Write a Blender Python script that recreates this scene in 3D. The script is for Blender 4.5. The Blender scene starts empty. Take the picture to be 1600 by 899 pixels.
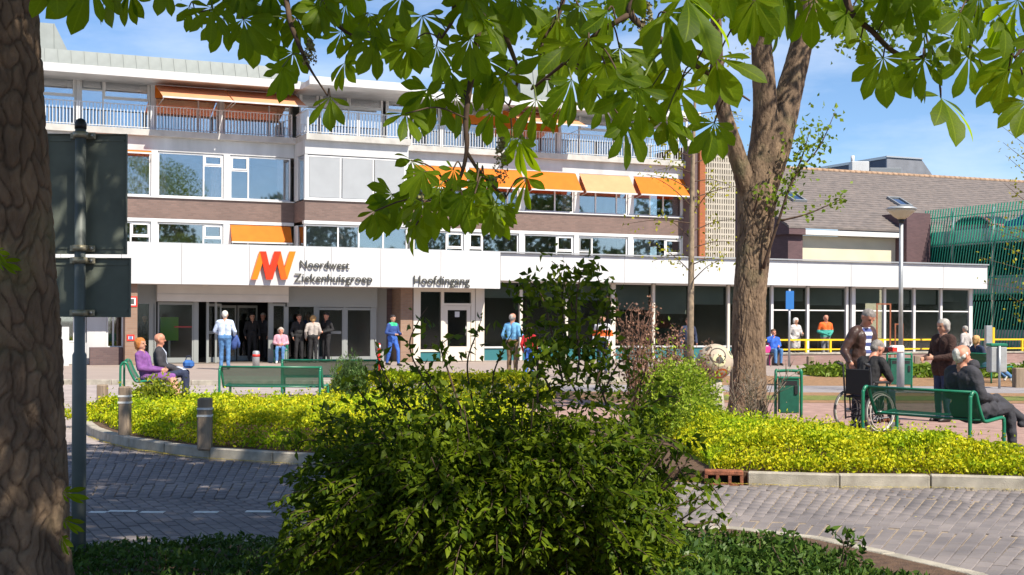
import bpy, math, random
import numpy as np
from mathutils import Vector, Matrix

random.seed(7)
rng = np.random.default_rng(7)
R = math.radians
scene = bpy.context.scene
COL = scene.collection

# ------------------------------------------------------------------ camera
F = 2089.0          # focal length in photo pixels (photo 1600 wide)
HC = 1.60           # eye height, m
HY = 497.0          # horizon row in the photo
ROLL = 0.005
cam_d = bpy.data.cameras.new("camera")
cam = bpy.data.objects.new("camera", cam_d)
COL.objects.link(cam)
cam_d.sensor_fit = 'HORIZONTAL'
cam_d.sensor_width = 36.0
cam_d.lens = 36.0 * F / 1600.0
cam_d.shift_y = (HY - 449.5) / 1600.0
cam_d.clip_start = 0.05
cam_d.clip_end = 3000.0
cam.matrix_world = Matrix.Translation((0, 0, HC)) @ Matrix.Rotation(R(90), 4, 'X') @ Matrix.Rotation(ROLL, 4, 'Z')
scene.camera = cam

# ------------------------------------------------------------------ sun and sky
SUN_H = Vector((0.66, -0.75)).normalized()
SUN_EL = R(49)
to_sun = Vector((SUN_H.x * math.cos(SUN_EL), SUN_H.y * math.cos(SUN_EL), math.sin(SUN_EL)))
sun_d = bpy.data.lights.new("sun", 'SUN')
sun_d.energy = 5.0
sun_d.angle = R(0.53)
sun_d.color = (1.0, 0.91, 0.76)
sun = bpy.data.objects.new("sun", sun_d)
COL.objects.link(sun)
sun.rotation_euler = to_sun.to_track_quat('Z', 'Y').to_euler()
sun.location = (20, -30, 40)

world = bpy.data.worlds.new("World")
scene.world = world
world.use_nodes = True
wn, wl = world.node_tree.nodes, world.node_tree.links
wn.clear()
w_out = wn.new('ShaderNodeOutputWorld')
w_bg = wn.new('ShaderNodeBackground')
w_sky = wn.new('ShaderNodeTexSky')
w_sky.sky_type = 'NISHITA'
w_sky.sun_disc = False
w_sky.sun_elevation = SUN_EL
w_sky.sun_rotation = math.atan2(SUN_H.x, SUN_H.y)
w_sky.air_density = 1.0
w_sky.altitude = 1300.0
w_sky.dust_density = 0.0
w_sky.ozone_density = 6.0
w_tc = wn.new('ShaderNodeTexCoord')
w_map = wn.new('ShaderNodeMapping')
w_map.inputs['Scale'].default_value = (1.0, 1.0, 3.4)
w_noise = wn.new('ShaderNodeTexNoise')
w_noise.inputs['Scale'].default_value = 2.6
w_noise.inputs['Detail'].default_value = 7.0
w_noise.inputs['Roughness'].default_value = 0.58
w_ramp = wn.new('ShaderNodeValToRGB')
w_ramp.color_ramp.elements[0].position = 0.47
w_ramp.color_ramp.elements[0].color = (0, 0, 0, 1)
w_ramp.color_ramp.elements[1].position = 0.78
w_ramp.color_ramp.elements[1].color = (0.6, 0.6, 0.6, 1)
w_mix = wn.new('ShaderNodeMixRGB')
w_mix.inputs['Color2'].default_value = (8.6, 8.8, 9.2, 1)
wl.new(w_tc.outputs['Generated'], w_map.inputs['Vector'])
wl.new(w_map.outputs['Vector'], w_noise.inputs['Vector'])
wl.new(w_noise.outputs['Fac'], w_ramp.inputs['Fac'])
wl.new(w_ramp.outputs['Color'], w_mix.inputs['Fac'])
wl.new(w_sky.outputs['Color'], w_mix.inputs['Color1'])
wl.new(w_mix.outputs['Color'], w_bg.inputs['Color'])
w_bg.inputs['Strength'].default_value = 0.098
wl.new(w_bg.outputs['Background'], w_out.inputs['Surface'])

scene.view_settings.view_transform = 'Standard'
scene.view_settings.look = 'None'
scene.view_settings.exposure = 0.68
scene.view_settings.gamma = 1.0
scene.view_settings.use_curve_mapping = False
scene.render.engine = 'CYCLES'
cy = scene.cycles
cy.use_denoising = True
cy.max_bounces = 7
cy.diffuse_bounces = 3
cy.glossy_bounces = 3
cy.transmission_bounces = 4
cy.transparent_max_bounces = 12
cy.caustics_reflective = False
cy.caustics_refractive = False
cy.sample_clamp_indirect = 6.0

# ------------------------------------------------------------------ measuring helpers (photo measurements -> metres)
def ray(px, py):
    dx, dy = px - 800.0, py - HY
    x = dx + ROLL * dy
    y = dy - ROLL * dx
    return x / F, -y / F

def G(px, py, z=0.0):
    a, b = ray(px, py)
    Y = (z - HC) / b
    return Vector((a * Y, Y, z))

def at(px, py, Y):
    a, b = ray(px, py)
    return Vector((a * Y, Y, HC + b * Y))

def ground_at(px, Y, z=0.0):
    a, _ = ray(px, 600)
    return Vector((a * Y, Y, z))

TH = math.atan(F / 4800.0)        # how far the hospital front is turned away
CT, ST = math.cos(TH), math.sin(TH)
Y0A = 49.0
FRAME = Matrix.Translation((0, Y0A, 0)) @ Matrix.Rotation(TH, 4, 'Z')

def fs(px, py, d):
    """s along the hospital front and height z of a photo point on the plane at depth d behind the canopy front"""
    a, b = ray(px, py)
    t = (d + Y0A * CT) / (CT - a * ST)
    return t * a * CT + (t - Y0A) * ST, HC + b * t

def fl(s, d, z=0.0):
    return FRAME @ Vector((s, d, z))

def to_frame(v):
    return FRAME.inverted() @ Vector(v)

# ------------------------------------------------------------------ materials
MATS = {}
def mat(name, col, rough=0.6, metal=0.0, var=0.0, scale=8.0, bump=0.0, bscale=None, spec=0.5, col2=None, detail=4.0, stretch=None, coat=0.0):
    if name in MATS: return MATS[name]
    m = bpy.data.materials.new(name); m.use_nodes = True
    nt = m.node_tree; n, l = nt.nodes, nt.links
    p = n['Principled BSDF']
    p.inputs['Base Color'].default_value = (*col, 1)
    p.inputs['Roughness'].default_value = rough
    p.inputs['Metallic'].default_value = metal
    p.inputs['Specular IOR Level'].default_value = spec
    if coat: p.inputs['Coat Weight'].default_value = coat
    if var > 0 or col2 or bump > 0:
        tc = n.new('ShaderNodeTexCoord'); mp = n.new('ShaderNodeMapping')
        l.new(tc.outputs['Object'], mp.inputs['Vector'])
        if stretch: mp.inputs['Scale'].default_value = stretch
    if var > 0 or col2:
        nz = n.new('ShaderNodeTexNoise'); nz.inputs['Scale'].default_value = scale; nz.inputs['Detail'].default_value = detail
        l.new(mp.outputs['Vector'], nz.inputs['Vector'])
        rp = n.new('ShaderNodeValToRGB')
        c2 = col2 if col2 else tuple(max(0, c * (1 - var)) for c in col)
        c1 = col if col2 else tuple(min(1, c * (1 + var)) for c in col)
        rp.color_ramp.elements[0].position = 0.33; rp.color_ramp.elements[1].position = 0.67
        rp.color_ramp.elements[0].color = (*c2, 1); rp.color_ramp.elements[1].color = (*c1, 1)
        l.new(nz.outputs['Fac'], rp.inputs['Fac']); l.new(rp.outputs['Color'], p.inputs['Base Color'])
    if bump > 0:
        nb = n.new('ShaderNodeTexNoise'); nb.inputs['Scale'].default_value = bscale or scale * 4; nb.inputs['Detail'].default_value = 5
        l.new(mp.outputs['Vector'], nb.inputs['Vector'])
        bp = n.new('ShaderNodeBump'); bp.inputs['Strength'].default_value = bump; bp.inputs['Distance'].default_value = 0.02
        l.new(nb.outputs['Fac'], bp.inputs['Height']); l.new(bp.outputs['Normal'], p.inputs['Normal'])
    MATS[name] = m
    return m

def leaf_mat(name, c_dark, c_light, trans=0.35, tcol=None, rough=0.5, hue_noise=None, spec=0.22, veins=False):
    """leaf faces: colour differs from leaf to leaf, light passes through"""
    m = bpy.data.materials.new(name); m.use_nodes = True
    n, l = m.node_tree.nodes, m.node_tree.links
    p = n['Principled BSDF']; out = n['Material Output']
    geo = n.new('ShaderNodeNewGeometry'); oi = n.new('ShaderNodeObjectInfo')
    add = n.new('ShaderNodeMath'); add.operation = 'ADD'
    fr = n.new('ShaderNodeMath'); fr.operation = 'FRACT'
    l.new(geo.outputs['Random Per Island'], add.inputs[0]); l.new(oi.outputs['Random'], add.inputs[1]); l.new(add.outputs[0], fr.inputs[0])
    rp = n.new('ShaderNodeValToRGB')
    rp.color_ramp.elements[0].color = (*c_dark, 1); rp.color_ramp.elements[1].color = (*c_light, 1)
    l.new(fr.outputs[0], rp.inputs['Fac'])
    src = rp.outputs['Color']
    if hue_noise:
        tc = n.new('ShaderNodeTexCoord'); nz = n.new('ShaderNodeTexNoise'); nz.inputs['Scale'].default_value = hue_noise[0]; nz.inputs['Detail'].default_value = 3
        l.new(tc.outputs['Object'], nz.inputs['Vector'])
        r2 = n.new('ShaderNodeValToRGB'); r2.color_ramp.elements[0].position = 0.42; r2.color_ramp.elements[1].position = 0.62
        r2.color_ramp.elements[0].color = (1, 1, 1, 1); r2.color_ramp.elements[1].color = (*hue_noise[1], 1)
        mx = n.new('ShaderNodeMixRGB'); mx.blend_type = 'MULTIPLY'; mx.inputs['Fac'].default_value = 1.0
        l.new(nz.outputs['Fac'], r2.inputs['Fac']); l.new(src, mx.inputs['Color1']); l.new(r2.outputs['Color'], mx.inputs['Color2'])
        src = mx.outputs['Color']
    if veins:
        def M(op, *a):
            k = n.new('ShaderNodeMath'); k.operation = op
            for i, v in enumerate(a):
                if isinstance(v, (int, float)): k.inputs[i].default_value = v
                else: l.new(v, k.inputs[i])
            return k.outputs[0]
        au, at_ = n.new('ShaderNodeAttribute'), n.new('ShaderNodeAttribute'); au.attribute_name = 'lu'; at_.attribute_name = 'lt'
        ab = M('ABSOLUTE', au.outputs['Fac'])
        rib = M('LESS_THAN', ab, .07)
        sv = M('LESS_THAN', M('FRACT', M('SUBTRACT', M('MULTIPLY', at_.outputs['Fac'], 11.0), M('MULTIPLY', ab, 1.6))), .16)
        vm = M('MAXIMUM', rib, M('MULTIPLY', sv, .45))
        nz2 = n.new('ShaderNodeTexNoise'); nz2.inputs['Scale'].default_value = 5.0; tc2 = n.new('ShaderNodeTexCoord'); l.new(tc2.outputs['Object'], nz2.inputs['Vector'])
        mv = n.new('ShaderNodeMixRGB'); l.new(vm, mv.inputs['Fac']); l.new(src, mv.inputs['Color1']); mv.inputs['Color2'].default_value = (c_light[0] * 1.7, c_light[1] * 1.5, c_light[2] * 2, 1)
        src = mv.outputs['Color']
        bpn = n.new('ShaderNodeBump'); bpn.inputs['Strength'].default_value = .5; bpn.inputs['Distance'].default_value = .004
        l.new(M('ADD', vm, nz2.outputs['Fac']), bpn.inputs['Height']); l.new(bpn.outputs['Normal'], p.inputs['Normal'])
    l.new(src, p.inputs['Base Color'])
    p.inputs['Roughness'].default_value = rough
    p.inputs['Specular IOR Level'].default_value = spec
    tr = n.new('ShaderNodeBsdfTranslucent')
    if tcol: tr.inputs['Color'].default_value = (*tcol, 1)
    else: l.new(src, tr.inputs['Color'])
    mix = n.new('ShaderNodeMixShader'); mix.inputs['Fac'].default_value = trans
    l.new(p.outputs['BSDF'], mix.inputs[1]); l.new(tr.outputs['BSDF'], mix.inputs[2]); l.new(mix.outputs['Shader'], out.inputs['Surface'])
    MATS[name] = m
    return m

def glass_mat(name, tint, refl, rough=0.02):
    m = bpy.data.materials.new(name); m.use_nodes = True
    n, l = m.node_tree.nodes, m.node_tree.links
    n.remove(n['Principled BSDF']); out = n['Material Output']
    tr = n.new('ShaderNodeBsdfTransparent'); tr.inputs['Color'].default_value = (*tint, 1)
    gl = n.new('ShaderNodeBsdfGlossy'); gl.inputs['Roughness'].default_value = rough; gl.inputs['Color'].default_value = (0.95, 0.97, 1, 1)
    fr = n.new('ShaderNodeFresnel'); fr.inputs['IOR'].default_value = 1.5
    ad = n.new('ShaderNodeMath'); ad.operation = 'ADD'; ad.use_clamp = True; ad.inputs[1].default_value = refl
    l.new(fr.outputs['Fac'], ad.inputs[0])
    mx = n.new('ShaderNodeMixShader'); l.new(ad.outputs[0], mx.inputs['Fac'])
    l.new(tr.outputs['BSDF'], mx.inputs[1]); l.new(gl.outputs['BSDF'], mx.inputs[2]); l.new(mx.outputs['Shader'], out.inputs['Surface'])
    MATS[name] = m
    return m

def sheet_mat(name, col, open_share, rough=0.4):
    """finely perforated sheet metal / cloth: part of the light passes straight through"""
    m = bpy.data.materials.new(name); m.use_nodes = True
    n, l = m.node_tree.nodes, m.node_tree.links
    p = n['Principled BSDF']; out = n['Material Output']
    p.inputs['Base Color'].default_value = (*col, 1); p.inputs['Roughness'].default_value = rough
    tr = n.new('ShaderNodeBsdfTransparent')
    mx = n.new('ShaderNodeMixShader'); mx.inputs['Fac'].default_value = open_share
    l.new(p.outputs['BSDF'], mx.inputs[1]); l.new(tr.outputs['BSDF'], mx.inputs[2]); l.new(mx.outputs['Shader'], out.inputs['Surface'])
    MATS[name] = m
    return m

def brick_mat(name, c1, c2, mortar, sx=0.22, sy=0.065, swap=False):
    m = bpy.data.materials.new(name); m.use_nodes = True
    n, l = m.node_tree.nodes, m.node_tree.links
    p = n['Principled BSDF']; p.inputs['Roughness'].default_value = 0.85
    tc = n.new('ShaderNodeTexCoord'); sp = n.new('ShaderNodeSeparateXYZ'); cb = n.new('ShaderNodeCombineXYZ')
    l.new(tc.outputs['Object'], sp.inputs[0])
    ad = n.new('ShaderNodeMath'); l.new(sp.outputs['X'], ad.inputs[0]); l.new(sp.outputs['Y'], ad.inputs[1])
    l.new(ad.outputs[0], cb.inputs['X']); l.new(sp.outputs['Z'], cb.inputs['Y'])
    b = n.new('ShaderNodeTexBrick')
    b.inputs['Color1'].default_value = (*c1, 1); b.inputs['Color2'].default_value = (*c2, 1); b.inputs['Mortar'].default_value = (*mortar, 1)
    b.inputs['Scale'].default_value = 1.0; b.inputs['Brick Width'].default_value = sx; b.inputs['Row Height'].default_value = sy
    b.inputs['Mortar Size'].default_value = 0.006
    l.new(cb.outputs[0], b.inputs['Vector'])
    nz = n.new('ShaderNodeTexNoise'); nz.inputs['Scale'].default_value = 0.9; nz.inputs['Detail'].default_value = 6
    l.new(tc.outputs['Object'], nz.inputs['Vector'])
    rp = n.new('ShaderNodeValToRGB'); rp.color_ramp.elements[0].color = (0.75, 0.75, 0.75, 1); rp.color_ramp.elements[1].color = (1.15, 1.12, 1.1, 1)
    l.new(nz.outputs['Fac'], rp.inputs['Fac'])
    mx = n.new('ShaderNodeMixRGB'); mx.blend_type = 'MULTIPLY'; mx.inputs['Fac'].default_value = 1
    l.new(b.outputs['Color'], mx.inputs['Color1']); l.new(rp.outputs['Color'], mx.inputs['Color2'])
    l.new(mx.outputs['Color'], p.inputs['Base Color'])
    bp = n.new('ShaderNodeBump'); bp.inputs['Strength'].default_value = 0.4; bp.inputs['Distance'].default_value = 0.01
    l.new(b.outputs['Fac'], bp.inputs['Height']); bp.invert = True
    l.new(bp.outputs['Normal'], p.inputs['Normal'])
    MATS[name] = m
    return m

# ------------------------------------------------------------------ object helpers
def tag(o, label=None, cat=None, group=None, kind=None):
    if label: o['label'] = label
    if cat: o['category'] = cat
    if group: o['group'] = group
    if kind: o['kind'] = kind
    return o

def thing(name, label, cat, loc=(0, 0, 0), rotz=0.0, group=None, matrix=None):
    o = bpy.data.objects.new(name, None); COL.objects.link(o)
    o.empty_display_size = 0.2
    if matrix is not None: o.matrix_world = matrix
    else: o.location = loc; o.rotation_euler = (0, 0, rotz)
    return tag(o, label, cat, group)

def link(name, me, parent=None, loc=None, rot=None):
    o = bpy.data.objects.new(name, me); COL.objects.link(o)
    if parent is not None: o.parent = parent
    if loc is not None: o.location = loc
    if rot is not None: o.rotation_euler = rot
    return o

def kids(o):
    return [c for c in bpy.data.objects if c.parent == o]

def copy_tree(o, parent=None):
    c = o.copy(); COL.objects.link(c)
    c.parent = parent
    for ch in list(o.children):
        copy_tree(ch, c)
    return c

class MB:
    """collects shapes, then links them as ONE mesh object"""
    def __init__(self, m=None):
        self.v, self.f, self.mi, self.mats, self.cur = [], [], [], [], 0
        self.sm = []
        self.smooth = False
        if m is not None: self.use(m)
    def use(self, m):
        if m not in self.mats: self.mats.append(m)
        self.cur = self.mats.index(m); return self
    def add(self, vs, fs_):
        o = len(self.v)
        self.v += [tuple(x) for x in vs]
        for q in fs_:
            self.f.append(tuple(i + o for i in q)); self.mi.append(self.cur); self.sm.append(self.smooth)
        return self
    def box(self, x0, x1, y0, y1, z0, z1):
        if x0 > x1: x0, x1 = x1, x0
        if y0 > y1: y0, y1 = y1, y0
        if z0 > z1: z0, z1 = z1, z0
        return self.add([(x0, y0, z0), (x1, y0, z0), (x1, y1, z0), (x0, y1, z0), (x0, y0, z1), (x1, y0, z1), (x1, y1, z1), (x0, y1, z1)],
                        [(0, 3, 2, 1), (4, 5, 6, 7), (0, 1, 5, 4), (1, 2, 6, 5), (2, 3, 7, 6), (3, 0, 4, 7)])
    def hexa(self, pts):
        return self.add(pts, [(0, 3, 2, 1), (4, 5, 6, 7), (0, 1, 5, 4), (1, 2, 6, 5), (2, 3, 7, 6), (3, 0, 4, 7)])
    def bbox(self, x0, x1, y0, y1, z0, z1, c=0.01):
        """box with chamfered edges"""
        X, Y, Z = (x0, x1), (y0, y1), (z0, z1)
        vs, idx = [], {}
        for i in (0, 1):
            for j in (0, 1):
                for k in (0, 1):
                    sx, sy, sz = (1 - 2 * i) * c, (1 - 2 * j) * c, (1 - 2 * k) * c
                    idx[i, j, k, 0] = len(vs); vs.append((X[i], Y[j] + sy, Z[k] + sz))
                    idx[i, j, k, 1] = len(vs); vs.append((X[i] + sx, Y[j], Z[k] + sz))
                    idx[i, j, k, 2] = len(vs); vs.append((X[i] + sx, Y[j] + sy, Z[k]))
        g = lambda *a: idx[a]
        fc = []
        for i in (0, 1): fc.append((g(i, 0, 0, 0), g(i, 1, 0, 0), g(i, 1, 1, 0), g(i, 0, 1, 0)))
        for j in (0, 1): fc.append((g(0, j, 0, 1), g(1, j, 0, 1), g(1, j, 1, 1), g(0, j, 1, 1)))
        for k in (0, 1): fc.append((g(0, 0, k, 2), g(1, 0, k, 2), g(1, 1, k, 2), g(0, 1, k, 2)))
        for i in (0, 1):
            for j in (0, 1): fc.append((g(i, j, 0, 0), g(i, j, 1, 0), g(i, j, 1, 1), g(i, j, 0, 1)))
            for k in (0, 1): fc.append((g(i, 0, k, 0), g(i, 1, k, 0), g(i, 1, k, 2), g(i, 0, k, 2)))
        for j in (0, 1):
            for k in (0, 1): fc.append((g(0, j, k, 1), g(1, j, k, 1), g(1, j, k, 2), g(0, j, k, 2)))
        for i in (0, 1):
            for j in (0, 1):
                for k in (0, 1): fc.append((g(i, j, k, 0), g(i, j, k, 1), g(i, j, k, 2)))
        # orient outward
        cx, cy_, cz = (x0 + x1) / 2, (y0 + y1) / 2, (z0 + z1) / 2
        out = []
        for q in fc:
            a, b, d = Vector(vs[q[0]]), Vector(vs[q[1]]), Vector(vs[q[2]])
            nrm = (b - a).cross(d - a); ctr = sum((Vector(vs[i]) for i in q), Vector()) / len(q)
            out.append(q if nrm.dot(ctr - Vector((cx, cy_, cz))) > 0 else tuple(reversed(q)))
        return self.add(vs, out)
    def prism(self, pts, axis, a0, a1):
        """pts: 2-D outline; axis 'x','y','z' along which it is pushed from a0 to a1"""
        def mk(p, a):
            return {'x': (a, p[0], p[1]), 'y': (p[0], a, p[1]), 'z': (p[0], p[1], a)}[axis]
        n = len(pts)
        vs = [mk(p, a0) for p in pts] + [mk(p, a1) for p in pts]
        fc = [tuple(range(n - 1, -1, -1)), tuple(range(n, 2 * n))]
        for i in range(n): fc.append((i, (i + 1) % n, (i + 1) % n + n, i + n))
        return self.add(vs, fc)
    def tube(self, path, rad, n=8, cap=True):
        path = [Vector(p) for p in path]
        if not hasattr(rad, '__len__'): rad = [rad] * len(path)
        vs, fc = [], []
        up = None
        for i, p in enumerate(path):
            d = (path[min(i + 1, len(path) - 1)] - path[max(i - 1, 0)])
            d = d.normalized() if d.length > 1e-9 else Vector((0, 0, 1))
            if up is None:
                up = Vector((1, 0, 0)) if abs(d.x) < 0.9 else Vector((0, 1, 0))
            a = (up - d * up.dot(d)).normalized(); b = d.cross(a); up = a
            for k in range(n):
                t = 2 * math.pi * k / n
                vs.append(p + (a * math.cos(t) + b * math.sin(t)) * rad[i])
        for i in range(len(path) - 1):
            for k in range(n):
                fc.append((i * n + k, i * n + (k + 1) % n, (i + 1) * n + (k + 1) % n, (i + 1) * n + k))
        s0 = self.smooth; self.smooth = True
        if cap:
            fc.append(tuple(range(n - 1, -1, -1))); fc.append(tuple((len(path) - 1) * n + k for k in range(n)))
        self.add(vs, fc); self.smooth = s0
        return self
    def lathe(self, prof, n=20, c=(0, 0, 0), axis='z'):
        vs, fc = [], []
        for r_, z in prof:
            for k in range(n):
                t = 2 * math.pi * k / n
                p = (r_ * math.cos(t), r_ * math.sin(t), z)
                if axis == 'x': p = (p[2], p[0], p[1])
                if axis == 'y': p = (p[0], p[2], p[1])
                vs.append((p[0] + c[0], p[1] + c[1], p[2] + c[2]))
        for i in range(len(prof) - 1):
            for k in range(n):
                fc.append((i * n + k, i * n + (k + 1) % n, (i + 1) * n + (k + 1) % n, (i + 1) * n + k))
        s0 = self.smooth; self.smooth = True
        fc.append(tuple(range(n - 1, -1, -1))); fc.append(tuple((len(prof) - 1) * n + k for k in range(n)))
        self.add(vs, fc); self.smooth = s0
        return self
    def mesh(self, name):
        me = bpy.data.meshes.new(name)
        me.from_pydata(self.v, [], self.f)
        for m in self.mats: me.materials.append(m)
        me.polygons.foreach_set('material_index', self.mi)
        me.polygons.foreach_set('use_smooth', self.sm)
        me.update()
        return me
    def build(self, name, parent=None, **k):
        return link(name, self.mesh(name), parent, **k)

def fast_mesh(name, V, Q, m, smooth=False):
    """V (n,3) array, Q (k,4) or (k,3) int array"""
    me = bpy.data.meshes.new(name)
    k, w = Q.shape
    me.vertices.add(len(V)); me.vertices.foreach_set('co', np.ascontiguousarray(V, dtype=np.float32).ravel())
    me.loops.add(k * w); me.loops.foreach_set('vertex_index', np.ascontiguousarray(Q, dtype=np.int32).ravel())
    me.polygons.add(k)
    me.polygons.foreach_set('loop_start', np.arange(0, k * w, w, dtype=np.int32))
    me.polygons.foreach_set('loop_total', np.full(k, w, dtype=np.int32))
    if smooth: me.polygons.foreach_set('use_smooth', np.ones(k, dtype=bool))
    me.materials.append(m)
    me.update(calc_edges=True); me.validate()
    return me

def unit(v):
    return v / np.maximum(np.linalg.norm(v, axis=-1, keepdims=True), 1e-9)

def leaf_cloud(name, C, size, m, parent=None, up=0.3, width=0.5, out=None, droop=0.0):
    """many small folded leaves, one at each centre of C; joined as one part"""
    n = len(C)
    d = rng.normal(size=(n, 3))
    if out is not None: d += out
    d[:, 2] += up - droop
    d = unit(d)
    t = rng.normal(size=(n, 3)); t[:, 2] *= 0.4
    side = unit(np.cross(d, t)); nor = np.cross(side, d)
    s = size * rng.uniform(0.6, 1.35, size=(n, 1))
    base = C - d * s * 0.5
    tip = C + d * s * 0.5 - nor * s * 0.10
    mid = C - d * s * 0.05
    l_ = mid + side * s * width * 0.5 + nor * s * 0.10
    r_ = mid - side * s * width * 0.5 + nor * s * 0.10
    V = np.stack([base, r_, tip, l_], axis=1).reshape(-1, 3)
    Q = np.arange(4 * n).reshape(n, 4)
    return tag(link(name, fast_mesh(name, V, Q, m), parent), kind='stuff')

def lumps(x, y, f=1.0, seed=0):
    r = np.random.default_rng(seed + 100)
    o = 0
    for k in range(6):
        a, b = r.normal(size=2) * f * (1 + 0.5 * k); c = r.uniform(0, 6.28)
        o = o + np.sin(a * x + b * y + c) / (1 + 0.4 * k)
    return o / 3.2

def inside(poly, x, y):
    c = np.zeros(x.shape, bool); n = len(poly)
    for i in range(n):
        x0, y0 = poly[i]; x1, y1 = poly[(i + 1) % n]
        if y0 == y1: continue
        h = ((y0 > y) != (y1 > y)) & (x < (x1 - x0) * (y - y0) / (y1 - y0) + x0)
        c ^= h
    return c

def edge_dist(poly, x, y):
    d = np.full(x.shape, 1e9); n = len(poly)
    for i in range(n):
        a = np.array(poly[i]); b = np.array(poly[(i + 1) % n]); ab = b - a
        t = np.clip(((x - a[0]) * ab[0] + (y - a[1]) * ab[1]) / max(ab @ ab, 1e-9), 0, 1)
        d = np.minimum(d, np.hypot(x - a[0] - t * ab[0], y - a[1] - t * ab[1]))
    return d

def sheet(name, poly, z, m, kind='structure', thick=0.0):
    mb = MB(m)
    if thick: mb.prism(poly, 'z', z - thick, z)
    else: mb.add([(p[0], p[1], z) for p in poly], [tuple(range(len(poly)))])
    return tag(mb.build(name), kind=kind)

def smooth_path(pts, k=6):
    """Catmull-Rom through the points"""
    P = [Vector(p) for p in pts]; P = [P[0] * 2 - P[1]] + P + [P[-1] * 2 - P[-2]]
    o = []
    for i in range(1, len(P) - 2):
        for j in range(k):
            t = j / k
            o.append(0.5 * ((2 * P[i]) + (P[i + 1] - P[i - 1]) * t + (2 * P[i - 1] - 5 * P[i] + 4 * P[i + 1] - P[i + 2]) * t * t + (3 * P[i] - P[i - 1] - 3 * P[i + 1] + P[i + 2]) * t ** 3))
    o.append(P[-2])
    return o
# ================================================================== GROUND
ZR = -0.12          # road level; pavements and beds are at 0
ZV = -0.05          # near verge
M_soil = mat('soil', (0.13, 0.075, 0.045), 0.95, var=0.5, scale=14, bump=0.8, bscale=60, col2=(0.07, 0.04, 0.025))
M_ground = mat('far_ground', (0.16, 0.15, 0.12), 0.95, var=0.3, scale=0.4)
M_sand = mat('joint_sand', (0.30, 0.24, 0.18), 0.95, var=0.35, scale=30, bump=0.3)
M_concrete = mat('kerb_concrete', (0.36, 0.33, 0.28), 0.9, var=0.30, scale=5, bump=0.5, bscale=90, detail=8)
M_fore = brick_mat('forecourt_paving', (0.44, 0.32, 0.28), (0.50, 0.38, 0.33), (0.34, 0.28, 0.25))
M_road2 = mat('worn_road', (0.36, 0.31, 0.30), 0.9, var=0.15, scale=3, bump=0.3, bscale=80)
M_pink = mat('red_brown_paving', (0.33, 0.21, 0.18), 0.9, var=0.2, scale=4, bump=0.4, bscale=60, detail=8)
M_path = mat('grey_path', (0.27, 0.25, 0.26), 0.9, var=0.15, scale=2, bump=0.3, bscale=60)
M_mulch = mat('leaf_litter', (0.36, 0.20, 0.10), 0.95, scale=9, bump=0.9, bscale=50, col2=(0.20, 0.12, 0.06), detail=9)
M_grass = mat('short_grass', (0.22, 0.22, 0.05), 0.95, scale=6, bump=0.9, bscale=70, col2=(0.10, 0.14, 0.025), detail=8)
M_white = mat('road_white', (0.72, 0.72, 0.70), 0.8, var=0.12, scale=20)

def paver_mat():
    m = bpy.data.materials.new('grey_clay_paver'); m.use_nodes = True
    n, l = m.node_tree.nodes, m.node_tree.links
    p = n['Principled BSDF']; p.inputs['Roughness'].default_value = 0.8
    geo = n.new('ShaderNodeNewGeometry'); oi = n.new('ShaderNodeObjectInfo')
    ad = n.new('ShaderNodeMath'); fr = n.new('ShaderNodeMath'); fr.operation = 'FRACT'
    l.new(geo.outputs['Random Per Island'], ad.inputs[0]); l.new(oi.outputs['Random'], ad.inputs[1]); l.new(ad.outputs[0], fr.inputs[0])
    rp = n.new('ShaderNodeValToRGB')
    rp.color_ramp.elements[0].color = (0.172, 0.156, 0.162, 1); rp.color_ramp.elements[1].color = (0.235, 0.210, 0.212, 1)
    l.new(fr.outputs[0], rp.inputs['Fac'])
    nz = n.new('ShaderNodeTexNoise'); nz.inputs['Scale'].default_value = 1.3; nz.inputs['Detail'].default_value = 8
    l.new(geo.outputs['Position'], nz.inputs['Vector'])
    r2 = n.new('ShaderNodeValToRGB'); r2.color_ramp.elements[0].position = 0.3; r2.color_ramp.elements[1].position = 0.7
    r2.color_ramp.elements[0].color = (0.62, 0.62, 0.64, 1); r2.color_ramp.elements[1].color = (1.2, 1.17, 1.13, 1)
    l.new(nz.outputs['Fac'], r2.inputs['Fac'])
    mx = n.new('ShaderNodeMixRGB'); mx.blend_type = 'MULTIPLY'; mx.inputs['Fac'].default_value = 1
    l.new(rp.outputs['Color'], mx.inputs['Color1']); l.new(r2.outputs['Color'], mx.inputs['Color2']); l.new(mx.outputs['Color'], p.inputs['Base Color'])
    nb = n.new('ShaderNodeTexNoise'); nb.inputs['Scale'].default_value = 120
    l.new(geo.outputs['Position'], nb.inputs['Vector'])
    bp = n.new('ShaderNodeBump'); bp.inputs['Strength'].default_value = 0.35; bp.inputs['Distance'].default_value = 0.004
    l.new(nb.outputs['Fac'], bp.inputs['Height']); l.new(bp.outputs['Normal'], p.inputs['Normal'])
    return m
M_paver = paver_mat()

sheet('ground', [(-900, -300), (900, -300), (900, 1500), (-900, 1500)], -0.16, M_ground)

# island front kerb line (road side, at road level)
K_px = [(128, 640), (126, 662), (143, 683), (200, 700), (250, 708), (300, 715), (400, 722), (560, 731), (800, 742), (1100, 755), (1320, 762), (1600, 767)]
K_pts = [G(px, py, ZR) for px, py in K_px]
K_pts = [Vector((-7.6, 27.0, ZR))] + K_pts + [Vector((9.5, 11.9, ZR)), Vector((16, 13.5, ZR))]
K_line = smooth_path(K_pts, 10)
def off_line(line, d):
    o = []
    for i, p in enumerate(line):
        v = line[min(i + 1, len(line) - 1)] - line[max(i - 1, 0)]; v.normalize(); o.append((p.x - v.y * d, p.y + v.x * d))
    return o
island = off_line(K_line, .09) + [(16, 29.5), (2.5, 29.5), (-2, 27.6), (-6.5, 27.4)]
sheet('planting_island', island, 0.0, M_soil, thick=0.15)

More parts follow.
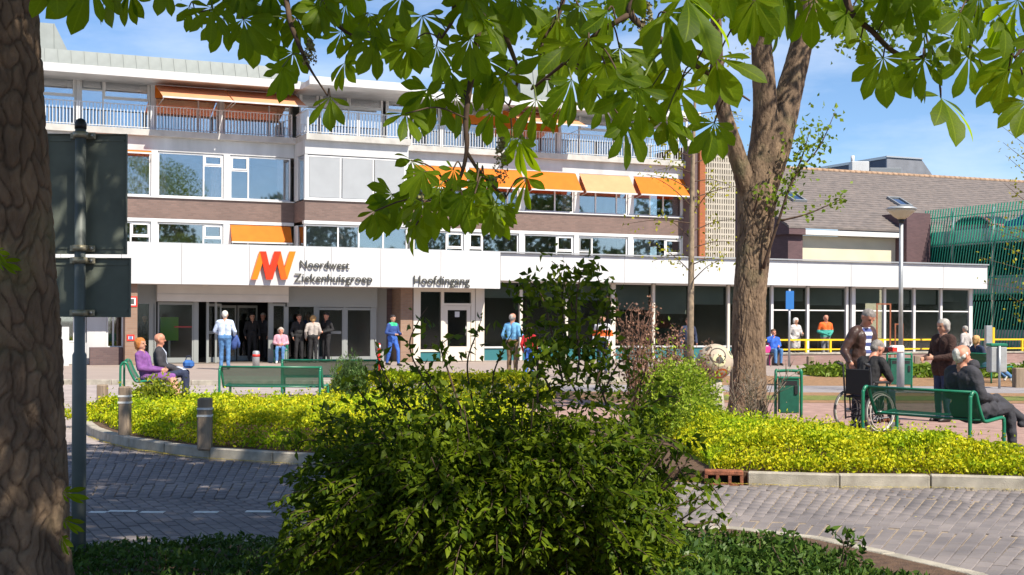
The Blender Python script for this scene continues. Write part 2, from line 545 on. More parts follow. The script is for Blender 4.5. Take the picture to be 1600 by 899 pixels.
# near verge
N_px = [(-200, 872), (90, 868), (300, 862), (560, 856), (800, 846), (1000, 838), (1130, 836), (1230, 844), (1300, 857), (1400, 880), (1480, 900), (1600, 938)]
N_pts = [G(px, py, ZR) for px, py in N_px] + [Vector((3.1, 5.0, ZR)), Vector((3.2, 1.0, ZR))]
N_line = smooth_path(N_pts, 8)
verge = off_line(N_line, -.07) + [(3.2, -12), (-14, -12), (-14, N_line[0].y)]
sheet('near_verge', verge, ZV, M_soil, thick=0.12)

# the road bed and the far, unresolved part of the road
road_bed = sheet('road', [(-40, -12), (40, -12), (40, 37), (-40, 37)], ZR - 0.012, M_sand)
sheet('back_road', [(-40, 17.6), (-3.6, 17.9), (-3.4, 36), (-40, 36)], ZR - 0.002, M_road2)
sheet('side_road', [(5.2, -12), (40, -12), (40, 30), (10.5, 30), (10.5, 12), (5.2, 7.9)], ZR - 0.003, M_road2)

# forecourt in front of the hospital, and what lies between it and the island
fore = [(-60, 33.4), (-8.6, 33.4), (-2.2, 33.6), (3.6, 36.5), (14, 36.0), (46, 36), (60, 80), (-60, 80)]
sheet('forecourt', fore, 0.0, M_fore, thick=0.15)
sheet('plaza_paving', [(-6.6, 21.3), (0.5, 21.0), (2.6, 19.8), (4.6, 17.6), (7.2, 15.2), (16, 14.2), (16, 26.0), (3, 25.6), (-1.8, 27.3), (-6.3, 27.1)], 0.006, M_pink)
sheet('litter_strip', [(1.6, 25.4), (16, 25.8), (16, 29.3), (1.0, 29.0)], 0.011, M_mulch)
sheet('lawn_strip', [(2.6, 26.2), (16, 26.6), (16, 28.0), (2.2, 27.8)], 0.015, M_grass)
sheet('garden_path', [(-3, 29.2), (16.5, 29.0), (30, 29.0), (30, 32.2), (3, 32.2), (-2.6, 31.6)], 0.004, M_path, thick=0.15)
sheet('leaf_litter_bed', [(3, 32.2), (30, 32.2), (30, 38), (3.4, 37.4)], 0.008, M_mulch, thick=0.15)

# ---- kerb stones
def place_stones(line, name_parent, label, ztop, zbot, w, inward, length=1.0, gap=0.012, skip=None):
    root = bpy.data.objects.new(name_parent, None); COL.objects.link(root); tag(root, label, kind='structure')
    me_cache = {}
    cum = [0.0]
    for i in range(1, len(line)): cum.append(cum[-1] + (line[i] - line[i - 1]).length)
    def pos(s):
        for i in range(1, len(line)):
            if cum[i] >= s:
                t = (s - cum[i - 1]) / max(cum[i] - cum[i - 1], 1e-9)
                return line[i - 1].lerp(line[i], t)
        return line[-1].copy()
    s = 0.0
    while s + length < cum[-1]:
        a, b = pos(s), pos(s + length)
        c = (a + b) / 2; d = b - a; ang = math.atan2(d.y, d.x)
        if not (skip and skip(c)):
            L = d.length - gap; key = round(L, 2)
            if key not in me_cache:
                me_cache[key] = MB(M_concrete).bbox(-key / 2, key / 2, 0, w * inward, zbot, ztop, 0.012 * (1 if inward > 0 else 1)).mesh('kerb_stone') if inward > 0 else \
                    MB(M_concrete).bbox(-key / 2, key / 2, -w, 0, zbot, ztop, 0.012).mesh('kerb_stone')
            o = link('kerb_stone', me_cache[key], root, loc=(c.x, c.y, random.uniform(-0.004, 0.004)), rot=(0, 0, ang + random.uniform(-0.004, 0.004)))
        s += length
    return root
DRAIN = G(1131, 757, ZR)
place_stones(K_line, 'island_kerb', 'row of concrete kerb stones along the planted island', 0.012, ZR - 0.03, 0.13, 1, 0.93,
             skip=lambda c: abs(c.x - DRAIN.x) < 0.42 and abs(c.y - DRAIN.y) < 0.5)
place_stones(N_line, 'verge_kerb', 'low kerb stones along the near verge', -0.042, ZR - 0.03, 0.13, -1, 0.8)
fk = [Vector((x, y, 0)) for x, y in [(-30, 33.38), (-8.6, 33.38), (-2.2, 33.58), (3.6, 36.48)]]
place_stones(fk, 'forecourt_kerb', 'concrete kerb stones along the edge of the forecourt', 0.008, ZR - 0.02, 0.14, 1, 1.0)

# ---- pavers
def paver_mesh():
    x, y, c = 0.0985, 0.0485, 0.005
    vs = [(-x, -y, -0.03), (x, -y, -0.03), (x, y, -0.03), (-x, y, -0.03),
          (-x, -y, -c), (x, -y, -c), (x, y, -c), (-x, y, -c),
          (-x + c, -y + c, 0), (x - c, -y + c, 0), (x - c, y - c, 0), (-x + c, y - c, 0)]
    fc = [(8, 9, 10, 11)]
    for i in range(4):
        j = (i + 1) % 4
        fc += [(i, j, 4 + j, 4 + i), (4 + i, 4 + j, 8 + j, 8 + i)]
    return vs, fc
pv_v, pv_f = paver_mesh()
def make_pavers():
    pts = []     # x, y, angle of long axis
    cx, cy0 = -1.1, 0.8
    r = 6.9
    band = 0
    while r < 20.5:
        rm = r + 0.31 * 3.3
        dth = 0.1035 / (r + 1.0)
        a = -0.75
        i = 0
        while a < 0.75:
            nrow = 10
            for k in range(nrow):
                rr = r + (k + 0.5 + (0.5 if i % 2 else 0)) * 0.2065
                pts.append((cx + rr * math.sin(a), cy0 + rr * math.cos(a), math.pi / 2 - a, 0))
            a += dth; i += 1
        r += 10 * 0.2065
    pts = np.array(pts)
    # bricks laid another way in the lay-by near the verge
    lay = []
    an = R(-26)
    ux, uy = math.sin(an), math.cos(an)
    for i in range(-110, 130):
        for k in range(-40, 60):
            u = (k + (0.5 if i % 2 else 0)) * 0.2065; v = i * 0.1035
            x = -3 + ux * u + uy * v; y = 11 + uy * u - ux * v
            lay.append((x, y, math.pi / 2 - an, 1))
    lay = np.array(lay)
    lb = lambda x: 12.75 - 0.11 * (x + 4)
    inl = lambda P: (P[:, 1] < lb(P[:, 0])) & (P[:, 0] < 0.3)
    pts = np.concatenate([pts[~inl(pts)], lay[inl(lay)]])
    isl = [(p.x, p.y) for p in K_line] + [(16, 40), (-7.6, 40)]
    ver = [(p.x, p.y) for p in N_line] + [(3.2, -12), (-14, -12), (-14, N_line[0].y)]
    keep = ~inside(isl, pts[:, 0], pts[:, 1]) & ~inside(ver, pts[:, 0], pts[:, 1])
    keep &= (edge_dist([(p.x, p.y) for p in K_line], pts[:, 0], pts[:, 1]) > 0.06)
    keep &= (pts[:, 1] < 17.85) & (pts[:, 1] > 6.5) & (pts[:, 0] > -9) & (pts[:, 0] < 6.2)
    return pts[keep]
pv = make_pavers()
# which ones show largest: near, inside the picture, not behind the bush
ppx = 800 + F * pv[:, 0] / pv[:, 1]; ppy = HY + F * (HC - ZR) / pv[:, 1]
vis = (ppx > 1140) & (ppx < 1590) & (ppy < 893)
vis |= (ppx > 150) & (ppx < 440) & (ppy < 838)
order = np.argsort(np.where(vis, pv[:, 1], 1e6))
near_i, rest_i = order[:290], order[290:]
pme = bpy.data.meshes.new('paver'); pme.from_pydata(pv_v, [], pv_f); pme.materials.append(M_paver); pme.update()
for i in near_i:
    x, y, a, _ = pv[i]
    link('paver', pme, road_bed, loc=(x, y, ZR + random.uniform(-0.002, 0.003) + .007 * float(lumps(np.array([x]), np.array([y]), 1.1, 77)[0])), rot=(random.uniform(-.012, .012), random.uniform(-.006, .006), a + random.uniform(-.012, .012)))
def mass_pavers(P):
    n = len(P); bv = np.array(pv_v); bf = np.array(pv_f)
    ca, sa = np.cos(P[:, 2] + rng.normal(0, .008, n)), np.sin(P[:, 2] + rng.normal(0, .008, n))
    V = np.empty((n, 12, 3))
    V[:, :, 0] = P[:, 0, None] + ca[:, None] * bv[:, 0] - sa[:, None] * bv[:, 1]
    V[:, :, 1] = P[:, 1, None] + sa[:, None] * bv[:, 0] + ca[:, None] * bv[:, 1]
    V[:, :, 2] = ZR + bv[:, 2] + (rng.uniform(-.002, .003, n) + .007 * lumps(P[:, 0], P[:, 1], 1.1, 77))[:, None] + rng.normal(0, .010, n)[:, None] * bv[:, 1]
    Q = (bf[None] + 12 * np.arange(n)[:, None, None]).reshape(-1, 4)
    return fast_mesh('paver_field', V.reshape(-1, 3), Q, M_paver)
tag(link('paver_field', mass_pavers(pv[rest_i]), road_bed), kind='stuff')

# white dashes of painted pavers along the lay-by
for px0, px1, yy in [(140, 166, 801), (170, 214, 799.5), (220, 257, 801), (303, 341, 801), (384, 424, 800), (466, 500, 800), (60, 100, 802)]:
    a, b = G(px0, yy, ZR), G(px1, yy, ZR)
    MB(M_white).box(a.x, b.x, a.y - 0.045, a.y + 0.045, ZR + 0.001, ZR + 0.0065).build('road_marking', road_bed)

# rusty kerb inlet
t = thing('kerb_drain', 'rusty cast iron drain inlet set into the island kerb', 'drain', (DRAIN.x, DRAIN.y, 0), -0.12)
M_rust = mat('rust', (0.24, 0.085, 0.045), 0.8, var=0.4, scale=18, bump=0.4, metal=0.2)
M_hole = mat('drain_dark', (0.015, 0.013, 0.012), 0.9)
mb = MB(M_rust)
mb.bbox(-0.20, 0.20, -0.01, 0.16, -0.028, 0.022, 0.008)
mb.bbox(-0.20, 0.20, -0.01, 0.16, -0.15, -0.112, 0.006)
for x in (-0.20, -0.083, 0.043, 0.165): mb.bbox(x, x + 0.035, -0.008, 0.15, -0.113, -0.027, 0.004)
mb.build('casting', t)
MB(M_hole).box(-0.19, 0.19, 0.10, 0.155, -0.118, -0.024).build('chamber', t)

# litter: fallen bud scales and petals along the kerb foot and across the pavers
M_lit = leaf_mat('fallen_petals', (0.35, 0.26, 0.05), (0.65, 0.55, 0.12), trans=.2)
M_lit2 = leaf_mat('fallen_leaves', (0.10, 0.05, 0.02), (0.28, 0.15, 0.05), trans=.1)
def litter(n, line, sd, m, size, name, label):
    A_ = np.array([(p.x, p.y) for p in line if -7 < p.x < 7.5 and p.y < 19]); k = rng.integers(0, len(A_) - 1, n); t_ = rng.uniform(0, 1, (n, 1))
    xy = A_[k] * (1 - t_) + A_[k + 1] * t_; d = A_[k + 1] - A_[k]; nr = unit(np.stack([d[:, 1], -d[:, 0]], 1))
    xy = xy + nr * np.abs(rng.normal(0, sd, (n, 1))) + nr * .012
    a = rng.uniform(0, 6.28, n); s_ = size * rng.uniform(.5, 1.4, n); z = np.full(n, ZR + .012)
    V = np.stack([np.stack([xy[:, 0] + s_ * np.cos(a + q) * w_, xy[:, 1] + s_ * np.sin(a + q) * w_, z + rng.uniform(0, .006, n)], 1) for q, w_ in ((0, 1), (1.57, .5), (3.14, 1), (4.71, .5))], 1).reshape(-1, 3)
    o = link(name, fast_mesh(name, V, np.arange(4 * n).reshape(n, 4), m)); return tag(o, label, kind='stuff')
litter(5200, K_line, .035, M_lit, .008, 'petal_litter', 'yellow petals gathered at the foot of the kerb')
litter(420, K_line, 1.6, M_lit, .010, 'scattered_petals', 'yellow petals scattered over the road pavers')
litter(260, K_line, .9, M_lit2, .020, 'fallen_leaves', 'brown fallen leaves scattered over the road pavers')
# ================================================================== HOSPITAL MAIN BLOCK  (s along the front, d depth, z up)
M_wpaint = mat('white_paint', (0.55, 0.56, 0.58), 0.55, var=0.08, scale=2.0, detail=8, stretch=(1, 1, .25))
M_wall = mat('white_panel', (0.49, 0.50, 0.52), 0.6, var=0.14, scale=1.6, detail=9, stretch=(1, 1, .2))
M_slab = mat('balcony_concrete', (0.44, 0.43, 0.41), 0.85, var=0.15, scale=2.2, bump=0.2, detail=8)
M_frame = mat('window_frame', (0.70, 0.70, 0.71), 0.45)
M_greyframe = mat('grey_frame', (0.22, 0.24, 0.26), 0.45)
M_seam = mat('zinc_cladding', (0.215, 0.24, 0.24), 0.65, var=0.10, scale=1.5, detail=6, metal=0.15)
M_brickband = brick_mat('purple_brick', (0.150, 0.102, 0.092), (0.195, 0.130, 0.115), (0.16, 0.13, 0.12))
M_darkbrick = brick_mat('dark_purple_brick', (0.12, 0.08, 0.085), (0.15, 0.10, 0.10), (0.12, 0.10, 0.10))
M_rustbrick = brick_mat('rust_brick', (0.36, 0.11, 0.04), (0.30, 0.09, 0.03), (0.2, 0.1, 0.06))
M_room = mat('room_interior', (0.55, 0.53, 0.50), 0.9, var=0.25, scale=0.8)
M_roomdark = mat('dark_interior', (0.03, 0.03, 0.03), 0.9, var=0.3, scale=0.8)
M_glass = glass_mat('window_glass', (0.90, 0.92, 0.92), 0.20)
M_glass_sky = glass_mat('window_glass_high', (0.86, 0.90, 0.92), 0.34)
M_glass_g = glass_mat('shop_glass', (0.72, 0.75, 0.73), 0.0, 0.10)
M_glass_g0 = glass_mat('clear_glass', (0.85, 0.88, 0.88), 0.10)
M_blind = mat('closed_blind', (0.31, 0.33, 0.36), 0.7, var=0.04, scale=2)
M_rolldown = mat('roller_blind', (0.48, 0.50, 0.43), 0.85, var=0.08, scale=2)
M_curtain = mat('curtain', (0.70, 0.58, 0.57), 0.9, var=0.15, scale=5)
def awning_mat(name, col, tr):
    m = mat(name, col, 0.8, var=0.06, scale=3)
    n, l = m.node_tree.nodes, m.node_tree.links
    t_ = n.new('ShaderNodeBsdfTranslucent'); t_.inputs['Color'].default_value = (col[0], col[1] * 0.5, col[2] * 0.3, 1)
    mx = n.new('ShaderNodeMixShader'); mx.inputs['Fac'].default_value = tr
    l.new(n['Principled BSDF'].outputs['BSDF'], mx.inputs[1]); l.new(t_.outputs['BSDF'], mx.inputs[2]); l.new(mx.outputs['Shader'], n['Material Output'].inputs['Surface'])
    return m
M_awn = awning_mat('orange_awning', (0.80, 0.235, 0.02), 0.35)
M_awn2 = awning_mat('faded_awning', (0.80, 0.44, 0.235), 0.35)
M_alu = mat('aluminium', (0.55, 0.56, 0.57), 0.4, metal=0.6)

DB = 9.0
hosp = thing('hospital_building', 'long white and brown brick hospital block with orange awnings', 'building', matrix=FRAME.copy())
def S(px, py=300, d=DB): return fs(px, py, d)[0]
ZC = lambda py, px=250, d=DB: fs(px, py, d)[1]
z_roof, z_fat, z_fab = ZC(86.5, d=DB - 1.0), ZC(111, d=DB - 1.0), ZC(122, d=DB - 1.0)
z_w3t, z_rail, z_slabt, z_slabb = ZC(127, d=DB + 0.9), ZC(166, d=DB - .1), ZC(204, d=DB - .1), ZC(214, d=DB - .1)
z_band_b, z_w2t, z_w2b = ZC(232), ZC(236.5), ZC(307.5)
z_brt, z_brb, z_w1t, z_w1b = ZC(309.5), ZC(341.7), ZC(347), ZC(398)
sL, sR = S(-160), S(1076)
sB0, sB1 = S(480, 250, DB - 1.7), S(638, 250, DB - 1.7)     # projecting bay
DBB = DB - 1.7
sJ0 = S(459)

def wallbox(name, m, s0, s1, d0, d1, z0, z1, parent=hosp):
    return MB(m).box(s0, s1, d0, d1, z0, z1).build(name, parent)

# floors / solid bands (left wing and right wing as separate parts of the same block)
for (a, b) in ((sL, sJ0), (sB1 + 0.05, sR)):
    wallbox('white_band', M_wall, a, b, DB - 0.02, DB + 6, z_w2t + 0.0, z_slabb)
    wallbox('balcony_slab', M_slab, a, b, DB - 0.30, DB + 6, z_slabb + 0.003, z_slabt)
    wallbox('brick_band', M_brickband, a, b, DB - 0.03, DB + 6, z_brb, z_brt)
    wallbox('window_sill', M_wpaint, a, b, DB - 0.10, DB + 0.02, z_brt + 0.002, z_w2b - 0.002)
    wallbox('lintel', M_wpaint, a, b, DB - 0.06, DB + 0.2, z_w1t + 0.002, z_brb - 0.002)
    wallbox('base_wall', M_wall, a, b, DB, DB + 6, 0.0, z_w1b)
    wallbox('roof_slab', M_wall, a, b, DB - 0.95, DB + 6.2, z_fab, z_fat - 0.05)
    wallbox('fascia', M_wpaint, a, b, DB - 1.05, DB - 0.95, z_fab - 0.04, z_fat)
# bay
wallbox('white_band', M_wall, sJ0 + .01, sB1, DBB - 0.02, DB + 6, z_w2t, z_slabb)
wallbox('balcony_slab', M_slab, sJ0 + .01, sB1 + 0.02, DBB - 0.25, DB + 6, z_slabb + 0.003, z_slabt)
wallbox('brick_band', M_brickband, sJ0 + .01, sB1, DBB - 0.03, DB + 6, z_brb, z_brt)
wallbox('window_sill', M_wpaint, sJ0 - .03, sB1 + 0.03, DBB - 0.10, DBB + 0.02, z_brt + 0.002, z_w2b - 0.002)
wallbox('lintel', M_wpaint, sJ0 - .03, sB1 + 0.03, DBB - 0.08, DBB + 0.2, z_w1t + 0.002, z_brb - 0.002)
wallbox('roof_slab', M_wall, sJ0 + .01, sB1 + 0.1, DBB - 1.0, DB + 6.2, z_fab - 0.06, z_fat - 0.12)
wallbox('fascia', M_wpaint, sJ0 - 0.1, sB1 + 0.16, DBB - 1.1, DBB - 1.0, z_fab - 0.10, z_fat - 0.06)
wallbox('base_wall', M_wall, sJ0 + .01, sB1, DBB, DB + 6, 0.0, z_w1b)
# bay corner walls
wallbox('corner_pier', M_wpaint, sB1 - 0.12, sB1, DBB, DBB + 0.2, z_w2b, z_w2t - 0.002)
wallbox('corner_pier', M_wpaint, sJ0 + 0.01, sJ0 + 0.13, DBB, DBB + 0.12, z_w2b, z_w2t - 0.002)
wallbox('side_pier', M_wpaint, sJ0 + 0.01, sJ0 + 0.1, DB - 0.5, DB, z_w2b, z_w2t - 0.002)
wallbox('side_pier', M_wpaint, sJ0 + 0.01, sJ0 + 0.1, DB - 0.5, DB, z_w1b, z_w1t)
wallbox('bay_side_wall', M_wall, sB1 - 0.11, sB1 - 0.01, DBB + 0.2, DB + 0.05, z_w1b, z_w2t - 0.004)

# back rooms
wallbox('room_back_wall', M_room, sL, sR, DB + 3.6, DB + 3.7, z_w1b, z_fab)
for px in [120, 236, 353, 465, 637, 722, 808, 900, 986]:
    wallbox('room_partition', M_room, S(px), S(px) + 0.1, DB + 1.3, DB + 3.6, z_w1b, z_w3t)

# roof cladding, panel by panel
def clad(a, b, d, z0, z1, slope, pitch=0.47):
    x = a
    n = int((b - a) / pitch)
    p = (b - a) / n
    me = MB(M_seam)
    me.hexa([(0.006, 0, 0), (p - 0.006, 0, 0), (p - 0.006, 0.05, 0), (0.006, 0.05, 0),
             (0.006, slope, z1 - z0), (p - 0.006, slope, z1 - z0), (p - 0.006, slope + .05, z1 - z0), (0.006, slope + .05, z1 - z0)])
    me.hexa([(-0.012, -0.03, 0), (0.012, -0.03, 0), (0.012, 0.05, 0), (-0.012, 0.05, 0),
             (-0.012, slope - .03, z1 - z0), (0.012, slope - .03, z1 - z0), (0.012, slope + .05, z1 - z0), (-0.012, slope + .05, z1 - z0)])
    m = me.mesh('roof_panel')
    for i in range(n):
        link('roof_panel', m, hosp, loc=(a + i * p, d, z0))
clad(S(-60), S(452), DB - 0.9, z_fat + 0.005, z_roof, 0.35)
clad(sB1 + 1.2, sR, DB + 1.0, z_fat + 0.005, z_roof - 0.1, 0.5, 0.55)
wallbox('roof_core', M_seam, S(-60), S(452), DB - 0.3, DB + 6, z_fat + 0.003, z_roof - 0.02)
wallbox('roof_core', M_seam, S(452) + 0.02, sR, DB + 1.6, DB + 6, z_fat + 0.003, z_roof - 0.14)
# plant rooms on the roof
def plant_room(pxa, pxb, pyt, d, slant, dep=5.0):
    a, zt = fs(pxa, pyt, d); b, _ = fs(pxb, pyt, d)
    z0 = z_roof - 0.3
    mb = MB(M_seam)
    mb.hexa([(a, d, z0), (b + slant, d, z0), (b + slant, d + dep, z0), (a, d + dep, z0), (a, d + .3, zt), (b, d + .3, zt), (b, d + dep, zt), (a, d + dep, zt)])
    n = int((b - a) / 0.5)
    for i in range(n + 1):
        x = a + i * (b - a) / n
        mb.hexa([(x - .015, d - .035, z0), (x + .015, d - .035, z0), (x + .015, d, z0), (x - .015, d, z0), (x - .015, d + .265, zt), (x + .015, d + .265, zt), (x + .015, d + .3, zt), (x - .015, d + .3, zt)])
    return mb.build('plant_room', hosp)
plant_room(-60, 86, 22, DB + 1.0, 0.75)
plant_room(815, 858, 105, DB + 2.0, 0.5)

# windows -------------------------------------------------------------
def window(s0, s1, z0, z1, d, divs=(), transoms=(), fr=0.055, glass=None, fm=None, curtain=0, parent=hosp, blind=None, dark=()):
    """divs: fractions for uprights; transoms: (column, fraction)"""
    glass = glass or M_glass; fm = fm or M_frame
    g = 0.003
    mb = MB(fm)
    mb.box(s0, s1, d - .03, d + .05, z0, z0 + fr); mb.box(s0, s1, d - .03, d + .05, z1 - fr, z1)
    mb.box(s0, s0 + fr, d - .03, d + .05, z0 + fr + g, z1 - fr - g); mb.box(s1 - fr, s1, d - .03, d + .05, z0 + fr + g, z1 - fr - g)
    xs = [s0 + fr] + [s0 + (s1 - s0) * q for q in divs] + [s1 - fr]
    for q in xs[1:-1]: mb.box(q - fr * .5, q + fr * .5, d - .026, d + .046, z0 + fr + g, z1 - fr - g)
    cols = []
    for i in range(len(xs) - 1):
        a = xs[i] + (fr * .5 if i > 0 else 0); b = xs[i + 1] - (fr * .5 if i < len(xs) - 2 else 0)
        zs = [z0 + fr] + sorted(z0 + (z1 - z0) * tq for c, tq in transoms if c == i) + [z1 - fr]
        for zz in zs[1:-1]: mb.box(a + g, b - g, d - .024, d + .044, zz - fr * .5, zz + fr * .5)
        for k in range(len(zs) - 1):
            cols.append((a, b, zs[k] + (fr * .5 if k else 0), zs[k + 1] - (fr * .5 if k < len(zs) - 2 else 0), i, k))
        if len(zs) > 2:      # opening light: a second, heavier sash
            a2, b2 = a + .004, b - .004
            sm = M_greyframe if (i in dark) else fm
            q0, q1 = cols[-1][2] + .004, cols[-1][3] - .004
            mb.use(sm)
            mb.box(a2, a2 + .05, d - .05, d - .032, q0, q1); mb.box(b2 - .05, b2, d - .05, d - .032, q0, q1)
            mb.box(a2 + .053, b2 - .053, d - .05, d - .032, q0, q0 + .05); mb.box(a2 + .053, b2 - .053, d - .05, d - .032, q1 - .05, q1)
            mb.use(fm)
    w = mb.build('window', parent)
    for a, b, c0, c1, i, k in cols:
        MB(glass).box(a - .006, b + .006, d + .004, d + .012, c0 - .006, c1 + .006).build('pane', w)
    if blind: MB(M_blind if blind is True else blind).box(s0 + fr, s1 - fr, d + .10, d + .11, z0 + fr, z1 - fr).build('blind', w)
    for c in ([curtain] if isinstance(curtain, tuple) else (curtain or [])):
        f0, f1 = c
        mbc = MB(M_curtain)
        a, b = s0 + (s1 - s0) * f0, s0 + (s1 - s0) * f1
        n = max(6, int((b - a) / 0.045)); vs = []
        for i in range(n + 1):
            x = a + (b - a) * i / n; y = d + .22 + .035 * math.sin(i * 1.55) + .01 * math.sin(i * .7)
            vs += [(x, y, z0 + .05), (x, y, z1 - .05)]
        mbc.add(vs, [(2 * i, 2 * i + 2, 2 * i + 3, 2 * i + 1) for i in range(n)])
        mbc.build('curtain', w)
    return w

def awning(s0, s1, zt, zb, d, proj, m, arm=True, vz=0.10):
    o = MB(m)
    th = 0.012
    o.hexa([(s0, d - proj, zb), (s1, d - proj, zb), (s1, d, zt), (s0, d, zt), (s0, d - proj, zb + th), (s1, d - proj, zb + th), (s1, d, zt + th), (s0, d, zt + th)])
    w = o.build('awning', hosp)
    MB(M_wpaint).box(s0 - .02, s1 + .02, d - proj - .05, d - proj, zb - .03, zb + .03).build('front_bar', w)
    if vz:
        MB(m).box(s0, s1, d - proj - .012, d - proj - .004, zb - .03 - vz, zb - .033).build('valance', w)
    if arm:
        for x in (s0 + .04, s1 - .04):
            MB(M_alu).tube([(x, d, zt - 0.75 * (zt - zb) - .35), (x, d - proj, zb - .02)], .012, 6).build('arm', w)
    return w

# left wing, second floor (full windows) and first floor; columns between them
pil = [(8, 16), (122, 131), (236, 246), (349, 359)]
pil_s = [(S(a), S(b)) for a, b in pil]
left_cols = [(S(-100), pil_s[0][0])] + [(pil_s[i][1], pil_s[i + 1][0]) for i in range(3)] + [(pil_s[3][1], sJ0 - 0.02)]
for a, b in pil_s:
    wallbox('pilaster', M_wpaint, a, b, DB - .05, DB + .3, z_w1b, z_w1t)
    wallbox('pilaster', M_wpaint, a, b, DB - .05, DB + .3, z_w2b + 0.003, z_w2t - 0.003)
for i, (a, b) in enumerate(left_cols):
    g = .012
    if i == 4:
        window(a + g, b - .12, z_w2b + .01, z_w2t - .02, DB + .06, divs=(.30,), transoms=((0, .66),), curtain=[(.80, .99)])
    elif i == 3:
        window(a + g, b - g, z_w2b + .01, z_w2t - .02, DB + .06, divs=(.70,), transoms=((1, .74),), curtain=[(.0, .14), (.83, 1.0)])
    else:
        window(a + g, b - g, z_w2b + .01, z_w2t - .02, DB + .06, divs=(.62,), curtain=[(.6, .98)])
    if i == 4:
        window(a + g, b - .12, z_w1b + .01, z_w1t - .02, DB + .06, divs=(.3,))
        awning(a + .02, b - .12, z_w1t - .04, z_w1b + .55, DB - .04, .35, M_awn, vz=0)
    else:
        window(a + g, b - g, z_w1b + .01, z_w1t - .02, DB + .06, divs=(.70,), transoms=((1, .55),), curtain=[(.02, .6)] if i == 2 else 0)
# a short awning over the window behind the road sign
awning(left_cols[2][0] + .02, left_cols[2][1] - .02, z_w2t - .03, z_w2t - .16, DB - .04, .4, M_awn, vz=.0)

# bay windows
dw = (sB1 - 0.12 - (sJ0 + .13))
window(sJ0 + .13, sB1 - .12, z_w2b + .01, z_w2t - .03, DBB + .05, divs=(.333, .667), glass=M_glass_g0, fr=.06)
for q in range(3):
    MB(M_blind).box(sJ0 + .20 + q * (dw - .02) / 3, sJ0 + .13 + (q + 1) * (dw - .02) / 3 - .03, DBB + .006, DBB + .016, z_w2b + .08, z_w2t - .10).build('sun_screen', hosp)
window(sJ0 + .02, sB1 - .02, z_w1b + .01, z_w1t - .02, DBB + .05, divs=(.32, .52, .76), blind=M_blind, fr=.06)
# narrow glazing of the bay's side
sw = MB(M_frame)
for zz0, zz1 in ((z_w2b + .01, z_w2t - .03), (z_w1b, z_w1t - .02)):
    sw.box(sJ0 + .02, sJ0 + .08, DBB + .12, DBB + .2, zz0, zz1); sw.box(sJ0 + .02, sJ0 + .08, DB - .58, DB - .5, zz0, zz1)
sw.build('side_window', hosp)
for zz0, zz1 in ((z_w2b + .01, z_w2t - .03), (z_w1b, z_w1t - .02)):
    MB(M_glass_sky).box(sJ0 + .04, sJ0 + .05, DBB + .2, DB - .58, zz0, zz1).build('side_pane', hosp)

# right wing
rp = [(640, 646), (725, 732), (811, 819), (897, 904), (981, 989), (1066, 1074)]
rp_s = [(S(a), S(b)) for a, b in rp]
for a, b in rp_s:
    wallbox('pilaster', M_wpaint, a, b, DB - .05, DB + .3, z_w1b, z_w1t)
    wallbox('pilaster', M_wpaint, a, b, DB - .05, DB + .3, z_w2b + 0.003, z_w2t - 0.003)
for i in range(5):
    a, b = rp_s[i][1] + .012, rp_s[i + 1][0] - .012
    window(a, b, z_w2b + .01, z_w2t - .02, DB + .06, divs=(.35, .78) if i % 2 else (.62,), curtain=[(.80, .99)] if i != 3 else [(.86, .99)])
    left = i in (1, 3)
    window(a, b, z_w1b + .01, z_w1t - .02, DB + .06, divs=(.28,) if left else (.66,), transoms=((0, .45),) if left else ((1, .45),), dark=(0,) if i == 3 else ())
    awning(a + .01, b + .06, z_w2t - .03, z_w2t - .03 - (0.86 if i != 0 else 0.95), DB - .05, .70 if i else .35, M_awn2 if i == 3 else M_awn, vz=.0)

# third floor: set-back glazing, balcony rail
D3 = DB + 0.9
p3L = [-100, 8, 122, 238, 345, 457]
def S3(px): return fs(px, 160, D3)[0]
for i in range(5):
    a, b = S3(p3L[i]) + .09, S3(p3L[i + 1]) - .09
    if i >= 3: window(a, b, z_slabt + .02, z_w3t, D3, divs=(.68,), transoms=((0, .72), (1, .72)), glass=M_glass_sky, curtain=[(.0, .1)])
    else: window(a, b, z_slabt + .02, z_w3t, D3, divs=(.32,), transoms=((0, .74), (1, .60)), glass=M_glass_sky, dark=(0,), curtain=[(.86, .99)])
for px in p3L[:-1]:
    wallbox('post', M_wpaint, S3(px) - .08, S3(px) + .08, D3 - .12, D3 + .1, z_slabt, z_fab)
p3B = [(468, 498), (500, 598), (603, 640)]
for k, (a, b) in enumerate(p3B):
    A, B = fs(a, 160, DB + .2)[0], fs(b, 160, DB + .2)[0]
    window(A, B, z_slabt + .02, z_w3t - .05, DB + .2, divs=(.45,) if k == 1 else (), transoms=((0, .7), (1, .7)) if k == 1 else ((0, .7),), glass=M_glass_sky, dark=())
p3R = [642, 690, 782, 873, 962, 1050, 1076]
for i in range(6):
    a, b = S3(p3R[i]) + .07, S3(p3R[i + 1]) - .07
    window(a, b, z_slabt + .02, z_w3t, D3, divs=(.35,), transoms=((1, .62),), glass=M_glass_sky if i > 2 else M_glass, curtain=[(.7, .98)] if i < 3 else 0)
    wallbox('post', M_wpaint, S3(p3R[i + 1]) - .06, S3(p3R[i + 1]) + .06, D3 - .12, D3 + .1, z_slabt, z_fab)
for a, b in ((240, 346), (348, 457)):
    awning(S3(a), S3(b), z_fab - .05, z_fab - .80, D3 - .45, 1.95, M_awn2, vz=.0)
    MB(M_awn).box(S3(a), S3(b), D3 - .1, D3 - .08, z_w3t - .70, z_w3t - .15).build('inner_blind', hosp)
awning(S3(783), S3(880), z_fab - .05, z_fab - .80, D3 - .45, 1.95, M_awn2, vz=.0)
MB(M_awn).box(S3(783), S3(872), D3 - .1, D3 - .08, z_w3t - 1.0, z_w3t - .2).build('inner_blind', hosp)
